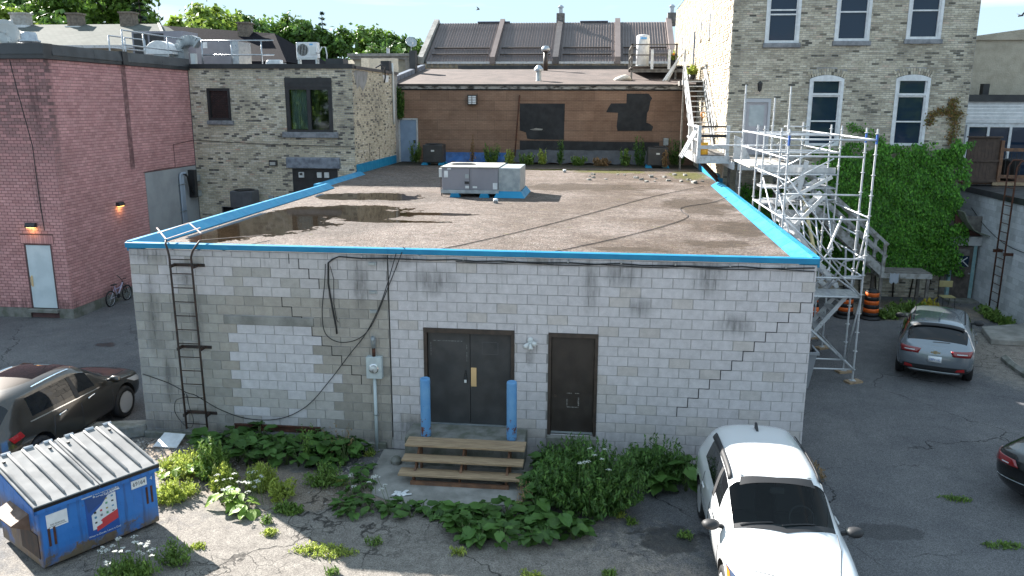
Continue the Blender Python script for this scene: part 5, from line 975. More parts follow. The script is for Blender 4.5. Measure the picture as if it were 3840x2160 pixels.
m = MB(); m.tube([(21.1, 7.9, .03), (21.0, 7.2, .03), (20.98, 6.4, .03), (21.1, 5.0, .03), (21.5, 3.4, .03)], .13, 6); tag(m.build('kerb', M_conc_d, None), 'rough grey concrete kerb at the right edge of the lot', 'kerb', kind='structure')
m = MB(); m.prism([(-1.6, -.35), (-1.6, -.1), (-.1, .25), (0, .25), (.0, -.05), (-.35, -.25)], 'z', 0, .28); tag(m.build('kerb', M_conc_d, None, bevel=.03), 'broken concrete kerb end at the left corner of the block wall', 'kerb', kind='structure')
# ------------------------------------------------------------ scaffold stair tower
M_scaf = mat('scaffold_steel', (.60, .61, .62), (.50, .51, .53), .36, .35, ns=6, rvar=.12); M_plank = mat('scaffold_deck', (.55, .56, .57), (.42, .43, .45), .45, .6, ns=3, stretch=(4, 1, 1)); M_bmark = mat('scaffold_blue', (.04, .12, .42), None, .5)
M_swood = mat('scaffold_board', (.50, .47, .42), (.36, .33, .29), .8, ns=4, stretch=(1, 5, 1))
S = thing('scaffold_tower', 'galvanised ringlock scaffold stair tower beside the block building', 'scaffold', (15.2, 8.5, 0))
XL, XR = 14.14, 16.22; YL = [5.36, 6.25, 8.45, 9.5, 12.05]; YR = [5.42, 6.25, 8.43, 9.5, 12.9]
def post(x, y, z0, z1, blue=None):
    m = MB(); m.cyl((x, y, z0), (x, y, z1), .026, n=8); 
    z = .35
    while z < z1-.1:
        if z > z0+.05: m.cyl((x, y, z-.006), (x, y, z+.006), .058, n=8)
        z += .5
    o = m.build('standard', M_scaf, S, False)
    if blue: m = MB(); m.cyl((x, y, blue), (x, y, blue+.25), .0275, n=8); m.build('blue_mark', M_bmark, o)
for i, y in enumerate(YL): post(XL, y, .08, 6.45 if i < 4 else 7.65, (6.05 if i == 0 else None))
for i, y in enumerate(YR): post(XR, y, .08, 6.47, (6.1, 6.1, None, None, None)[i])
for x, y, z0, z1 in ((15.6, 12.3, 5.2, 7.6), (15.25, 12.95, 5.2, 7.25), (15.75, 12.9, 5.2, 7.05), (15.05, 12.0, 5.1, 6.5), (15.15, 9.5, 2.0, 5.0)): post(x, y, z0, z1)
for (x, y) in [(XL, y) for y in YL]+[(XR, y) for y in YR]:
    m = MB(); m.box(x-.075, x+.075, y-.075, y+.075, .055, .065); m.cyl((x, y, .065), (x, y, .3), .019, n=8); m.build('base_jack', M_scaf, S)
    m = MB(); m.mbox(Matrix.Translation((x+.03, y, .026)) @ Matrix.Rotation(RND.uniform(-.2, .5), 4, 'Z'), .42, .24, .05); m.build('sole_board', M_wood, S)
def led(a, b, r=.024): m = MB(); m.cyl(a, b, r, n=8); return m.build('ledger', M_scaf, S, True)
for z in (6.2, 4.25, 3.25, 2.76, 2.27, .35): led((XL, 5.38, z), (XR, 5.42, z))
for z in (6.2, 5.72): led((XL, YL[0], z), (XL, YL[-1], z)); led((XR, YR[0], z), (XR, YR[-1], z)) if z > 6 else led((XR, YR[2], z), (XR, YR[4], z))
for z in (5.2, 4.25, 2.3, .35): led((XL, YL[0], z), (XL, YL[-1] if z > 5 else YL[3], z))
for z in (4.3, 3.25, 2.8, 2.3, .35): led((XR, YR[0], z), (XR, YR[1] if z > 2.5 and z < 4 else YR[3], z))
for z in (4.77, .35): led((XL, 6.25, z), (XR, 6.25, z))
for z in (6.2, 5.72, 5.1, 4.72, 4.4): led((XL, 8.44, z), (XR, 8.44, z))
for z in (6.2, 5.1, 4.25): led((XL, 9.5, z), (XR, 9.5, z))
for z in (6.15, 5.72): led((XL-.9, 12.1, z), (XR, 12.6, z)); led((14.3, 12.0, z), (15.75, 12.9, z))
led((15.6, 12.9, 6.32), (16.4, 12.9, 6.32))
def dia(a, b): m = MB(); m.cyl(a, b, .022, n=8); return m.build('diagonal_brace', M_scaf, S, True)
dia((XL, 5.36, 4.3), (XR, 5.38, 2.3)); dia((XL, 5.34, 2.2), (XR, 5.36, .35)); dia((XL, 6.28, 2.2), (XR, 6.28, .35)); dia((XR, 5.42, 2.25), (XR+.02, 6.25, .3)); dia((XL+.02, 6.3, 4.9), (XL+.5, 5.6, 3.0)); dia((XL+.03, 8.4, 5.0), (XL+.3, 7.0, 3.4)); dia((XR, 6.3, 2.2), (XR, 9.5, .4)); dia((XR, 5.45, 4.2), (XR+.02, 6.2, 2.4))
m = MB(); m.cyl((15.35, 9.3, 5.05), (15.5, 7.3, 3.0), .05, n=10); m.build('yellow_tube', mat('pale_yellow', (.62, .54, .30), None, .5), S, True)
def deck(x0, x1, y0, y1, z, n, mm=M_plank, nm='deck_plank', along='x'):
    for k in range(n):
        if along == 'x': a, b = y0+(y1-y0)*k/n, y0+(y1-y0)*(k+1)/n-.012; part(nm, mm, S, (x0, x1, a, b, z-.05, z))
        else: a, b = x0+(x1-x0)*k/n, x0+(x1-x0)*(k+1)/n-.012; part(nm, mm, S, (a, b, y0, y1, z-.05, z))
deck(XL+.05, XR-.05, 8.5, 9.45, 5.16, 4); deck(XL-.15, 15.3, 9.6, 12.6, 5.24, 6, M_swood, 'timber_board', 'y'); deck(XL+.05, XR-.05, 8.5, 9.4, 4.74, 3); deck(XL, XR-.1, 8.5, 9.5, 4.28, 4); deck(XL+.02, XR-.03, 5.45, 6.22, 2.3, 3)
def flight(x0, z0, x1, z1, y0, y1, n):
    m = MB(); m.bar((x0, y0, z0), (x1, y0, z1), .03, .1); m.bar((x0, y1, z0), (x1, y1, z1), .03, .1); m.build('stair_stringer', M_scaf, S)
    for k in range(n):
        t = (k+.5)/n; x, z = x0+(x1-x0)*t, z0+(z1-z0)*t; part('stair_tread', M_plank, S, (x-.1, x+.1, y0+.03, y1-.03, z-.02, z+.02))
flight(15.9, 2.3, 14.35, 4.25, 6.35, 7.0, 9); flight(14.4, .1, 15.9, 2.28, 7.1, 7.75, 9); flight(14.5, 4.3, 15.9, 5.1, 7.8, 8.4, 4)
m = MB(); m.bar((15.55, 6.3, 3.3), (15.85, 6.35, 4.2), .05, .05); m.bar((16.0, 6.3, 3.4), (16.15, 6.6, 2.5), .04, .04); m.bar((15.9, 6.3, 2.8), (15.7, 6.6, 2.3), .04, .04); m.build('stair_handrail', M_scaf, S)
m = MB(); m.tube([(XR, 5.5, 3.3), (XR-.35, 5.9, 3.1), (XR-.6, 6.2, 2.4)], .022, 8); m.tube([(XR, 5.5, 2.8), (XR-.4, 5.9, 2.7), (XR-.6, 6.2, 2.32)], .022, 8); m.build('stair_handrail', M_scaf, S, True)
for z in (3.75, 3.25, 2.76): led((XL, YL[0], z), (XL, YL[3], z)); led((XR, YR[1], z), (XR, YR[2], z))
for z in (5.72, 5.1): led((XL, 9.5, z), (XR, 9.5, z)); led((XL, 6.25, z+.02), (XR, 6.25, z+.02)) if z > 5.5 else None
for k in range(3): dia((15.2+.35*k, 8.4, 4.75), (15.0+.35*k, 6.4, 3.3))
flight(16.0, 2.3, 14.4, 4.28, 8.55, 9.2, 9); flight(14.3, .1, 15.9, 2.25, 5.55, 6.15, 9); flight(14.4, 3.3, 15.6, 4.7, 7.1, 7.7, 6)
for x0, z0, x1, z1, y in ((15.9, 2.3, 14.35, 4.25, 6.33), (14.4, .1, 15.9, 2.28, 7.08), (16.0, 2.3, 14.4, 4.28, 8.52), (14.5, 4.3, 15.9, 5.1, 7.78)):
    for h in (.5, 1.0): m = MB(); m.tube([(x0, y, z0+h), (x1, y, z1+h)], .02, 8); m.build('stair_handrail', M_scaf, S, True)
for y in (8.48, 9.45): part('toe_board', M_plank, S, (XL+.05, XR-.05, y, y+.03, 5.16, 5.3))
part('white_panel', M_white, S, (14.9, 15.5, 9.2, 9.24, 3.3, 4.0)); m = MB(); m.bar((15.15, 8.3, 4.55), (15.3, 8.25, 5.5), .12, .12); m.bar((15.28, 8.25, 5.1), (14.9, 8.3, 4.75), .06, .1); m.build('timber_prop', M_whitewood, S)

# ------------------------------------------------------------ white wooden stairs
W1 = thing('upper_stairs', 'steep white wooden stairs climbing from the landing to the roof deck', 'stairs', (13.6, 18.2, 5.3))
ya, za_, yb, zb_ = 18.1, 5.3, 22.6, 8.1
for x in (13.2, 14.0): m = MB(); m.bar((x, ya-.1, za_-.05), (x, yb+.1, zb_-.05), .05, .26); m.build('stringer', M_whitewood, W1)
for k in range(13):
    t = (k+.6)/13; y, z = ya+(yb-ya)*t, za_+(zb_-za_)*t; part('tread', M_whitewood, W1, (13.22, 13.98, y-.14, y+.14, z-.02, z+.02))
for x, n_ in ((13.16, 5), (14.03, 3)):
    m = MB(); m.bar((x, ya-.2, za_+.9), (x, yb+.3, zb_+.92), .05, .1); m.build('handrail', M_whitewood, W1); m = MB(); m.bar((x, ya-.1, za_+.45), (x, yb+.2, zb_+.45), .03, .08); m.build('midrail', M_whitewood, W1)
    for k in range(n_):
        t = (k+.3)/n_; y, z = ya+(yb-ya)*t, za_+(zb_-za_)*t; part('baluster', M_whitewood, W1, (x-.03, x+.03, y-.04, y+.04, z-.1, z+.92))
for k in range(8): part('landing_board', M_greywood, W1, (13.15, 14.05, 22.6+k*.37, 22.6+k*.37+.355, 8.06, 8.1))
part('landing_frame', M_greywood, W1, (13.15, 13.2, 22.6, 25.55, 7.88, 8.06), (14.0, 14.05, 22.6, 25.55, 7.88, 8.06)); 
for x in (13.17, 14.02): part('prop_post', M_greywood, W1, (x-.04, x+.04, 22.65, 22.73, 4.1, 7.9))
for k in range(3):   # flared side boards
    m = MB(); y = 24.0+k*.35; m.add([(13.12, y, 9.3), (13.12, y+.2, 9.3), (12.55-.08*k, y+.25, 8.1), (12.5-.08*k, y-.05, 8.1), (13.15, y, 9.3), (13.15, y+.2, 9.3), (12.62-.08*k, y+.25, 8.1), (12.57-.08*k, y-.05, 8.1)], MB.BF); m.build('flared_board', M_whitewood, W1)
part('post', M_whitewood, W1, (13.1, 13.2, 22.6, 22.7, 7.9, 9.4)); m = MB(); m.box(13.1, 13.2, 22.7, 25.6, 9.28, 9.36); m.build('handrail', M_whitewood, W1)
W2 = thing('timber_landing', 'white wooden landing with rails above the blue roof corner', 'landing', (13.5, 15.5, 5.3))
for k in range(14): part('deck_board', M_greywood, W2, (12.95, 14.02, 14.0+k*.3, 14.0+k*.3+.288, 5.24, 5.3))
for k in range(9): part('deck_board', M_greywood, W2, (14.04, 15.95, 13.1+k*.272, 13.1+k*.272+.26, 5.12, 5.18))
part('beam', M_whitewood, W2, (12.92, 14.05, 13.93, 13.99, 5.0, 5.26), (12.9, 12.95, 14.0, 18.2, 5.0, 5.26)); part('fascia', M_whitewood, W2, (14.2, 16.0, 13.02, 13.09, 4.85, 5.12), (14.04, 14.1, 13.1, 15.5, 4.85, 5.12))
for (x, y) in ((12.98, 14.0), (12.98, 15.6), (12.98, 17.2), (13.95, 14.0)): part('post', M_whitewood, W2, (x-.06, x+.06, y-.06, y+.06, 5.0, 6.3))
for z in (6.22, 5.75): m = MB(); m.box(12.95, 13.01, 14.05, 18.0, z, z+.07); m.build('rail', M_whitewood, W2)
part('rail', M_brownsteel, W2, (13.04, 13.9, 13.97, 14.02, 6.24, 6.3)); part('rail', M_cable, W2, (13.04, 13.9, 13.95, 14.0, 5.9, 6.0)); part('rail', M_bluepaint if False else M_whitewood, W2, (13.04, 13.9, 13.97, 14.02, 5.5, 5.62))
for k in range(3):
    m = MB(); y = 14.35+k*.5; m.add([(12.93, y, 6.1), (12.93, y+.18, 6.1), (12.45, y+.3, 5.15), (12.42, y-.02, 5.15), (12.96, y, 6.1), (12.96, y+.18, 6.1), (12.5, y+.3, 5.15), (12.47, y-.02, 5.15)], MB.BF); m.build('flared_board', M_whitewood, W2)
for k in range(3): part('baluster', M_whitewood, W2, (12.96, 13.0, 14.5+k*.5, 14.54+k*.5, 5.3, 6.22))
m = MB(); m.bar((13.1, 14.1, 5.0), (13.9, 15.4, 4.25), .06, .1); m.bar((13.3, 16.0, 5.0), (14.0, 16.3, 4.3), .06, .1); m.build('knee_brace', M_rust, W2); m = MB()
for x, y in ((14.25, 13.2), (14.25, 15.2)): m.box(x-.05, x+.05, y-.05, y+.05, 0, 4.86)
for x in (15.9,): m.box(x-.05, x+.05, 15.0, 15.1, 0, 5.1)
m.build('support_post', M_greywood, W2); m = MB(); m.prism([(14.1, 5.0), (14.1, 6.0), (14.35, 5.9), (14.8, 4.95)], 'y', 13.5, 13.53); m.build('side_board', M_whitewood, W2)
sh = thing('snow_shovel', 'snow shovel with orange grip and orange blade leaning on the landing', 'shovel', (13.15, 14.3, 5.3)); m = MB(); m.cyl((13.15, 14.2, 5.5), (13.1, 14.35, 6.55), .018, n=6); m.build('handle', M_wood_red, sh); M_or = mat('orange_plastic', (.75, .27, .03), None, .45); m = MB(); m.tube([(13.1, 14.35, 6.55), (13.03, 14.36, 6.66), (13.05, 14.37, 6.75), (13.15, 14.37, 6.75), (13.17, 14.36, 6.66), (13.1, 14.35, 6.56)], .02, 6); m.build('grip', M_or, sh, True); m = MB(); m.grid([[(13.0+.3*i/5, 14.15-.05*math.sin(math.pi*i/5)-.03*j, 5.72-.14*j) for i in range(6)] for j in range(4)]); ob = m.build('blade', mat('amber_plastic', (.78, .38, .02), None, .4), sh, True); so = ob.modifiers.new('s', 'SOLIDIFY'); so.thickness = .01
M_worn = mat('worn_white_wood', (.36, .36, .355), (.17, .16, .14), .8, ns=5, lo=.42, hi=.62, bump=.3)
W3 = thing('lower_stairs', 'weathered white wooden stairs descending past the ivy to a low platform', 'stairs', (17.5, 14.2, 1.3))
xa, zA, xb, zB = 15.6, 4.75, 19.5, 1.35
for y in (13.7, 14.7): m = MB(); m.bar((xa, y, zA), (xb, y, zB-.05), .05, .27); m.build('stringer', M_worn, W3)
for k in range(16): t = (k+.5)/16; x, z = xa+(xb-xa)*t, zA+(zB-zA)*t+.1; part('tread', M_greywood, W3, (x-.14, x+.14, 13.74, 14.66, z-.02, z+.02))
for y in (13.68, 14.72):
    for h in (.98, .55): m = MB(); m.bar((xa, y, zA+h), (xb+.1, y, zB+h-.05), .05, .1); m.build('handrail', M_worn, W3)
    for t in (.05, .75, 1.0): x, z = xa+(xb-xa)*t, zA+(zB-zA)*t; part('post', M_worn, W3, (x-.05, x+.05, y-.05, y+.05, z-.25, z+1.0))
for k in range(5): part('platform_board', M_greywood, W3, (19.45, 21.15, 13.72+k*.19, 13.72+k*.19+.18, 1.26, 1.3))
part('platform_frame', M_worn, W3, (19.42, 21.18, 13.66, 13.71, 1.1, 1.27), (19.42, 19.47, 13.72, 14.65, 1.1, 1.255), (21.13, 21.18, 13.72, 14.65, 1.1, 1.255))
for x, y in ((19.5, 13.75), (21.08, 13.75), (19.5, 14.6), (21.08, 14.6)): part('platform_leg', M_greywood, W3, (x-.05, x+.05, y-.05, y+.05, 0, 1.26))
m = MB(); m.grid([[(19.75+.3*i/4, 13.64-.015*math.sin(i*2), 1.3-.34*j/4-.05*(i % 2)) for i in range(5)] for j in range(5)]); ob = tag(m.build('hanging_rag', mat('grey_rag', (.35, .38, .43), None, .9), None, True), 'pale grey rag hanging over the low platform edge', 'rag')
# traffic drums, cone, bin, chair, sole boards
M_ora = mat('drum_orange', (.70, .13, .015), (.6, .11, .015), .5, ns=5); 
def drum(x, y, lb, rz=0):
    o = thing('traffic_drum', lb, 'traffic drum', (x, y, 0), 'orange and black drums behind the scaffold'); z = .1; r = .26
    m = MB(); m.lathe([(.36, 0), (.36, .05), (.3, .1), (.27, .1)], (x, y, 0), 16); m.build('rubber_base', M_rubber, o, True)
    for k in range(7):
        m = MB(); ra, rb_ = r-.008*k, r-.008*(k+1); h = .13; mm = M_ora if k % 2 else M_rubber
        if k == 6: m.lathe([(ra, z), (ra-.03, z+.06), (.12, z+.07), (.12, z+.11), (0, z+.11)], (x, y, 0), 18)
        else: m.lathe([(ra, z), (ra-.002, z+h), (rb_, z+h+.005)], (x, y, 0), 18)
        m.build('band', mm, o, True); z += h+.005
drum(18.75, 12.2, 'orange banded black traffic drum standing clear right of the scaffold'); drum(17.95, 12.3, 'orange banded traffic drum partly behind the scaffold leg')
cnn = thing('traffic_cone', 'orange traffic cone with dark base behind the scaffold stair', 'traffic cone', (16.95, 12.2, 0)); part('base', M_rubber, cnn, (16.75, 17.15, 12.0, 12.4, 0, .04)); m = MB(); m.lathe([(.15, .04), (.10, .35)], (16.95, 12.2, 0), 14); m.build('cone', M_ora, cnn, True); m = MB(); m.lathe([(.10, .35), (.075, .52)], (16.95, 12.2, 0), 14); m.build('band', M_rubber, cnn, True); m = MB(); m.lathe([(.075, .52), (.03, .75), (0, .75)], (16.95, 12.2, 0), 14); m.build('tip', M_ora, cnn, True)
bn = thing('wheeled_bin', 'grey plastic bin filled with black bags beside the block wall corner', 'bin', (14.6, 4.9, 0)); m = MB(); a_ = [(14.42, 4.75), (14.95, 4.75), (14.95, 5.25), (14.42, 5.25)]; b_ = [(14.3, 4.62), (15.07, 4.62), (15.07, 5.36), (14.3, 5.36)]
m.add([(x, y, .02) for x, y in a_]+[(x, y, 1.0) for x, y in b_], [(0, 3, 2, 1)]+[(i, (i+1) % 4, (i+1) % 4+4, i+4) for i in range(4)]); ob = m.build('body', mat('bin_grey', (.30, .31, .33), None, .5), bn); so = ob.modifiers.new('s', 'SOLIDIFY'); so.thickness = .02
part('rim', bpy.data.materials['bin_grey'], bn, (14.26, 15.11, 4.58, 4.63, .95, 1.02), (14.26, 15.11, 5.35, 5.4, .95, 1.02), (14.26, 14.31, 4.63, 5.35, .95, 1.02), (15.06, 15.11, 4.63, 5.35, .95, 1.02))
bg_ = MB(); bg_.lathe([(0, .7), (.3, .75), (.37, 1.0), (.3, 1.2), (.15, 1.32), (0, 1.3)], (14.68, 5.0, 0), 14); bg_.v = [(x+.03*math.sin(z*17+y*9), y+.03*math.sin(x*15), z+.02*math.sin(x*21)) for x, y, z in bg_.v]; tag(bg_.build('rubbish_bag', mat('bag_black', (.012, .012, .014), None, .3), None, True), 'shiny black rubbish bag in the grey bin', 'rubbish bag')
sv = thing('shovel', 'black handled shovel standing by the bin', 'shovel', (15.25, 6.6, .3)); m = MB(); m.cyl((15.3, 6.7, .5), (15.28, 6.75, 1.45), .018, n=6); m.build('shaft', M_greywood, sv); m = MB(); m.tube([(15.28, 6.75, 1.45), (15.2, 6.75, 1.58), (15.36, 6.75, 1.58), (15.28, 6.75, 1.45)], .016, 6); m.build('grip', M_black, sv); m = MB(); m.grid([[(15.15+.28*i/4, 6.68-.04*math.sin(math.pi*i/4), .55-.14*j) for i in range(5)] for j in range(4)]); ob = m.build('blade', M_black, sv, True); so = ob.modifiers.new('s', 'SOLIDIFY'); so.thickness = .006
ch = thing('folding_chair', 'old yellowed chair in the weeds before the shed entry', 'chair', (21.9, 14.0, 0)); M_yel = mat('yellow_ply', (.42, .36, .17), (.33, .28, .13), .6)
part('seat', M_yel, ch, (21.65, 22.1, 13.75, 14.15, .42, .45), bevel=.01); part('backrest', M_yel, ch, (21.66, 22.12, 14.2, 14.23, .72, .95), bevel=.01)
for x in (21.68, 22.08): m = MB(); m.tube([(x, 13.75, 0), (x, 13.8, .42), (x, 14.1, .43)], .012, 6); m.build('leg', M_black, ch, True); m = MB(); m.tube([(x, 14.3, 0), (x, 14.18, .45), (x, 14.24, .95)], .012, 6); m.build('leg', M_black, ch, True)
m = MB(); 
for k in range(60): x, y = RND.uniform(18.9, 20.6), RND.uniform(12.5, 13.5); s_ = RND.uniform(.05, .14); m.mbox(Matrix.Translation((x, y, s_*.35)) @ Matrix.Rotation(RND.uniform(0, 3), 4, 'Z') @ Matrix.Rotation(RND.uniform(-.6, .6), 4, 'X'), s_*2, s_*1.3, s_*.6)
tag(m.build('rubble_heap', M_conc, None, bevel=.01), 'heap of pale broken rubble before the low platform', 'rubble', kind='stuff')
# ------------------------------------------------------------ recycling dumpster
def dump_mat():
    t = NT('dumpster_blue'); p = t.obj(); z = p_z(t, p)
    c = t.mix(t.rng(t.noise(p, 1.6, 5.), .35, .65), c4((.025, .15, .47)), c4((.04, .19, .52)))
    rz = t.rng(t.math('ADD', t.noise(p, 3.2, 6., .7), t.rng(z, .0, .45, .2, -.05)), .58, .65)
    side = t.math('MULTIPLY', t.rng(t.n('ShaderNodeSeparateXYZ', {0: p}).outputs[0], .05, .0), t.rng(t.noise(p, 1.8, 5., .6), .36, .5))
    f = t.math('MAXIMUM', rz, t.math('MULTIPLY', side, t.rng(z, 1.0, .7)))
    scr = t.rng(t.noise(t.n('ShaderNodeVectorMath', {0: p, 1: (40, 6, 4)}, operation='MULTIPLY').outputs[0], 1., 4.), .67, .70)
    c = t.mix(f, c, t.mix(t.noise(p, 7., 5.), c4((.07, .045, .035)), c4((.24, .16, .09)))); c = t.mix(t.math('MULTIPLY', scr, t.rng(z, .9, .5)), c, c4((.03, .025, .03)))
    strk = t.rng(t.noise(t.n('ShaderNodeVectorMath', {0: p, 1: (14, 14, 1.1)}, operation='MULTIPLY').outputs[0], 1., 5., .6), .5, .68, 0., .55); c = t.mix(strk, c, c4((.03, .05, .12)))
    low = t.math('MULTIPLY', t.rng(z, .38, .06), t.rng(t.noise(p, 5., 5.), .3, .6)); c = t.mix(low, c, c4((.13, .105, .075)))
    return t.out(c, .5, 0, .4, t.bump(t.math('ADD', t.noise(p, 2.5, 3.), t.math('MULTIPLY', f, .3)), .5, .05))
D = thing('recycling_dumpster', 'blue steel recycling dumpster with grey ribbed plastic lids', 'dumpster', (0, 0, 0))
M_dump = dump_mat(); Wd, Dp, Hf, Hb = 1.87, 1.5, 1.07, 1.40
m = MB(); m.prism([(0, .06), (0, Hf), (Dp, Hb), (Dp, .06)], 'x', 0, Wd); m.build('body', M_dump, D, bevel=.012)
part('rim', M_dump, D, (-.05, Wd+.05, -.05, -.002, Hf-.09, Hf+.0)); m = MB(); m.prism([(-.05, Hf-.09), (-.05, Hf), (Dp, Hb+.0), (Dp, Hb-.09)], 'x', -.05, -.003); m.build('rim', M_dump, D); m = MB(); m.prism([(-.05, Hf-.09), (-.05, Hf), (Dp, Hb), (Dp, Hb-.09)], 'x', Wd+.003, Wd+.05); m.build('rim', M_dump, D)
part('skid', M_rustblack, D, (.05, Wd-.05, .1, .25, 0, .06), (.05, Wd-.05, Dp-.25, Dp-.1, 0, .06))
M_lid = mat('lid_grey', (.20, .20, .20), (.25, .25, .25), .8, ns=2.5, rvar=.1, spec=.25)
sl_ = Vector((0, Dp+.06, Hb-Hf)); sl_n = Vector((0, -sl_.z, sl_.y)).normalized(); l0 = Vector((0, -.06, Hf+.02))
def lp_(x, t, h): return Vector((x, 0, 0))+l0+sl_*t+sl_n*h
for a, b in ((-.05, Wd/2-.006), (Wd/2+.006, Wd+.05)):
    m = MB(); m.add([lp_(a, 0, 0), lp_(b, 0, 0), lp_(b, 1, 0), lp_(a, 1, 0), lp_(a, 0, .03), lp_(b, 0, .03), lp_(b, 1, .03), lp_(a, 1, .03)], MB.BF); lid = m.build('lid', M_lid, D, bevel=.008)
    m = MB(); m.add([lp_(a, -.004, -.045), lp_(b, -.004, -.045), lp_(b, .02, -.045), lp_(a, .02, -.045), lp_(a, -.012, .02), lp_(b, -.012, .02), lp_(b, .02, .0), lp_(a, .02, .0)], MB.BF); m.build('lid_lip', M_rubber, lid)
    n = 5
    for k in range(n):
        x = a+.06+(b-a-.12)*k/(n-1)
        m = MB(); m.tube([lp_(x, .05, .03), lp_(x, .08, .045), lp_(x, .55, .05), lp_(x, .6, .058), lp_(x, .65, .05), lp_(x, .98, .045)], [.015, .022, .022, .026, .022, .022], 8); m.build('rib', M_lid, lid, True)
    for x in (a+.14, b-.14): part('lid_bolt', M_black, lid, tuple(c for pr in zip(lp_(x, .86, .03)-Vector((.02, .02, .0)), lp_(x, .86, .03)+Vector((.02, .02, .03))) for c in pr))
    for x in (a+.25, (a+b)/2+.1, b-.08): m = MB(); m.cyl(lp_(x-.07, 1.0, .03), lp_(x+.07, 1.0, .03), .035, n=8); m.build('hinge', M_galv, lid)
pk = MB(); pk.add([(-.16, .52, .62), (-.16, .86, .62), (-.16, .86, .80), (-.16, .52, .80), (.0, .48, .58), (.0, .9, .58), (.0, .9, .84), (.0, .48, .84)], [(0, 1, 5, 4), (1, 2, 6, 5), (2, 3, 7, 6), (3, 0, 4, 7)]); 
M_pock = mat('pocket_tan', (.22, .14, .10), (.15, .09, .06), .7, ns=6); m = MB(); m.add([(-.26, .30, .78), (-.26, 1.0, .78), (0, 1.0, .88), (0, .30, .88), (-.26, .30, .76), (-.26, 1.0, .76), (0, 1.0, .6), (0, .30, .6)], [(0, 1, 2, 3), (0, 4, 5, 1), (1, 5, 6, 2), (3, 7, 4, 0)]); m.build('fork_pocket', M_pock, D); part('pocket_hole', M_darkroom, D, (-.015, -.003, .35, .98, .62, .84)); part('wear_plate', M_rustblack, D, (-.01, -.003, .06, .7, .2, .6))
m = MB()
for x in (.12, .2, 1.68, 1.76): m.box(x, x+.035, -.006, -.001, .45 if x > 1 else .38, .75 if x > 1 else .68)
m.build('rust_streak', M_rust, D)
fq = lambda x, z, dy=-.004: frame((x, dy, z), (1, 0, 0), (0, 0, 1))
M_deep = mat('poster_blue', (.02, .085, .33), None, .5); M_wst = mat('sticker_white', (.72, .74, .76), (.66, .68, .7), .5, ns=9); M_red = mat('poster_red', (.55, .05, .06), None, .5); M_lettr = mat('letter_dark', (.03, .03, .035), None, .6)
po_ = part('poster', M_deep, D, (.70, 1.20, -.004, -.001, .22, .92))
m = MB(); m.prism([(.78, .36), (.78, .62), (.95, .74), (1.06, .87), (1.185, .88), (1.185, .42), (.98, .40), (.98, .37)], 'y', -.0065, -.0045); m.build('poster_sheet', M_wst, po_)
m = MB(); m.prism([(.93, .345), (.93, .50), (1.19, .575), (1.19, .42)], 'y', -.009, -.007); m.build('red_band', M_red, po_); m = MB(); m.prism([(.84, .32), (.84, .40), (.93, .425), (.93, .345)], 'y', -.009, -.007); m.build('red_mark', M_red, po_); 
m = MB(); m.prism([(.70, .92), (1.06, .88), (.98, .80), (.74, .68)], 'y', -.010, -.0095); m.build('torn_flap', mat('flap_blue', (.025, .07, .22), None, .5), po_)
cl = [(.03, .03, .03), (.5, .06, .08), (.35, .3, .1), (.1, .25, .4), (.2, .2, .22), (.12, .35, .2)]
icon_m = [mat('icon_%s' % n, c, None, .6) for n, c in zip(('black', 'red', 'ochre', 'teal', 'grey', 'green'), cl)]
for r in range(5):
    for k in range(4):
        x, z = .82+k*.095+.0, .46+r*.085+.02*k*.35
        if (r >= 3 and k < 2) or z > .84: continue
        m = MB(); m.box(x, x+.035, -.0085, -.0068, z, z+RND.uniform(.02, .04)); m.build('icon', icon_m[(r*3+k) % 6], po_)
text('lettering', 'Acceptable', .075, M_wst, fq(1.0, .965, -.006), D); text('lettering', 'Recyclables', .075, M_wst, fq(1.0, .905, -.0072), D); text('lettering', 'When in Doubt, Leave it Out!', .042, M_wst, fq(.96, .265, -.0062), po_)
part('sticker', M_wst, D, (.12, .43, -.004, -.001, .66, .9)); text('lettering', 'NO PARKING', .035, M_lettr, fq(.275, .72, -.0055), D); text('lettering', 'DO NOT BLOCK CONTAINER', .019, M_lettr, fq(.275, .69, -.0055), D)
part('sticker', M_wst, D, (.66, .82, -.004, -.001, .94, .985)); part('number_plate', M_wst, D, (1.45, 1.71, -.006, -.001, .80, .94)); text('lettering', '69164', .1, M_lettr, fq(1.58, .87, -.008), D, sx=.85); text('lettering', '4', .09, M_wst, fq(1.79, .88, -.004), D)
m = MB(); m.prism([(1.1, .9), (1.14, .99), (1.18, 1.01), (1.22, .99), (1.26, .9)], 'y', -.0055, -.0035); m.build('emblem', M_wst, D); text('lettering', 'BRA', .07, M_deep, fq(1.18, .94, -.007), D)
an = math.atan2(1.59, .98); D.rotation_euler.z = an; D.location = (1.27, -5.1, 0)
# ------------------------------------------------------------ bicycle
BK = thing('bicycle', 'small lilac and silver bicycle leaning against the pink brick wall', 'bicycle', (-7.45, 11.08, 0))
M_frame = mat('frame_lilac', (.42, .36, .52), (.6, .58, .66), .35, .2, ns=3)
def wheel_(yc, zc=.27, r=.27, lean=.0):
    o = MB(); P = [(-7.45, yc+r*math.cos(t), zc+r*math.sin(t)) for t in [2*math.pi*i/28 for i in range(29)]]; o.tube(P, .026, 6, False); w_ = o.build('wheel', M_rubber, BK, True)
    o = MB(); P = [(-7.45, yc+(r-.03)*math.cos(t), zc+(r-.03)*math.sin(t)) for t in [2*math.pi*i/28 for i in range(29)]]; o.tube(P, .012, 5, False); o.build('rim', M_galv, w_, True); o = MB()
    for i in range(12): t = math.pi*2*i/12; o.cyl((-7.45+.015*(-1)**i, yc, zc), (-7.45, yc+(r-.03)*math.cos(t), zc+(r-.03)*math.sin(t)), .003, n=4)
    o.build('spoke', M_galv, w_)
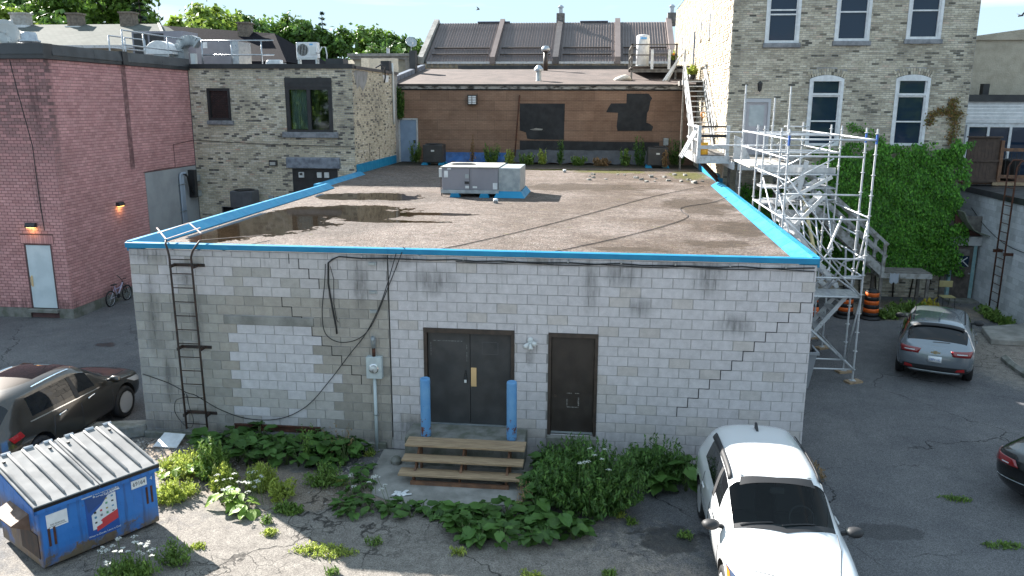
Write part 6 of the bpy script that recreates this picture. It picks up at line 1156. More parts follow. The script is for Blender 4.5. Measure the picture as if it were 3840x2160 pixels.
wheel_(10.58); wheel_(11.58)
m = MB(); bb = (-7.45, 11.02, .28); st = (-7.45, 10.86, .66); hd_ = (-7.45, 11.38, .70); m.tube([st, (-7.45, 10.95, .4), bb], .02, 6); m.tube([bb, (-7.45, 11.2, .48), hd_], .028, 6); m.tube([(-7.45, 10.91, .54), (-7.45, 11.15, .55), (-7.45, 11.38, .66)], .018, 6); m.tube([bb, (-7.45, 10.58, .27)], .012, 6); m.tube([(-7.45, 10.87, .6), (-7.45, 10.58, .27)], .012, 6); m.build('frame', M_frame, BK, True)
m = MB(); m.tube([(-7.45, 11.36, .76), (-7.45, 11.42, .62)], .025, 6); m.tube([(-7.40, 11.42, .62), (-7.41, 11.58, .27)], .016, 6); m.tube([(-7.5, 11.42, .62), (-7.49, 11.58, .27)], .016, 6); m.build('fork', M_black, BK, True)
m = MB(); m.tube([(-7.2, 11.2, .88), (-7.32, 11.32, .86), (-7.45, 11.36, .80), (-7.58, 11.38, .9), (-7.64, 11.36, .95)], .015, 6); m.build('handlebar', M_black, BK, True); m = MB(); m.prism([(10.74, .70), (10.72, .74), (10.98, .74), (11.0, .71)], 'x', -7.52, -7.38); m.build('saddle', M_black, BK, bevel=.02)
m = MB(); m.lathe([(.09, -7.43), (.09, -7.42)], (0, 11.02, .28), 14, 'x'); m.tube([(-7.38, 11.02, .28), (-7.36, 11.12, .2)], .012, 5); m.tube([(-7.5, 11.02, .28), (-7.52, 10.92, .36)], .012, 5); m.build('crankset', M_black, BK)
# small ground litter
m = MB(); m.add([(.45, -.56, .02), (.98, -.58, .02), (.98, -.2, .16), (.5, -.17, .16), (.45, -.56, .04), (.98, -.58, .04), (.98, -.2, .18), (.5, -.17, .18)], MB.BF); tag(m.build('white_board', M_white, None), 'white board lying on the dirt at the foot of the wall', 'board')
m = MB()
for k in range(7): a = RND.uniform(0, 6); m.mbox(Matrix.Translation((6.1+RND.uniform(-.15, .15), -2.0+RND.uniform(-.08, .08), .04)) @ Matrix.Rotation(a, 4, 'Z') @ Matrix.Rotation(.2, 4, 'X'), .12, .08, .01)
tag(m.build('torn_paper', M_white, None), 'scraps of torn white paper on the concrete pad', 'litter', kind='stuff')
m = MB(); m.lathe([(0, 0), (.1, .02), (.12, .1), (.06, .17), (0, .17)], (5.68, -.75, 0), 9); tag(m.build('field_stone', M_conc_d, None, bevel=.01), 'grey stone beside the left end of the steps', 'stone')
m = MB()
for k in range(900):
    x, y = RND.uniform(-.1, 2.7), -abs(RND.gauss(.7, .55))-.12; s_ = RND.uniform(.008, .028)
    m.add([(x-s_, y-s_*.8, 0), (x+s_, y-s_, 0), (x+s_*.9, y+s_, 0), (x-s_, y+s_*.9, 0), (x+RND.uniform(-.3, .3)*s_, y, s_*1.1)], [(0, 1, 4), (1, 2, 4), (2, 3, 4), (3, 0, 4)])
for k in range(500):
    x, y = RND.gauss(5.0, .5), -1.4+RND.gauss(0, .4); s_ = RND.uniform(.006, .022)
    m.add([(x-s_, y-s_*.8, 0), (x+s_, y-s_, 0), (x+s_*.9, y+s_, 0), (x-s_, y+s_*.9, 0), (x, y, s_*1.1)], [(0, 1, 4), (1, 2, 4), (2, 3, 4), (3, 0, 4)])
tag(m.build('loose_gravel', mat('loose_stone', (.24, .21, .19), (.36, .33, .3), .9, ns=30, rnd=.4), None, fix=False), 'loose gravel along the foot of the left wall', 'gravel', kind='stuff')
m = MB(); m.box(-6.1, -5.2, 3.8, 4.3, .003, .012); tag(m.build('drain_cover', M_rust, None), 'rusty drain cover in the alley asphalt at the left', 'drain cover')
# ------------------------------------------------------------ cars
def paint(name, c, metal=.3, rough=.3, coat=1.): 
    t = NT(name); return t.out(c4(c), rough, metal, .5, None, coat)
M_tyre = mat('tyre', (.014, .014, .015), None, .75); M_rim = mat('rim_silver', (.62, .62, .62), None, .35, .5); M_rimd = mat('rim_dark', (.03, .03, .03), None, .4, .5); M_clad = mat('car_cladding', (.022, .022, .024), None, .6); M_carglass = glassmat('car_glass', (.008, .009, .011), .02, .5)
def lens(name, c): t = NT(name); return t.out(c4(c), .12, 0, .6, None, 1.)
M_tail = lens('tail_red', (.22, .006, .008)); M_tailb = lens('tail_bright', (.42, .012, .014)); M_amber = lens('amber_lens', (.75, .2, .02)); M_head = lens('head_dark', (.05, .07, .12)); M_clearl = lens('clear_lens', (.55, .56, .58))
WELL = 7
def rings_to_mesh(rings, matf):
    """rings: list of 9 (x, y, z) half section points, from underside centre to top centre"""
    m = MB(); n = len(rings); K_ = 9; V = []; idx = {}
    for i, r in enumerate(rings):
        for j, (x, y, z) in enumerate(r):
            V.append((x, y, z)); idx[i, j, 1] = len(V)-1
            if abs(y) < 1e-6: idx[i, j, -1] = len(V)-1
            else: V.append((x, -y, z)); idx[i, j, -1] = len(V)-1
    Fs = []; Ms = []
    for i in range(n-1):
        for j in range(K_-1):
            for s in (1, -1):
                q = [idx[i, j, s], idx[i, j+1, s], idx[i+1, j+1, s], idx[i+1, j, s]]
                q = [k for a, k in enumerate(q) if k not in q[:a]]
                if len(q) < 3: continue
                if s == -1: q = q[::-1]
                Fs.append(tuple(q)); Ms.append(matf(i, j))
    me = bpy.data.meshes.new('car'); me.from_pydata(V, [], Fs); me.polygons.foreach_set('material_index', Ms); return me
def make_car(name, label, rings, matf, mats, names, wheels, rw, loc, heading, rim='silver', lining=False):
    root = thing(name, label, 'car')
    me = rings_to_mesh(rings, matf)
    for mm in mats: me.materials.append(mm)
    bm = bmesh.new(); bm.from_mesh(me); bmesh.ops.recalc_face_normals(bm, faces=bm.faces); bm.to_mesh(me); bm.free()
    tmp = bpy.data.objects.new('tmp', me); col.objects.link(tmp); ss = tmp.modifiers.new('s', 'SUBSURF'); ss.levels = ss.render_levels = 2
    c = MB()
    for (x, y, s) in wheels:
        c.cyl((x, s*(abs(y)-.28), rw), (x, s*(abs(y)+.4), rw), rw+.075, n=28, mi=WELL)
    cme = c.mesh('cut', mats); cut = bpy.data.objects.new('cut', cme); col.objects.link(cut)
    bo = tmp.modifiers.new('b', 'BOOLEAN'); bo.object = cut; bo.operation = 'DIFFERENCE'; bo.solver = 'EXACT'
    bpy.context.view_layer.update(); ev = tmp.evaluated_get(bpy.context.evaluated_depsgraph_get()); em = bpy.data.meshes.new_from_object(ev)
    bpy.data.objects.remove(tmp); bpy.data.objects.remove(cut)
    co = np.zeros(len(em.vertices)*3, np.float32); em.vertices.foreach_get('co', co); co = co.reshape(-1, 3)
    polys = [tuple(p.vertices) for p in em.polygons]; mi = [p.material_index for p in em.polygons]; nr = [p.normal.copy() for p in em.polygons]
    bvh = BVHTree.FromPolygons([tuple(c_) for c_ in co], polys)
    parts = {}
    for k, (p, q) in enumerate(zip(polys, mi)): 
        cx = sum(co[v_][1] for v_ in p)/len(p); xx_ = sum(co[v_][0] for v_ in p)/len(p); key = (q, (1 if cx > 0 else -1) if names[q] == 'side_window' else ((1 if cx > 0 else -1)+(10 if xx_ > 0 else 0) if names[q] == 'wheel_well' else 0)); parts.setdefault(key, []).append(p)
    for (q, s), ps in parts.items():
        used = sorted({v_ for p in ps for v_ in p}); mp_ = {v_: a for a, v_ in enumerate(used)}
        m2 = bpy.data.meshes.new(names[q]); m2.from_pydata([tuple(co[v_]) for v_ in used], [], [tuple(mp_[v_] for v_ in p) for p in ps]); m2.materials.append(mats[q]); m2.polygons.foreach_set('use_smooth', [True]*len(ps)); m2.update()
        ob = link(names[q], m2, root)
        if names[q] == 'body':
            try: m2.set_sharp_from_angle(angle=rad(38))
            except Exception: pass
    for (x, y, s) in wheels:
        yo = s*abs(y); m = MB(); m.lathe([(rw*.66, .09), (rw*.72, .115), (rw*.93, .11), (rw, .07), (rw, -.09), (rw*.9, -.11), (rw*.6, -.11)], (0, 0, 0), 28, 'y'); m.v = [(a+x, yo+s*(b-.1), c_+rw) for a, b, c_ in m.v]; wh = m.build('wheel', M_tyre, root, True)
        m = MB(); m.lathe([(rw*.69, .105), (rw*.66, .085), (rw*.62, .03), (.0, .02)], (0, 0, 0), 28, 'y'); m.v = [(a+x, yo+s*(b-.1), c_+rw) for a, b, c_ in m.v]; m.build('rim', M_rimd, wh, True)
        m = MB(); m.lathe([(rw*.70, .112), (rw*.66, .112), (rw*.66, .09)], (0, 0, 0), 28, 'y')
        for k in range(10):
            t = 2*math.pi*(k//2)/5+(.17 if k % 2 else -.17)+.3; m.bar((rw*.12*math.cos(t), .09, rw*.12*math.sin(t)), (rw*.68*math.cos(t*1+(.04 if k % 2 else -.04)), .1, rw*.68*math.sin(t)), .03, .03, up=(0, 1, 0))
        m.lathe([(.0, .11), (.06, .11), (.07, .06)], (0, 0, 0), 12, 'y'); m.v = [(a+x, yo+s*(b-.1), c_+rw) for a, b, c_ in m.v]; m.build('spokes', M_rim if rim == 'silver' else M_rimd, wh)
    root['bv'] = 0; del root['bv']
    def patch(nm, mm, lo, hi, d, off=.006, rows=4, cols=8, parent=None, thick=0.):
        """grid between two polylines projected along d on to the body"""
        d = Vector(d).normalized(); P = []
        def samp(L_, t):
            f_ = t*(len(L_)-1); i = min(int(f_), len(L_)-2); return Vector(L_[i]).lerp(Vector(L_[i+1]), f_-i)
        for r in range(rows+1):
            row = []
            for k in range(cols+1):
                p = samp(lo, k/cols).lerp(samp(hi, k/cols), r/rows); h = bvh.ray_cast(p-d*1.5, d, 4)
                q = h[0]-d*off if h[0] is not None else p
                row.append(q)
            P.append(row)
        m_ = MB(); m_.grid(P); ob = m_.build(nm, mm, parent or root, True)
        if thick: so = ob.modifiers.new('s', 'SOLIDIFY'); so.thickness = thick; so.offset = 1
        return ob
    def seam(pts, d, r=.008, nm='seam', mm=None, off=0.):
        d = Vector(d).normalized(); out = []
        for a, b in zip(pts, pts[1:]):
            for k in range(7):
                p = Vector(a).lerp(Vector(b), k/7); h = bvh.ray_cast(p-d*1.5, d, 4); 
                if h[0] is not None: out.append(h[0]-d*off)
        if len(out) > 1: m_ = MB(); m_.tube(out, r, 4); return m_.build(nm, mm or M_clad, root)
    return root, patch, seam, bvh
def place(root, loc, heading): root.location = loc; root.rotation_euler.z = heading
def suv_rings(L=4.6, hw=.93, H=1.66, hood=1.02, tail=1.02, rear_rake=.32, belt=1.0, cowl=1.0, head=.3, gr=.22, nose=.78, roofr=.02):
    h2 = L/2; Yw = lambda l: [hw*k for k in l]
    def R(x, y, z): return list(zip(x, Yw(y), z))
    b = belt; rr = -h2
    rings = [
        R([rr+.14, rr+.07, rr+.02, rr, rr+.03, rr+.08, rr+.09, rr+.1, rr+.11], [0]*9, [gr+.1, gr+.14, .45, .6, .8, .93, .95, .97, tail-.02]),
        R([rr+.18, rr+.12, rr+.03, rr+.01, rr+.04, rr+.09, rr+.1, rr+.11, rr+.12], [0, .5, .66, .68, .66, .62, .6, .4, 0], [gr+.02, gr+.06, .42, .62, .84, .99, 1.0, 1.01, tail+.01]),
        R([rr+.4, rr+.34, rr+.2, rr+.16, rr+.15, rr+.16, rr+.15, rr+.13, rr+.13], [0, .84, .95, .97, .93, .87, .83, .5, 0], [gr, gr+.04, .42, .68, .96, 1.03, tail+.05, tail+.07, tail+.08]),
        R([rr+.6, rr+.58, rr+.55, rr+.5, rr+.45, rr+.45, rr+rear_rake+.08, rr+rear_rake, rr+rear_rake-.03], [0, .88, .98, 1.0, .97, .9, .74, .48, 0], [gr, gr+.03, .4, .7, b+.02, b+.07, H-.14, H-.05, H-.035]),
        R([rr+.95]*9, [0, .88, .98, 1.01, .97, .91, .76, .5, 0], [gr, gr+.02, .38, .7, b+.01, b+.06, H-.12, H-.015, H]),
        R([rr+1.6]*9, [0, .88, .98, 1.01, .975, .92, .785, .52, 0], [gr, gr+.02, .36, .7, b-.01, b+.04, H-.10, H, H+.015]),
        R([-.15]*9, [0, .88, .98, 1.01, .975, .92, .785, .52, 0], [gr, gr+.02, .36, .7, b-.03, b+.02, H-.1, H, H+.015]),
        R([head+.25, head+.25, head+.25, head+.25, head+.2, head+.18, head-.05, head+.0, head+.02], [0, .88, .98, 1.01, .975, .92, .77, .52, 0], [gr, gr+.02, .36, .7, b-.05, b+.0, H-.13, H-.05, H-.03]),
        R([cowl+.0, cowl, cowl, cowl, cowl-.02, cowl-.02, cowl-.06, cowl+.10, cowl+.16], [0, .88, .98, 1.0, .97, .91, .83, .5, 0], [gr, gr+.02, .38, .7, b-.08, b-.03, hood-.0, hood+.05, hood+.06]),
        R([cowl+.5]*9, [0, .88, .97, .99, .95, .88, .78, .45, 0], [gr, gr+.03, .4, .68, b-.13, b-.08, hood-.04, hood, hood+.01]),
        R([h2-.32, h2-.32, h2-.3, h2-.28, h2-.28, h2-.28, h2-.27, h2-.25, h2-.24], [0, .85, .94, .95, .9, .83, .74, .42, 0], [gr, gr+.04, .42, .64, nose+.04, nose+.08, nose+.11, nose+.14, nose+.15]),
        R([h2-.2, h2-.14, h2-.08, h2-.07, h2-.09, h2-.11, h2-.12, h2-.12, h2-.11], [0, .6, .74, .75, .72, .66, .6, .4, 0], [gr+.02, gr+.08, .42, .6, nose-.02, nose+.02, nose+.05, nose+.07, nose+.08]),
        R([h2-.12, h2-.06, h2-.01, h2, h2-.02, h2-.05, h2-.06, h2-.07, h2-.07], [0]*9, [gr+.1, gr+.14, .42, .55, .66, nose-.06, nose-.04, nose-.02, nose]),
    ]
    return rings
def suv_mat(clad=True, sunroof=False):
    def f(i, j):
        if i == 2 and j in (6, 7): return 2
        if i in (4, 5, 6) and j == 5: return 3
        if i == 7 and j in (6, 7): return 1
        if sunroof and i in (5, 6) and j == 7: return 5
        if clad and (j in (0, 1)): return 4
        if j == 0: return 4
        return 0
    return f
NAMES = ['body', 'windshield', 'rear_window', 'side_window', 'cladding', 'sunroof', 'x', 'wheel_well']
def mirror(root, mm, x, y, z, s, c2=M_clad):
    m = MB(); m.lathe([(0, -.1), (.05, -.09), (.075, -.03), (.08, .03), (.05, .06), (0, .065)], (0, 0, 0), 12, 'x'); m.v = [(x-a*.95, y+s*(.16+b*1.65), z+c*.95) for a, b, c in m.v]; o = m.build('mirror', mm, root, True)
    m = MB(); m.bar((x, y-s*.02, z-.03), (x-.01, y+s*.1, z-.01), .05, .05); m.build('mirror_arm', c2, o)
# brown crossover at left
P_brown = paint('paint_bronze', (.058, .051, .044), .75, .32)
rg = suv_rings(4.85, .95, 1.68, hood=1.02, belt=1.02, cowl=1.08, head=.35, rear_rake=.55)
root, patch, seam, bv = make_car('parked_car', 'bronze brown crossover parked along the left side of the block building', rg, suv_mat(False, True), [P_brown, M_carglass, M_carglass, M_carglass, M_clad, M_carglass, M_clad, M_rubber], NAMES, [(-1.42, .93, 1), (-1.42, .93, -1), (1.42, .93, 1), (1.42, .93, -1)], .365, 0, 0)
for s in (-1, 1):
    d = (0, -s, 0)
    for x in (-.72, .22): patch('handle', M_chrome, [(x-.13, s, .93), (x+.13, s, .945)], [(x-.13, s, .96), (x+.13, s, .975)], d, .03, 2, 4, thick=.02)
    patch('sill_trim', M_chrome, [(-1.0, s, .30), (1.0, s, .30)], [(-1.0, s, .345), (1.0, s, .345)], d, .012, 2, 10)
    seam([(-1.05, s, .45), (-.95, s, .95), (-1.0, s, 1.05)], d); seam([(-.1, s, .36), (-.12, s, 1.02)], d); seam([(.95, s, .36), (.98, s, .95)], d)
    patch('window_trim', M_chrome, [(-1.55, s, 1.075), (.6, s, 1.0)], [(-1.55, s, 1.095), (.6, s, 1.02)], d, .006, 1, 12)
    patch('window_pillar', M_clad, [(-.20, s, 1.04), (-.06, s, 1.04)], [(-.25, s, 1.5), (-.14, s, 1.5)], d, .006, 4, 2)
    patch('headlight', M_clearl, [(1.95, s*.5, .66), (1.85, s*.9, .72)], [(1.9, s*.55, .80), (1.62, s*.95, .86)], (-.6, -s*.8, 0), .006)
    patch('tail_light', M_tailb, [(-2.1, s, .86), (-1.82, s, .90)], [(-2.2, s, .98), (-1.9, s, 1.02)], (.3, -s, 0), .008); mirror(root, P_brown, .95, s*.88, 1.08, s)
seam([(.98, -.7, 2), (1.3, -.76, 2), (1.9, -.62, 2), (2.1, 0, 2), (1.9, .62, 2), (1.3, .76, 2), (.98, .7, 2)], (0, 0, -1)); seam([(-1.1, -.62, 2), (.2, -.62, 2)], (0, 0, -1), .014, 'roof_rail', M_chrome, .01); seam([(-1.1, .62, 2), (.2, .62, 2)], (0, 0, -1), .014, 'roof_rail', M_chrome, .01)
patch('grille', M_clad, [(2.4, -.4, .42), (2.4, .4, .42)], [(2.4, -.5, .68), (2.4, .5, .68)], (-1, 0, 0)); place(root, (-1.98, -.44, 0), rad(90))
# grey hatch crossover, rear to camera
P_grey = paint('paint_steel', (.23, .26, .29), .6, .26)
rg = suv_rings(4.5, .92, 1.60, hood=.97, belt=1.0, cowl=1.0, head=.3, rear_rake=.33, tail=1.0)
root, patch, seam, bv = make_car('parked_car', 'steel grey crossover parked nose to the shed entry, rear to the lot', rg, suv_mat(True, False), [P_grey, M_carglass, M_carglass, M_carglass, M_clad, M_clad, M_clad, M_rubber], NAMES, [(-1.35, .9, 1), (-1.35, .9, -1), (1.35, .9, 1), (1.35, .9, -1)], .345, 0, 0)
dr_ = (1, 0, 0)
for s in (-1, 1):
    d = (0, -s, 0); patch('tail_light', M_tail, [(-2.4, s*.5, .80), (-2.2, s*.84, .80)], [(-2.4, s*.46, .93), (-2.15, s*.9, .97)], (.85, -s*.5, 0), .012, 3, 8, thick=.01); patch('reflector', M_tailb, [(-2.4, s*.55, .40), (-2.3, s*.76, .40)], [(-2.4, s*.58, .47), (-2.3, s*.72, .50)], (.95, -s*.3, 0), .02)
    patch('light_band', M_clearl, [(-2.4, s*.6, .86), (-2.2, s*.74, .865)], [(-2.4, s*.6, .885), (-2.2, s*.74, .89)], (.85, -s*.5, 0), .026, 1, 4)
    for x in (-.72, .22): patch('handle', P_grey, [(x-.12, s, .86), (x+.12, s, .87)], [(x-.12, s, .89), (x+.12, s, .9)], d, .03, 2, 4, thick=.02)
    seam([(-1.05, s, .45), (-.95, s, .9), (-1.0, s, 1.0)], d); seam([(-.1, s, .36), (-.12, s, .98)], d); mirror(root, M_clad, .75, s*.84, 1.05, s)
    seam([(-1.45, s*.60, 2), (.2, s*.61, 2)], (0, 0, -1), .02, 'roof_rail', M_clad, .01); patch('window_pillar', P_grey, [(-.20, s, 1.0), (-.08, s, 1.0)], [(-.25, s, 1.4), (-.16, s, 1.4)], d, .004, 4, 2)
patch('bumper_cladding', M_clad, [(-2.5, -.72, .30), (-2.5, .72, .30)], [(-2.5, -.74, .50), (-2.5, .74, .50)], dr_, .01, 4, 14); patch('skid_trim', M_galvdull, [(-2.5, -.55, .31), (-2.5, .55, .31)], [(-2.5, -.6, .37), (-2.5, .6, .37)], dr_, .03, 2, 10, thick=.015)
pt_ = patch('plate_recess', P_grey, [(-2.5, -.36, .58), (-2.5, .36, .58)], [(-2.5, -.3, .78), (-2.5, .3, .78)], dr_, .004); pl_ = patch('licence_plate', M_wst, [(-2.5, -.155, .62), (-2.5, .155, .62)], [(-2.5, -.155, .77), (-2.5, .155, .77)], dr_, .03, 2, 4, thick=.006)
M_plb = mat('plate_blue', (.03, .09, .35), None, .5)
xr = bv.ray_cast(Vector((-4, 0, .7)), Vector((1, 0, 0)), 5)[0].x
text('lettering', 'CBPV 142', .075, M_plb, frame((xr-.045, 0, .685), (0, -1, 0), (0, 0, 1)), root, sx=.8)
m = MB(); xe = bv.ray_cast(Vector((-4, 0, .86)), Vector((1, 0, 0)), 5)[0].x-.012; m.box(xe, xe+.01, -.11, .11, .84, .875); m.box(xe-.001, xe+.009, -.04, .045, .815, .9); m.build('emblem', M_brass, root); patch('spoiler', M_clad, [(-1.9, -.6, 1.44), (-1.9, .6, 1.44)], [(-1.82, -.58, 1.49), (-1.82, .58, 1.49)], (.3, 0, -1), .03, 2, 10, thick=.02)
seam([(-2.2, -.3, 1.12), (-2.2, .15, 1.1)], dr_, .012, 'rear_wiper'); m = MB(); m.prism([(-1.6, 1.56), (-1.42, 1.56), (-1.55, 1.66), (-1.6, 1.66)], 'y', -.02, .02); m.build('antenna_fin', P_grey, root); place(root, (19.05, 7.55, 0), rad(68))
# white crossover in the foreground, nose to camera
P_white = paint('paint_white', (.66, .665, .67), 0., .25)
rg = suv_rings(4.62, .915, 1.66, hood=1.03, belt=1.02, cowl=1.07, head=.22, rear_rake=.42, tail=1.05, nose=.80)
M_wsg = clearglass('windshield_glass', (.62, .70, .70), .0, .45)
root, patch, seam, bv = make_car('parked_car', 'white crossover with black roof rails parked nose out before the block wall', rg, suv_mat(False, False), [P_white, M_wsg, M_carglass, M_carglass, M_clad, M_clad, M_clad, M_rubber], NAMES, [(-1.36, .88, 1), (-1.36, .88, -1), (1.36, .88, 1), (1.36, .88, -1)], .345, 0, 0)
for s in (-1, 1):
    d = (0, -s, 0)
    for x in (-.72, .25): patch('handle', P_white, [(x-.12, s, .90), (x+.12, s, .91)], [(x-.12, s, .93), (x+.12, s, .94)], d, .03, 2, 4, thick=.02)
    seam([(-1.05, s, .45), (-.95, s, .95), (-1.0, s, 1.05)], d); seam([(-.1, s, .36), (-.12, s, 1.02)], d); seam([(.9, s, .36), (.93, s, .92)], d)
    patch('headlight', M_head, [(1.98, s*.42, .66), (1.78, s*.84, .70)], [(1.93, s*.45, .79), (1.5, s*.9, .85)], (-.7, -s*.6, -.3), .007); patch('turn_lamp', M_amber, [(1.78, s*.76, .72), (1.68, s*.85, .73)], [(1.66, s*.8, .82), (1.55, s*.88, .84)], (-.55, -s*.75, -.3), .013, 3, 4)
    mirror(root, M_clad, .84, s*.85, 1.06, s); patch('roof_rail', M_clad, [(-1.45, s*.64, 2), (.18, s*.63, 2)], [(-1.45, s*.70, 2), (.18, s*.685, 2)], (0, 0, -1), .016, 2, 14, thick=.016); patch('window_pillar', M_clad, [(-.20, s, 1.04), (-.06, s, 1.04)], [(-.25, s, 1.48), (-.14, s, 1.48)], d, .006, 4, 2)
seam([(.95, -.72, 2), (1.3, -.7, 2), (1.85, -.55, 2), (2.05, 0, 2), (1.85, .55, 2), (1.3, .7, 2), (.95, .72, 2)], (0, 0, -1), .007); patch('cowl_panel', M_clad, [(1.0, -.7, 2), (1.15, 0, 2), (1.0, .7, 2)], [(.92, -.7, 2), (1.07, 0, 2), (.92, .7, 2)], (0, 0, -1), .006, 2, 14)
seam([(.98, -.62, 2), (1.0, -.1, 2)], (0, 0, -1), .012, 'wiper', M_clad, .015); seam([(1.04, -.05, 2), (.96, .5, 2)], (0, 0, -1), .012, 'wiper', M_clad, .015)
patch('grille', M_clad, [(2.4, -.5, .36), (2.4, .5, .36)], [(2.4, -.42, .62), (2.4, .42, .62)], (-1, 0, 0)); patch('header_band', M_clad, [(.22, -.52, 2), (.26, 0, 2), (.22, .52, 2)], [(.36, -.55, 2), (.36, 0, 2), (.36, .55, 2)], (0, 0, -1), .006, 2, 12)
m = MB(); m.prism([(-1.5, 1.64), (-1.3, 1.65), (-1.45, 1.74), (-1.5, 1.74)], 'y', -.018, .018); m.build('antenna_fin', M_clad, root)
M_dash = mat('dashboard', (.035, .037, .04), (.05, .052, .055), .7); cab = MB(); cab.box(.45, 1.02, -.66, .66, .82, .93); cab.build('dashboard', M_dash, root, bevel=.04); cab = MB(); cab.box(-1.4, .5, -.7, .7, .5, .56); cab.box(-1.45, -1.38, -.62, .62, .56, 1.4); cab.build('cabin_floor', M_dash, root)
M_seat = mat('seat_cloth', (.03, .03, .032), None, .9)
for s in (-.38, .38):
    m = MB(); m.box(-.35, .2, s-.24, s+.24, .56, .72); m.bar((-.32, s, .7), (-.5, s, 1.22), .46, .12, up=(1, 0, 0)); m.bar((-.5, s, 1.24), (-.54, s, 1.4), .26, .09, up=(1, 0, 0)); m.build('seat', M_seat, root, bevel=.03)
m = MB(); P = [(.36+.07*math.sin(t), -.38+.0, .98) for t in (0,)]; m.tube([(.40-.10*math.sin(t), .38+.18*math.cos(t), 1.0+.15*math.sin(t)) for t in [2*math.pi*i/20 for i in range(21)]], .015, 6, False); m.build('steering_wheel', M_rubber, root, True); m = MB(); m.box(.62, .74, -.08, .1, .935, .938); m.build('dash_card', M_wst, root); m = MB(); 
for k in range(14): m.box(.9, .97, -.55+k*.08, -.5+k*.08, .931, .934)
m.build('defrost_vent', M_rubber, root)
lin = MB(); lin.box(-1.3, .2, -.52, .52, 1.555, 1.56); lin.build('headliner', mat('headliner', (.16, .165, .17), None, .9), root); part('mirror_stem', M_clad, root, (.34, .4, -.1, .1, 1.38, 1.45))
place(root, (12.33, -3.53, 0), rad(-90))
# black saloon, rear corner at the right edge
def sedan_rings():
    hw = .91
    def R(x, y, z): return list(zip(x, [hw*k for k in y], z))
    return [
        R([-2.3, -2.36, -2.40, -2.41, -2.38, -2.35, -2.34, -2.33, -2.32], [0]*9, [.3, .34, .5, .62, .8, .93, .95, .97, .99]),
        R([-2.25, -2.3, -2.37, -2.38, -2.35, -2.32, -2.31, -2.3, -2.29], [0, .5, .66, .68, .66, .62, .6, .4, 0], [.22, .26, .46, .62, .84, .97, .99, 1.01, 1.02]),
        R([-2.0, -2.05, -2.15, -2.2, -2.2, -2.18, -2.18, -2.2, -2.2], [0, .84, .95, .97, .93, .87, .8, .5, 0], [.2, .24, .44, .68, .93, .98, 1.01, 1.03, 1.04]),
        R([-1.75, -1.75, -1.75, -1.75, -1.72, -1.7, -1.7, -1.74, -1.76], [0, .88, .98, 1.0, .97, .9, .78, .5, 0], [.2, .22, .4, .7, .96, 1.0, 1.03, 1.06, 1.07]),
        R([-1.45, -1.45, -1.45, -1.45, -1.4, -1.38, -.75, -.72, -.72], [0, .88, .98, 1.01, .97, .91, .68, .44, 0], [.2, .22, .38, .7, .97, 1.01, 1.36, 1.43, 1.45]),
        R([-.5]*9, [0, .88, .98, 1.01, .975, .92, .70, .44, 0], [.2, .22, .36, .7, .96, 1.0, 1.38, 1.46, 1.475]),
        R([.1]*9, [0, .88, .98, 1.01, .975, .92, .70, .44, 0], [.2, .22, .36, .7, .94, .98, 1.37, 1.45, 1.47]),
        R([.55, .55, .55, .55, .52, .5, .3, .34, .36], [0, .88, .98, 1.01, .975, .92, .68, .44, 0], [.2, .22, .36, .7, .92, .96, 1.33, 1.4, 1.42]),
        R([1.1, 1.1, 1.1, 1.1, 1.05, 1.05, 1.02, 1.15, 1.2], [0, .88, .98, 1.0, .97, .91, .82, .5, 0], [.2, .22, .38, .7, .88, .92, .96, 1.0, 1.01]),
        R([1.6]*9, [0, .88, .97, .99, .95, .88, .78, .45, 0], [.2, .23, .4, .66, .82, .86, .9, .94, .95]),
        R([2.05, 2.05, 2.08, 2.1, 2.1, 2.1, 2.1, 2.12, 2.13], [0, .85, .93, .94, .88, .8, .72, .42, 0], [.2, .24, .42, .6, .72, .76, .79, .82, .83]),
        R([2.25, 2.28, 2.32, 2.33, 2.31, 2.29, 2.28, 2.28, 2.29], [0, .6, .74, .75, .72, .66, .6, .4, 0], [.22, .28, .42, .56, .66, .7, .72, .74, .75]),
        R([2.3, 2.36, 2.4, 2.41, 2.39, 2.37, 2.36, 2.35, 2.35], [0]*9, [.3, .34, .42, .52, .6, .64, .66, .68, .7])]
def sedan_mat(i, j):
    if i == 3 and j in (6, 7): return 2
    if i in (4, 5, 6) and j == 5: return 3
    if i == 7 and j in (6, 7): return 1
    return 4 if j == 0 else 0
P_black = paint('paint_black', (.006, .006, .007), .2, .25)
root, patch, seam, bv = make_car('parked_car', 'black saloon whose rear corner juts in at the right edge', sedan_rings(), sedan_mat, [P_black, M_carglass, M_carglass, M_carglass, M_clad, M_clad, M_clad, M_rubber], NAMES, [(-1.36, .9, 1), (-1.36, .9, -1), (1.36, .9, 1), (1.36, .9, -1)], .335, 0, 0)
for s in (-1, 1):
    patch('tail_light', M_tail, [(-2.5, s*.40, .78), (-2.2, s*.86, .76)], [(-2.5, s*.50, .90), (-2.1, s*.92, .93)], (.85, -s*.55, 0), .01, 4, 10, thick=.01); patch('light_band', M_clearl, [(-2.4, s*.52, .80), (-2.3, s*.62, .80)], [(-2.4, s*.52, .82), (-2.3, s*.62, .82)], (.85, -s*.5, 0), .026, 1, 3); mirror(root, P_black, .9, s*.86, 1.0, s)
seam([(-2.5, -.86, .52), (-2.5, 0, .53), (-2.5, .86, .52)], (1, 0, 0), .009, 'bumper_trim', M_galvdull); patch('licence_plate', M_wst, [(-2.6, -.155, .66), (-2.6, .155, .66)], [(-2.6, -.155, .81), (-2.6, .155, .81)], (1, 0, 0), .02, 2, 4, thick=.006); xr = bv.ray_cast(Vector((-4, 0, .73)), Vector((1, 0, 0)), 5)[0].x
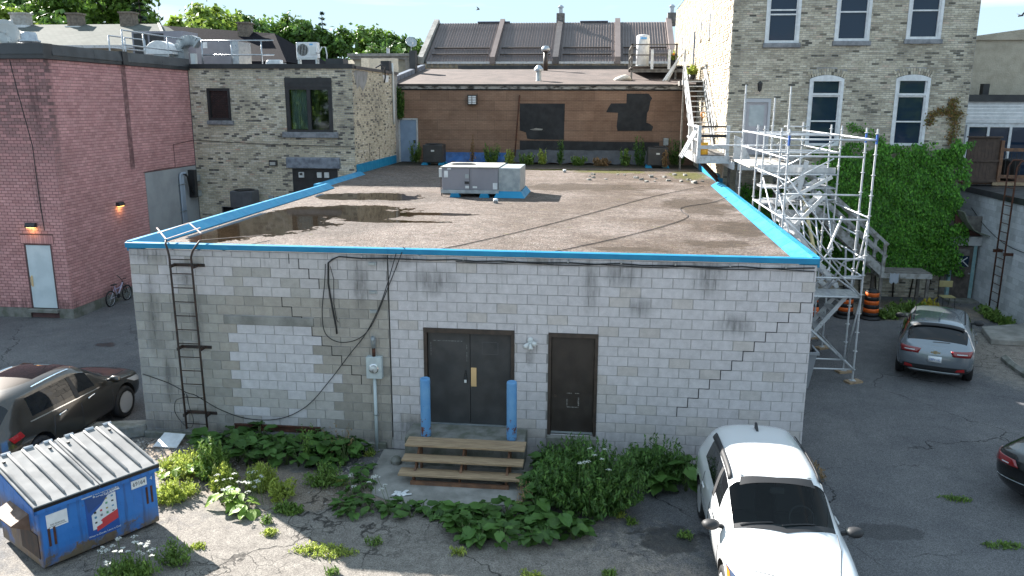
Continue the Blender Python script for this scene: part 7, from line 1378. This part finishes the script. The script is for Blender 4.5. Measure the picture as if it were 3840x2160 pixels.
text('lettering', 'ACZB', .075, M_plb, frame((xr-.042, .14, .735), (0, -1, 0), (0, 0, 1)), root, 'LEFT', sx=.8); xe = bv.ray_cast(Vector((-4, 0, .9)), Vector((1, 0, 0)), 5)[0].x
m = MB(); m.lathe([(.055, xe-.012), (.055, xe+.01)], (0, 0, .9), 20, 'x'); o = m.build('emblem', M_chrome, root, True); m = MB(); m.lathe([(.045, xe-.014), (.045, xe-.01)], (0, 0, .9), 20, 'x'); m.build('emblem_field', M_plb, o); m = MB(); m.bar((xe-.016, .028, .935), (xe-.016, 0, .905), .004, .008); m.bar((xe-.016, -.028, .935), (xe-.016, 0, .905), .004, .008); m.bar((xe-.016, .035, .905), (xe-.016, .012, .862), .004, .008); m.bar((xe-.016, -.035, .905), (xe-.016, -.012, .862), .004, .008); m.build('emblem_strokes', M_chrome, o)
hv_ = Vector((.83, .55, 0)); place(root, (17.25+2.36*.83, -1.5+2.36*.55, 0), math.atan2(.55, .83))
# ------------------------------------------------------------ vegetation
M_burd = leafmat('burdock_leaf', (0.057, 0.128, 0.027), (0.090, 0.181, 0.037), .3, .5, .3); M_burdl = leafmat('burdock_sunlit', (0.172, 0.293, 0.040), (0.242, 0.371, 0.060), .25, .5, .35); M_weed = leafmat('weed_leaf', (0.106, 0.192, 0.036), (0.190, 0.288, 0.057), .35, .55, .35); M_weedl = leafmat('weed_sunlit', (0.293, 0.371, 0.066), (0.419, 0.470, 0.100), .3, .55, .4)  # pale burdock and weed greens carry sunlit brightness in the leaf colour
M_bush = leafmat('bush_leaf', (0.049, 0.119, 0.024), (0.104, 0.198, 0.037), .4, .55, .3); M_dry = leafmat('dry_stem', (.22, .13, .06), (.3, .2, .1), .3, .8, .1); M_stem = mat('green_stem', (.09, .13, .04), None, .7); M_petal = leafmat('white_umbel', (.62, .63, .58), (.72, .72, .68), .1, .7, .3); M_yelp = leafmat('yellow_flower', (.55, .42, .05), (.4, .38, .05), .2, .7, .3)
M_ivy = leafmat('ivy_leaf', (0.052, 0.182, 0.020), (0.132, 0.330, 0.033), .5, .5, .35); M_ivyr = leafmat('vine_young', (.13, .14, .03), (.25, .12, .035), .4, .5, .35)
M_bark = mat('bark', (.085, .065, .05), (.05, .04, .03), .95, ns=6, bump=.5)
def cards(C, N, size, asp=1.0, fold=.12, up=None):
    """diamond leaf quads at centres C with normals N"""
    n = len(C); size = np.broadcast_to(np.asarray(size, float), (n,))
    N = N/np.linalg.norm(N, axis=1, keepdims=True); a = NPR.normal(size=(n, 3)) if up is None else np.asarray(up)+NPR.normal(size=(n, 3))*.35
    U = a-N*np.sum(a*N, 1, keepdims=True); U /= np.linalg.norm(U, axis=1, keepdims=True)+1e-9; Wv = np.cross(N, U); s = size[:, None]
    V = np.stack([C-U*s*asp, C+Wv*s*.55+N*s*fold, C+U*s*asp, C-Wv*s*.55+N*s*fold], 1).reshape(-1, 3)
    return V, np.arange(4*n).reshape(-1, 4)
def sph(n): v = NPR.normal(size=(n, 3)); return v/np.linalg.norm(v, axis=1, keepdims=True)
# big leaves (burdock), each leaf a part
def leaf_mesh(name, mm, L_=1., W_=.8, curl=.25, wav=.05):
    m = MB(); P = []; n = 6
    for i in range(n+1):
        t = i/n; w_ = W_*.5*(math.sin(math.pi*min(1, (t*.93+.07))**.75)**.8)*(1 if t > 0 else .35); row = []
        for k in range(5):
            s = (k-2)/2; row.append((s*w_, t*L_-(.12*L_*(abs(s)) if i == 0 else 0), .10*abs(s)*W_-curl*t*t+wav*math.sin(k*2.3+i*1.7)))
        P.append(row)
    m.grid(P); me = m.mesh(name, mm, True); return me
LM = {0: [leaf_mesh('leaf', M_burd, 1, .8, .3), leaf_mesh('leaf', M_burd, 1, .62, .22), leaf_mesh('leaf', M_burd, 1, .9, .38)], 1: [leaf_mesh('leaf', M_burdl, 1, .75, .3), leaf_mesh('leaf', M_burdl, 1, .6, .2)]}
def big_plant(x, y, z, n, size, hgt, label, group, kind=0, spread=.25):
    o = thing('burdock_plant', label, 'plant', (x, y, z), group); st = MB()
    for k in range(n):
        a = RND.uniform(0, 6.283); lv = RND.random(); h = hgt*(.35+.65*lv); r = spread*(1.15-.6*lv)*RND.uniform(.5, 1.1); s = size*RND.uniform(.65, 1.15)
        bx, by = x+r*math.cos(a)*.6, y+r*math.sin(a)*.6
        ob = bpy.data.objects.new('leaf', RND.choice(LM[kind])); col.objects.link(ob); setparent(ob, o)
        ob.location = (bx, by, z+h); ob.rotation_euler = (RND.uniform(-.35, .45), RND.uniform(-.25, .25), a-math.pi/2+RND.uniform(-.4, .4)); ob.scale = (s, s, s)
        st.tube([(x+RND.uniform(-.03, .03), y+RND.uniform(-.03, .03), z-.02), (bx*.5+x*.5, by*.5+y*.5, z+h*.7), (bx, by, z+h)], .006, 4)
    st.build('stalks', M_stem, o, True); return o
def patch_plants(n, region, label, group, kind=0, size=(.2, .3), hgt=(.2, .4), leaves=(9, 13), z=0., mind=.24):
    pts = []; t = 0
    while len(pts) < n and t < 4000:
        t += 1; p = region()
        if all((p[0]-q[0])**2+(p[1]-q[1])**2 > mind*mind for q in pts): pts.append(p)
    for p in pts: big_plant(p[0], p[1], z, RND.randint(*leaves), RND.uniform(*size), RND.uniform(*hgt), label, group, kind)
def ell(cx, cy, rx, ry):
    def f():
        a, r = RND.uniform(0, 6.283), math.sqrt(RND.random()); return (cx+rx*r*math.cos(a), cy+ry*r*math.sin(a))
    return f
patch_plants(30, ell(3.3, -.66, 1.75, .6), 'dark broad-leaved burdock in the patch against the wall left of the meter conduit', 'burdock patch left of the steps', size=(.22, .32), hgt=(.28, .5))
patch_plants(13, ell(6.4, -2.66, 1.5, .22), 'burdock clump in the fringe along the concrete pad front', 'burdock fringe of the concrete pad', size=(.16, .24), hgt=(.1, .22), leaves=(8, 11)); patch_plants(6, ell(5.2, -1.7, .16, .8), 'burdock in the fringe on the left side of the concrete pad', 'burdock fringe left of the pad', size=(.15, .22), hgt=(.12, .22), leaves=(7, 10))
patch_plants(20, ell(8.35, -3.0, 1.1, .6), 'broad-leaved burdock in the foreground patch right of the steps', 'burdock patch before the bush', size=(.2, .3), hgt=(.18, .4), leaves=(11, 16)); patch_plants(8, ell(8.75, -1.4, .33, .85), 'burdock growing between the wooden steps and the bush', 'burdock beside the steps', size=(.2, .3), hgt=(.25, .5)); patch_plants(10, ell(10.75, -.9, .85, .5), 'dark burdock between the bush and the white car', 'burdock near the white car', size=(.24, .34), hgt=(.3, .6))
patch_plants(4, ell(1.75, -1.75, .35, .25), 'sunlit pale burdock beside the dumpster', 'sunlit burdock by the dumpster', 1, (.15, .22), (.15, .3), (7, 10)); patch_plants(3, ell(3.35, -2.8, .45, .2), 'sunlit burdock among white flowers on the cracked lot', 'sunlit burdock on the lot', 1, (.2, .28), (.15, .25), (8, 11))
# leafy bushes from upright leafy stems
def stemmy(name, label, x, y, z, rx, ry, h, stems, per, mm, size, cat='plant', group=None, lean=.4, dome=True, asp=1.7):
    o = thing(name, label, cat, (x, y, z), group); V = []; C = []; N = []; st = MB()
    for k in range(stems):
        a, r = RND.uniform(0, 6.283), math.sqrt(RND.random()); bx, by = x+rx*r*math.cos(a)*.45, y+ry*r*math.sin(a)*.45; tx, ty = x+rx*r*math.cos(a), y+ry*r*math.sin(a)
        hh = h*(math.sqrt(max(.08, 1-.8*r*r)) if dome else 1)*RND.uniform(.45, 1.12)
        if k % 3 == 0: st.tube([(bx, by, z), ((bx+tx)/2, (by+ty)/2, z+hh*.55), (tx, ty, z+hh)], [.006, .005, .002], 4)
        for q in range(per):
            t = .15+.85*(q+RND.random())/per; e = .05*(1.25-t)
            px, py, pz = bx+(tx-bx)*t+RND.gauss(0, e), by+(ty-by)*t+RND.gauss(0, e), z+hh*t+RND.gauss(0, .015); C.append((px, py, max(z+.01, pz))); aa = RND.uniform(0, 6.283); N.append((math.cos(aa)*.7, math.sin(aa)*.7, RND.uniform(.2, 1)))
    st.build('stalks', M_stem, o); V, Fq = cards(np.array(C), np.array(N), NPR.uniform(size*.6, size*1.2, len(C)), asp, up=(0, 0, 1)); npmesh('foliage', V, Fq, mm, o, kind='stuff'); return o
stemmy('leafy_bush', 'large dark green feathery bush below the brown single door', 9.55, -1.95, 0, 1.12, 1.0, 1.15, 330, 42, M_bush, .032, 'bush')
stemmy('leafy_bush', 'dark weedy bush against the wall right of the large bush', 10.75, -.95, 0, .75, .5, .95, 110, 34, M_bush, .03, 'bush'); stemmy('leafy_bush', 'tall thin weeds at the wall foot below the brown door', 9.1, -.55, 0, .7, .35, .75, 80, 30, M_bush, .026, 'bush')
stemmy('tall_weed', 'sunlit tall goldenrod stems at the shadow edge', 2.35, -1.75, 0, .35, .4, .8, 60, 40, M_weed, .035, lean=.1); stemmy('tall_weed', 'sunlit pale weed mass beside the dumpster', 1.75, -1.55, 0, .62, .55, .42, 120, 24, M_weedl, .028)
stemmy('tall_weed', 'low sunlit pale weeds at the dumpster corner', 2.0, -2.55, 0, .42, .5, .3, 80, 22, M_weedl, .028); stemmy('tall_weed', 'sunlit leafy weed in front of the goldenrod', 2.75, -2.15, 0, .28, .35, .5, 50, 32, M_weedl, .03)
stemmy('grass_clump', 'bright round tuft of yellow green weed on the lot', 3.42, -2.02, 0, .34, .3, .48, 110, 26, M_weedl, .02, 'plant', asp=2.4); stemmy('tall_weed', 'small leafy shrub at the shadow edge right of the round tuft', 4.0, -2.35, 0, .3, .3, .45, 26, 26, M_weedl, .034); stemmy('tall_weed', 'low dark weed at the tip of the lit ground', 4.25, -2.85, 0, .32, .18, .16, 40, 14, M_weed, .03)
stemmy('tall_weed', 'thin dark weeds in the shade left of the pad', 4.55, -1.75, 0, .45, .35, .5, 50, 22, M_weed, .024); stemmy('low_weed', 'patchy low weed on the sunlit lot edge', 5.35, -4.05, 0, .6, .22, .1, 80, 8, M_weedl, .024); stemmy('low_weed', 'tiny green weed in a crack of the lot', 3.25, -4.15, 0, .12, .1, .08, 16, 8, M_weedl, .024); stemmy('low_weed', 'small leafy weed on the sunlit lot', 4.25, -3.6, 0, .12, .1, .12, 16, 9, M_weedl, .026)
stemmy('tall_weed', 'dark weeds in the dumpster shadow at the front', 2.65, -5.1, 0, .5, .32, .35, 90, 22, M_weed, .024); stemmy('tall_weed', 'thin upright weeds at the dumpster shadow edge', 3.1, -4.65, 0, .3, .25, .45, 34, 24, M_weed, .022); stemmy('low_weed', 'straw coloured weed tuft at the front shadow edge', 8.7, -4.35, 0, .22, .1, .08, 26, 8, M_weedl, .02); stemmy('low_weed', 'weed strip in the asphalt near the black car', 16.2, -1.0, 0, .35, .1, .06, 40, 6, M_weed, .022); stemmy('low_weed', 'weed patch growing in a crack of the right lot', 16.3, -2.6, 0, .4, .12, .06, 44, 6, M_weed, .022); stemmy('low_weed', 'dry weed at the foot of the block wall corner', 13.85, -.35, 0, .18, .5, .35, 34, 16, M_dry, .02)
stemmy('dock_spike', 'rust brown dried dock stalks beside the bush', 8.45, -2.45, 0, .2, .2, .8, 9, 60, M_dry, .016, asp=1.)
def umbels(label, group, pts, h, z=0.):
    o = thing('white_flowers', label, 'flowers', (pts[0][0], pts[0][1], z), group); st = MB(); C = []; N = []
    for (x, y) in pts:
        hh = h*RND.uniform(.65, 1.1); bx, by = x+RND.uniform(-.12, .12), y+RND.uniform(-.12, .12); st.tube([(bx, by, z), (x, y, z+hh)], .004, 4); r = RND.uniform(.03, .055)
        for q in range(16): a, rr = RND.uniform(0, 6.283), r*math.sqrt(RND.random()); C.append((x+rr*math.cos(a), y+rr*math.sin(a), z+hh+.012*(1-rr/r))); N.append((RND.uniform(-.4, .4), RND.uniform(-.4, .4), 1))
    st.build('stalks', M_stem, o); V, Fq = cards(np.array(C), np.array(N), .016); npmesh('flower_heads', V, Fq, M_petal, o, kind='stuff')
def rpts(n, f): return [f() for _ in range(n)]
umbels('white wild carrot flowers in the dumpster shadow', None, rpts(26, ell(2.65, -5.05, .55, .4)), .5); umbels('white wild carrot flowers over the sunlit burdock', None, rpts(24, ell(3.2, -2.6, .5, .4)), .45); umbels('white wild carrot flowers left of the concrete pad', None, rpts(9, ell(5.5, -2.2, .45, .3)), .4); umbels('a few white flowers on the dark bush', None, rpts(9, ell(9.5, -2.3, .4, .3)), 1.05)
for k in range(16):
    x, y = [(RND.uniform(2.8, 8.5), RND.uniform(-5.2, -3.2)), (RND.uniform(9.8, 11.2), RND.uniform(-4.2, -1.8)), (RND.uniform(4.2, 5.2), RND.uniform(-2.2, -.3)), (RND.uniform(.1, 2.2), RND.uniform(-1.6, -.2))][k % 4]
    stemmy('grass_tuft', 'small straw and green grass tuft rooted in a crack near the block building', x, y, 0, RND.uniform(.06, .16), RND.uniform(.05, .1), RND.uniform(.06, .16), 16, 6, (M_weed, M_weed, M_weedl)[k % 3], .022, 'grass', 'grass tufts in the cracks', dome=False, asp=2.6)
stemmy('tall_weed', 'thin dead brown stalks in the burdock patch by the conduit', 4.5, -.75, 0, .3, .25, .7, 12, 18, M_dry, .016, dome=False); stemmy('tall_weed', 'feathery upright weed rising from the burdock patch', 3.9, -.9, 0, .2, .2, .75, 12, 26, M_weed, .022, dome=False)
# weeds on the back of the roof
for x, y, r, h, mm, lb in ((.35, 24.6, .35, 1.0, M_weed, 'weeds before the blue metal door'), (3.2, 24.7, .08, 1.3, M_dry, 'single dry stalk against the brown wall'), (4.2, 24.7, .45, .9, M_weed, 'yellow green goldenrod at the brown wall, left of the pole'), (5.1, 24.5, .25, .7, M_weedl, 'weed clump at the foot of the rusty pole'), (6.0, 24.3, .45, .55, M_weed, 'weed clump right of the rusty pole'), (6.7, 24.5, .2, .8, M_weedl, 'pale thin weed before the membrane left end'), (7.6, 24.4, .16, 1.15, M_bush, 'tall single weed before the grey membrane'), (8.5, 24.3, .4, .4, M_weed, 'low weeds before the middle of the grey membrane'), (9.6, 24.2, .5, .35, M_dry, 'brown low weeds before the grey membrane'), (10.7, 24.3, .3, .8, M_weed, 'leggy weeds at the right end of the membrane'), (11.4, 24.2, .35, 1.35, M_bush, 'tall weeds left of the right condenser'), (12.5, 23.1, .1, .8, M_dry, 'reddish dry stalk before the right condenser'), (13.2, 24.3, .55, 1.2, M_bush, 'dark weeds below the white stairs')):
    stemmy('roof_weed', lb, x, y, 4.1, r, r*.7, h, int(26*r/.4)+4, 20, mm, .05, dome=False)
stemmy('tall_weed', 'green weeds before the low wooden platform', 20.3, 13.1, 0, .8, .4, .45, 70, 20, M_weed, .05); stemmy('tall_weed', 'yellow flowering weeds under the low platform', 21.2, 13.6, 0, .35, .3, .5, 40, 18, M_yelp, .04); stemmy('tall_weed', 'weeds along the foot of the white block wall', 22.9, 12.6, 0, .35, 1.4, .35, 90, 16, M_weed, .05); stemmy('tall_weed', 'green weeds left of the grey car nose', 19.3, 12.3, 0, .7, .35, .35, 60, 18, M_weed, .045)
# ivy
def ivy(label, boxes, mm, dens, size, name='ivy'):
    o = thing(name, label, 'ivy', (boxes[0][0], boxes[0][2], boxes[0][4])); Cs = []; Ns = []
    for (x0, x1, y0, y1, z0, z1) in boxes:
        n = int((x1-x0)*(z1-z0)*dens); x = NPR.uniform(x0, x1, n); z = NPR.uniform(z0, z1, n)
        bul = .5+.3*np.sin(x*2.3+1.7*np.sin(z*1.9))*np.sin(z*2.6+x)+.2*np.sin(x*6.1+z*2)*np.sin(z*5.3-x*1.5); y = y0+.12-(y0-y1)*0-(y0+.12-(y0-.12))*0; y = y1-(y1-y0+.02)*(.15+.85*NPR.random(n)**.55)*(.25+.75*bul)
        edge = np.minimum.reduce([x-x0, x1-x, z-z0+.3, z1-z]); rag = .22*np.sin(5.1*x+2*np.sin(3*z))+.16*np.sin(9.7*x+4*z)+.14*np.sin(13*z-3*x)+NPR.normal(0, .12, n)+.1; keep = (edge > rag) & ~((bul < .3) & (NPR.random(n) < .35)); x, y, z = x[keep], y[keep], z[keep]
        Cs.append(np.stack([x, y, z], 1)); k = len(x); Ns.append(np.stack([NPR.normal(0, .45, k), -np.ones(k), NPR.normal(.35, .4, k)], 1))
    C = np.concatenate(Cs); N = np.concatenate(Ns); V, Fq = cards(C, N, NPR.uniform(size*.6, size*1.15, len(C)), .9, .15, up=(0, 0, -1)); npmesh('foliage', V, Fq, mm, o, kind='stuff'); return o
iv = ivy('dense green ivy curtain over the lower buff brick wall', [(17.2, 22.6, 15.2, 15.55, 1.4, 5.55), (18.3, 22.55, 15.15, 15.55, 1.0, 5.7), (16.2, 19.5, 15.3, 15.55, .8, 4.6), (21.9, 22.75, 15.1, 15.6, 2.8, 5.85), (21.2, 22.9, 14.95, 15.5, .9, 2.9), (14.6, 16.4, 15.4, 15.56, 1.5, 4.2)], M_ivy, 760, .07)
m = MB()
for k in range(9): x = 17+k*.6; m.tube([(x, 15.56, 0), (x+.2*math.sin(k), 15.55, 1.5), (x+.3*math.sin(k*2), 15.55, 4.5)], [.03, .02, .008], 5)
m.build('stems', M_bark, iv, True)
def vine(label, pts, mm, n, sp):
    o = thing('climbing_vine', label, 'vine', pts[0]); m = MB(); m.tube([Vector(p) for p in pts], .012, 4); m.build('stem', M_bark, o); C = []
    for a, b in zip(pts, pts[1:]):
        for k in range(n): t = RND.random(); C.append([a[i]+(b[i]-a[i])*t+RND.gauss(0, sp)*(1 if i != 1 else .2) for i in range(3)])
    C = np.array(C); C[:, 1] = np.minimum(C[:, 1], 15.56); N = np.stack([NPR.normal(0, .5, len(C)), -np.ones(len(C)), NPR.normal(.3, .4, len(C))], 1); V, Fq = cards(C, N, NPR.uniform(.03, .06, len(C)), .9); npmesh('foliage', V, Fq, mm, o, kind='stuff')
vine('reddish young vine climbing right of the second arched window', [(22.0, 15.53, 5.7), (22.05, 15.53, 6.4), (21.9, 15.53, 6.9), (21.95, 15.53, 7.2)], M_ivyr, 130, .10); vine('yellowing vine arm reaching left to the second arched window', [(21.95, 15.53, 6.75), (21.6, 15.53, 6.85), (21.25, 15.53, 6.7), (21.15, 15.53, 6.4)], M_ivyr, 90, .09); vine('yellowing vine arm reaching to the right building corner', [(21.95, 15.53, 6.7), (22.3, 15.53, 6.75)], M_ivyr, 70, .06)
vine('green vine tendrils between the two arched windows', [(19.8, 15.53, 5.6), (19.4, 15.53, 5.9), (18.8, 15.53, 6.15), (18.45, 15.53, 6.25)], M_ivy, 80, .10)
stemmy('wall_creeper', 'dark creeper hanging at the corner of the brown wall', -.55, 25.3, 6.2, .28, .1, 1.5, 40, 40, M_bush, .06, dome=False)
# deck plants
for x, y, lb in ((13.05, 27.95, 'potted plant with orange bloom on the roof deck'), (13.75, 24.9, 'small potted plant at the head of the white stairs')):
    z0 = 8.92 if y > 27 else 8.1; o = stemmy('potted_plant', lb, x, y, z0+.3, .32, .3, .45, 40, 16, M_weedl, .05); m = MB(); m.lathe([(.12, z0), (.17, z0+.3), (.14, z0+.3), (0, z0+.28)], (x, y, 0), 12); m.build('pot', M_black, o, True)
    if y > 27: m = MB(); m.lathe([(0, z0+.5), (.06, z0+.54), (.05, z0+.62), (0, z0+.64)], (x, y-.26, 0), 8); m.build('bloom', M_or, o, True)
# ------------------------------------------------------------ trees
LEAFM = [leafmat('tree_leaf_mid', (0.085, 0.167, 0.026), (0.161, 0.263, 0.042), .45, .5, .3), leafmat('tree_leaf_dark', (0.057, 0.123, 0.024), (0.113, 0.203, 0.037), .45, .5, .25), leafmat('tree_leaf_light', (0.162, 0.254, 0.036), (0.259, 0.344, 0.061), .35, .5, .35), leafmat('spruce_needle', (.02, .045, .022), (.035, .07, .035), .4, .6, .1)]
def tree(label, x, y, h, r, kind, n=5200, base=0., lobes=15, ls=.42, group='trees behind the houses'):
    r *= 1.22; n = int(n*1.9); h *= 1.03
    o = thing('broadleaf_tree', label, 'tree', (x, y, base), group); tr = MB(); tr.tube([(x, y, base), (x+.2, y, base+h*.3), (x-.1, y+.1, base+h*.6), (x, y, base+h*.85)], [.035*h*.5, .028*h*.5, .016*h*.5, .05], 8); C = []; cz = base+h*.62
    L_ = []
    for k in range(lobes):
        a = RND.uniform(0, 6.283); u = RND.uniform(-1, 1); rr = r*math.sqrt(max(0, 1-(u*.9)**2))*RND.uniform(.35, .72); c = Vector((x+rr*math.cos(a), y+rr*math.sin(a), cz+u*h*.30)); L_.append((c, r*RND.uniform(.34, .52)))
        tr.tube([(x, y, base+h*RND.uniform(.3, .5)), ((x+c.x)/2, (y+c.y)/2, (cz+c.z)/2-.4), c], [.16, .1, .04], 5)
    for k in range(4): L_.append((Vector((x+RND.uniform(-.3, .3)*r, y+RND.uniform(-.3, .3)*r, base+h*RND.uniform(.74, .88))), r*RND.uniform(.3, .42)))
    tr.build('trunk', M_bark, o, True); tot = sum(l[1]**2 for l in L_); Cs = []; Ns = []
    for c, lr in L_:
        k = int(n*lr*lr/tot); cl = max(10, k//26); cd = sph(cl); cp = np.array(c)+cd*lr*NPR.uniform(.72, 1.0, (cl, 1))*np.array([1, 1, .82]); pick = NPR.integers(0, cl, k)
        P = cp[pick]+NPR.normal(0, lr*.17, (k, 3)); Cs.append(P); nn = (P-np.array(c)); nn /= np.linalg.norm(nn, axis=1, keepdims=True)+1e-6; Ns.append(nn+NPR.normal(0, .7, (k, 3))+np.array([0, 0, .35]))
    C = np.concatenate(Cs); N = np.concatenate(Ns); V, Fq = cards(C, N, NPR.uniform(ls*.55, ls*1.15, len(C)), .85, .15); npmesh('crown', V, Fq, LEAFM[kind], o, kind='stuff'); return o
def spruce(label, x, y, h, r, n=2600, base=0.):
    o = thing('spruce_tree', label, 'tree', (x, y, base), 'trees behind the houses'); m = MB(); m.tube([(x, y, base), (x, y, base+h)], [.28, .03], 8); C = []; N = []
    lv = 26
    for i in range(lv):
        t = (i+1)/lv; z = base+h*(.12+.88*t); rr = r*(1-t)**.85+.12; nb = 9
        for b in range(nb):
            a = RND.uniform(0, 6.283); m.cyl((x, y, z), (x+rr*math.cos(a), y+rr*math.sin(a), z-.18*rr), .03, .01, 4); k = max(3, int(n*rr/r/lv/nb*1.9))
            for q in range(k): s = RND.random()**.6; C.append((x+rr*s*math.cos(a)+RND.gauss(0, .08), y+rr*s*math.sin(a)+RND.gauss(0, .08), z-.18*rr*s-RND.random()*.22)); N.append((RND.gauss(0, .4), RND.gauss(0, .4), 1))
    m.build('trunk', M_bark, o); V, Fq = cards(np.array(C), np.array(N), NPR.uniform(.14, .3, len(C)), 1.2, .05); npmesh('crown', V, Fq, LEAFM[3], o, kind='stuff')
tree('dark leafy tree at the far upper left corner', -50.5, 60, 17.5, 5.5, 1, 5200); tree('pale green tree just left of the middle chimney', -44.2, 57, 15.4, 4.2, 2, 5200); tree('tall shaded tree behind the left chimney', -54, 75, 21.5, 6, 1, 5000); tree('tall green tree above the middle chimney', -47.5, 70, 20.5, 5.2, 0, 5200); tree('tall mid green tree left of the spruce', -40.6, 67, 20.5, 4.3, 0, 5600)
tree('shaded tree low behind the grey ridge', -40.5, 58, 14.6, 3.6, 1, 3600); spruce('dark blue spruce beside the right chimney', -35.0, 62, 18.2, 2.6, 2600)
tree('bright lime green tree behind the slate roof', -34.6, 72, 17.2, 4.3, 2, 6000); tree('dark tree right of the lime green tree', -31.6, 79, 17.3, 2.9, 1, 4000); tree('broad green tree in the middle of the tree line', -29.3, 83, 17.2, 4.0, 0, 6000); tree('leafy tree behind the white mini split', -26.4, 81, 16.0, 3.4, 1, 4800); spruce('slender spruce rising from the tree line', -23.1, 80, 17.2, 2.2, 2400)
tree('dark tree right of the slender spruce', -22.4, 79, 15.4, 3.0, 1, 4400); tree('rounded tree above the corniced building', -22.6, 96, 16.7, 4.0, 0, 4600); tree('green tree right above the cornice', -19.0, 96, 15.8, 2.8, 1, 3400); tree('small round tree beside the metal roof end', -16.4, 96, 15.9, 2.9, 0, 3600)
tree('dark tree low behind the slate roof', -25.5, 68, 13.6, 3.6, 1, 3600); tree('shaded shrubby tree behind the corniced building', -13.5, 70, 13.2, 3.2, 1, 3000)
# birds
for k, (x, y, z) in enumerate(((-1.8, 60, 15.2), (5.2, 60, 17.6), (35.0, 40, 12.4))):
    m = MB(); m.tube([(x-.14, y, z), (x+.16, y, z+.02)], [.05, .03], 6); b_ = tag(m.build('bird', M_black, None, True), ('dark bird gliding left above the metal roof', 'dark bird high above the metal roof', 'dark bird in the sky at the right edge')[k], 'bird')
    m = MB(); m.add([(x, y, z+.02), (x-.05, y-.5, z+.22), (x+.12, y-.35, z+.12), (x+.1, y, z+.02), (x-.05, y+.5, z+.2), (x+.12, y+.35, z+.12)], [(0, 1, 2, 3), (0, 3, 5, 4)]); m.build('wings', M_black, b_)
# ------------------------------------------------------------ unseen building and trees added behind the viewpoint to fill window reflections
SB = thing('reflection_building', 'long two storey brick building added unseen behind the viewpoint to fill window reflections', 'building', (8, -78, 0)); part('wall', M_oldbrick, SB, (-6, 34, -82, -74, 0, 8.2)); part('cornice', M_conc, SB, (-6.2, 34.2, -82.2, -73.7, 8.2, 8.6))
for k in range(9): part('window', M_glass, SB, (-4+k*4.2, -2.4+k*4.2, -73.99, -73.9, 4.8, 6.8)); part('window', M_glass, SB, (-4+k*4.2, -2.0+k*4.2, -73.99, -73.9, .8, 3.4))
for k, x in enumerate((-34, -25, -16, -8, 0, 8, 16, 24, 32, 40, 49, 58)): tree(('tall', 'broad', 'spreading', 'small', 'dark', 'round', 'leafy', 'wide', 'slim', 'old', 'young', 'full')[k]+' tree added unseen behind the viewpoint to fill window reflections', x, -62-(k % 3)*3, 9.0+(k % 2)*1.2, 5.2, k % 2, 2600, group='added unseen trees for window reflections')
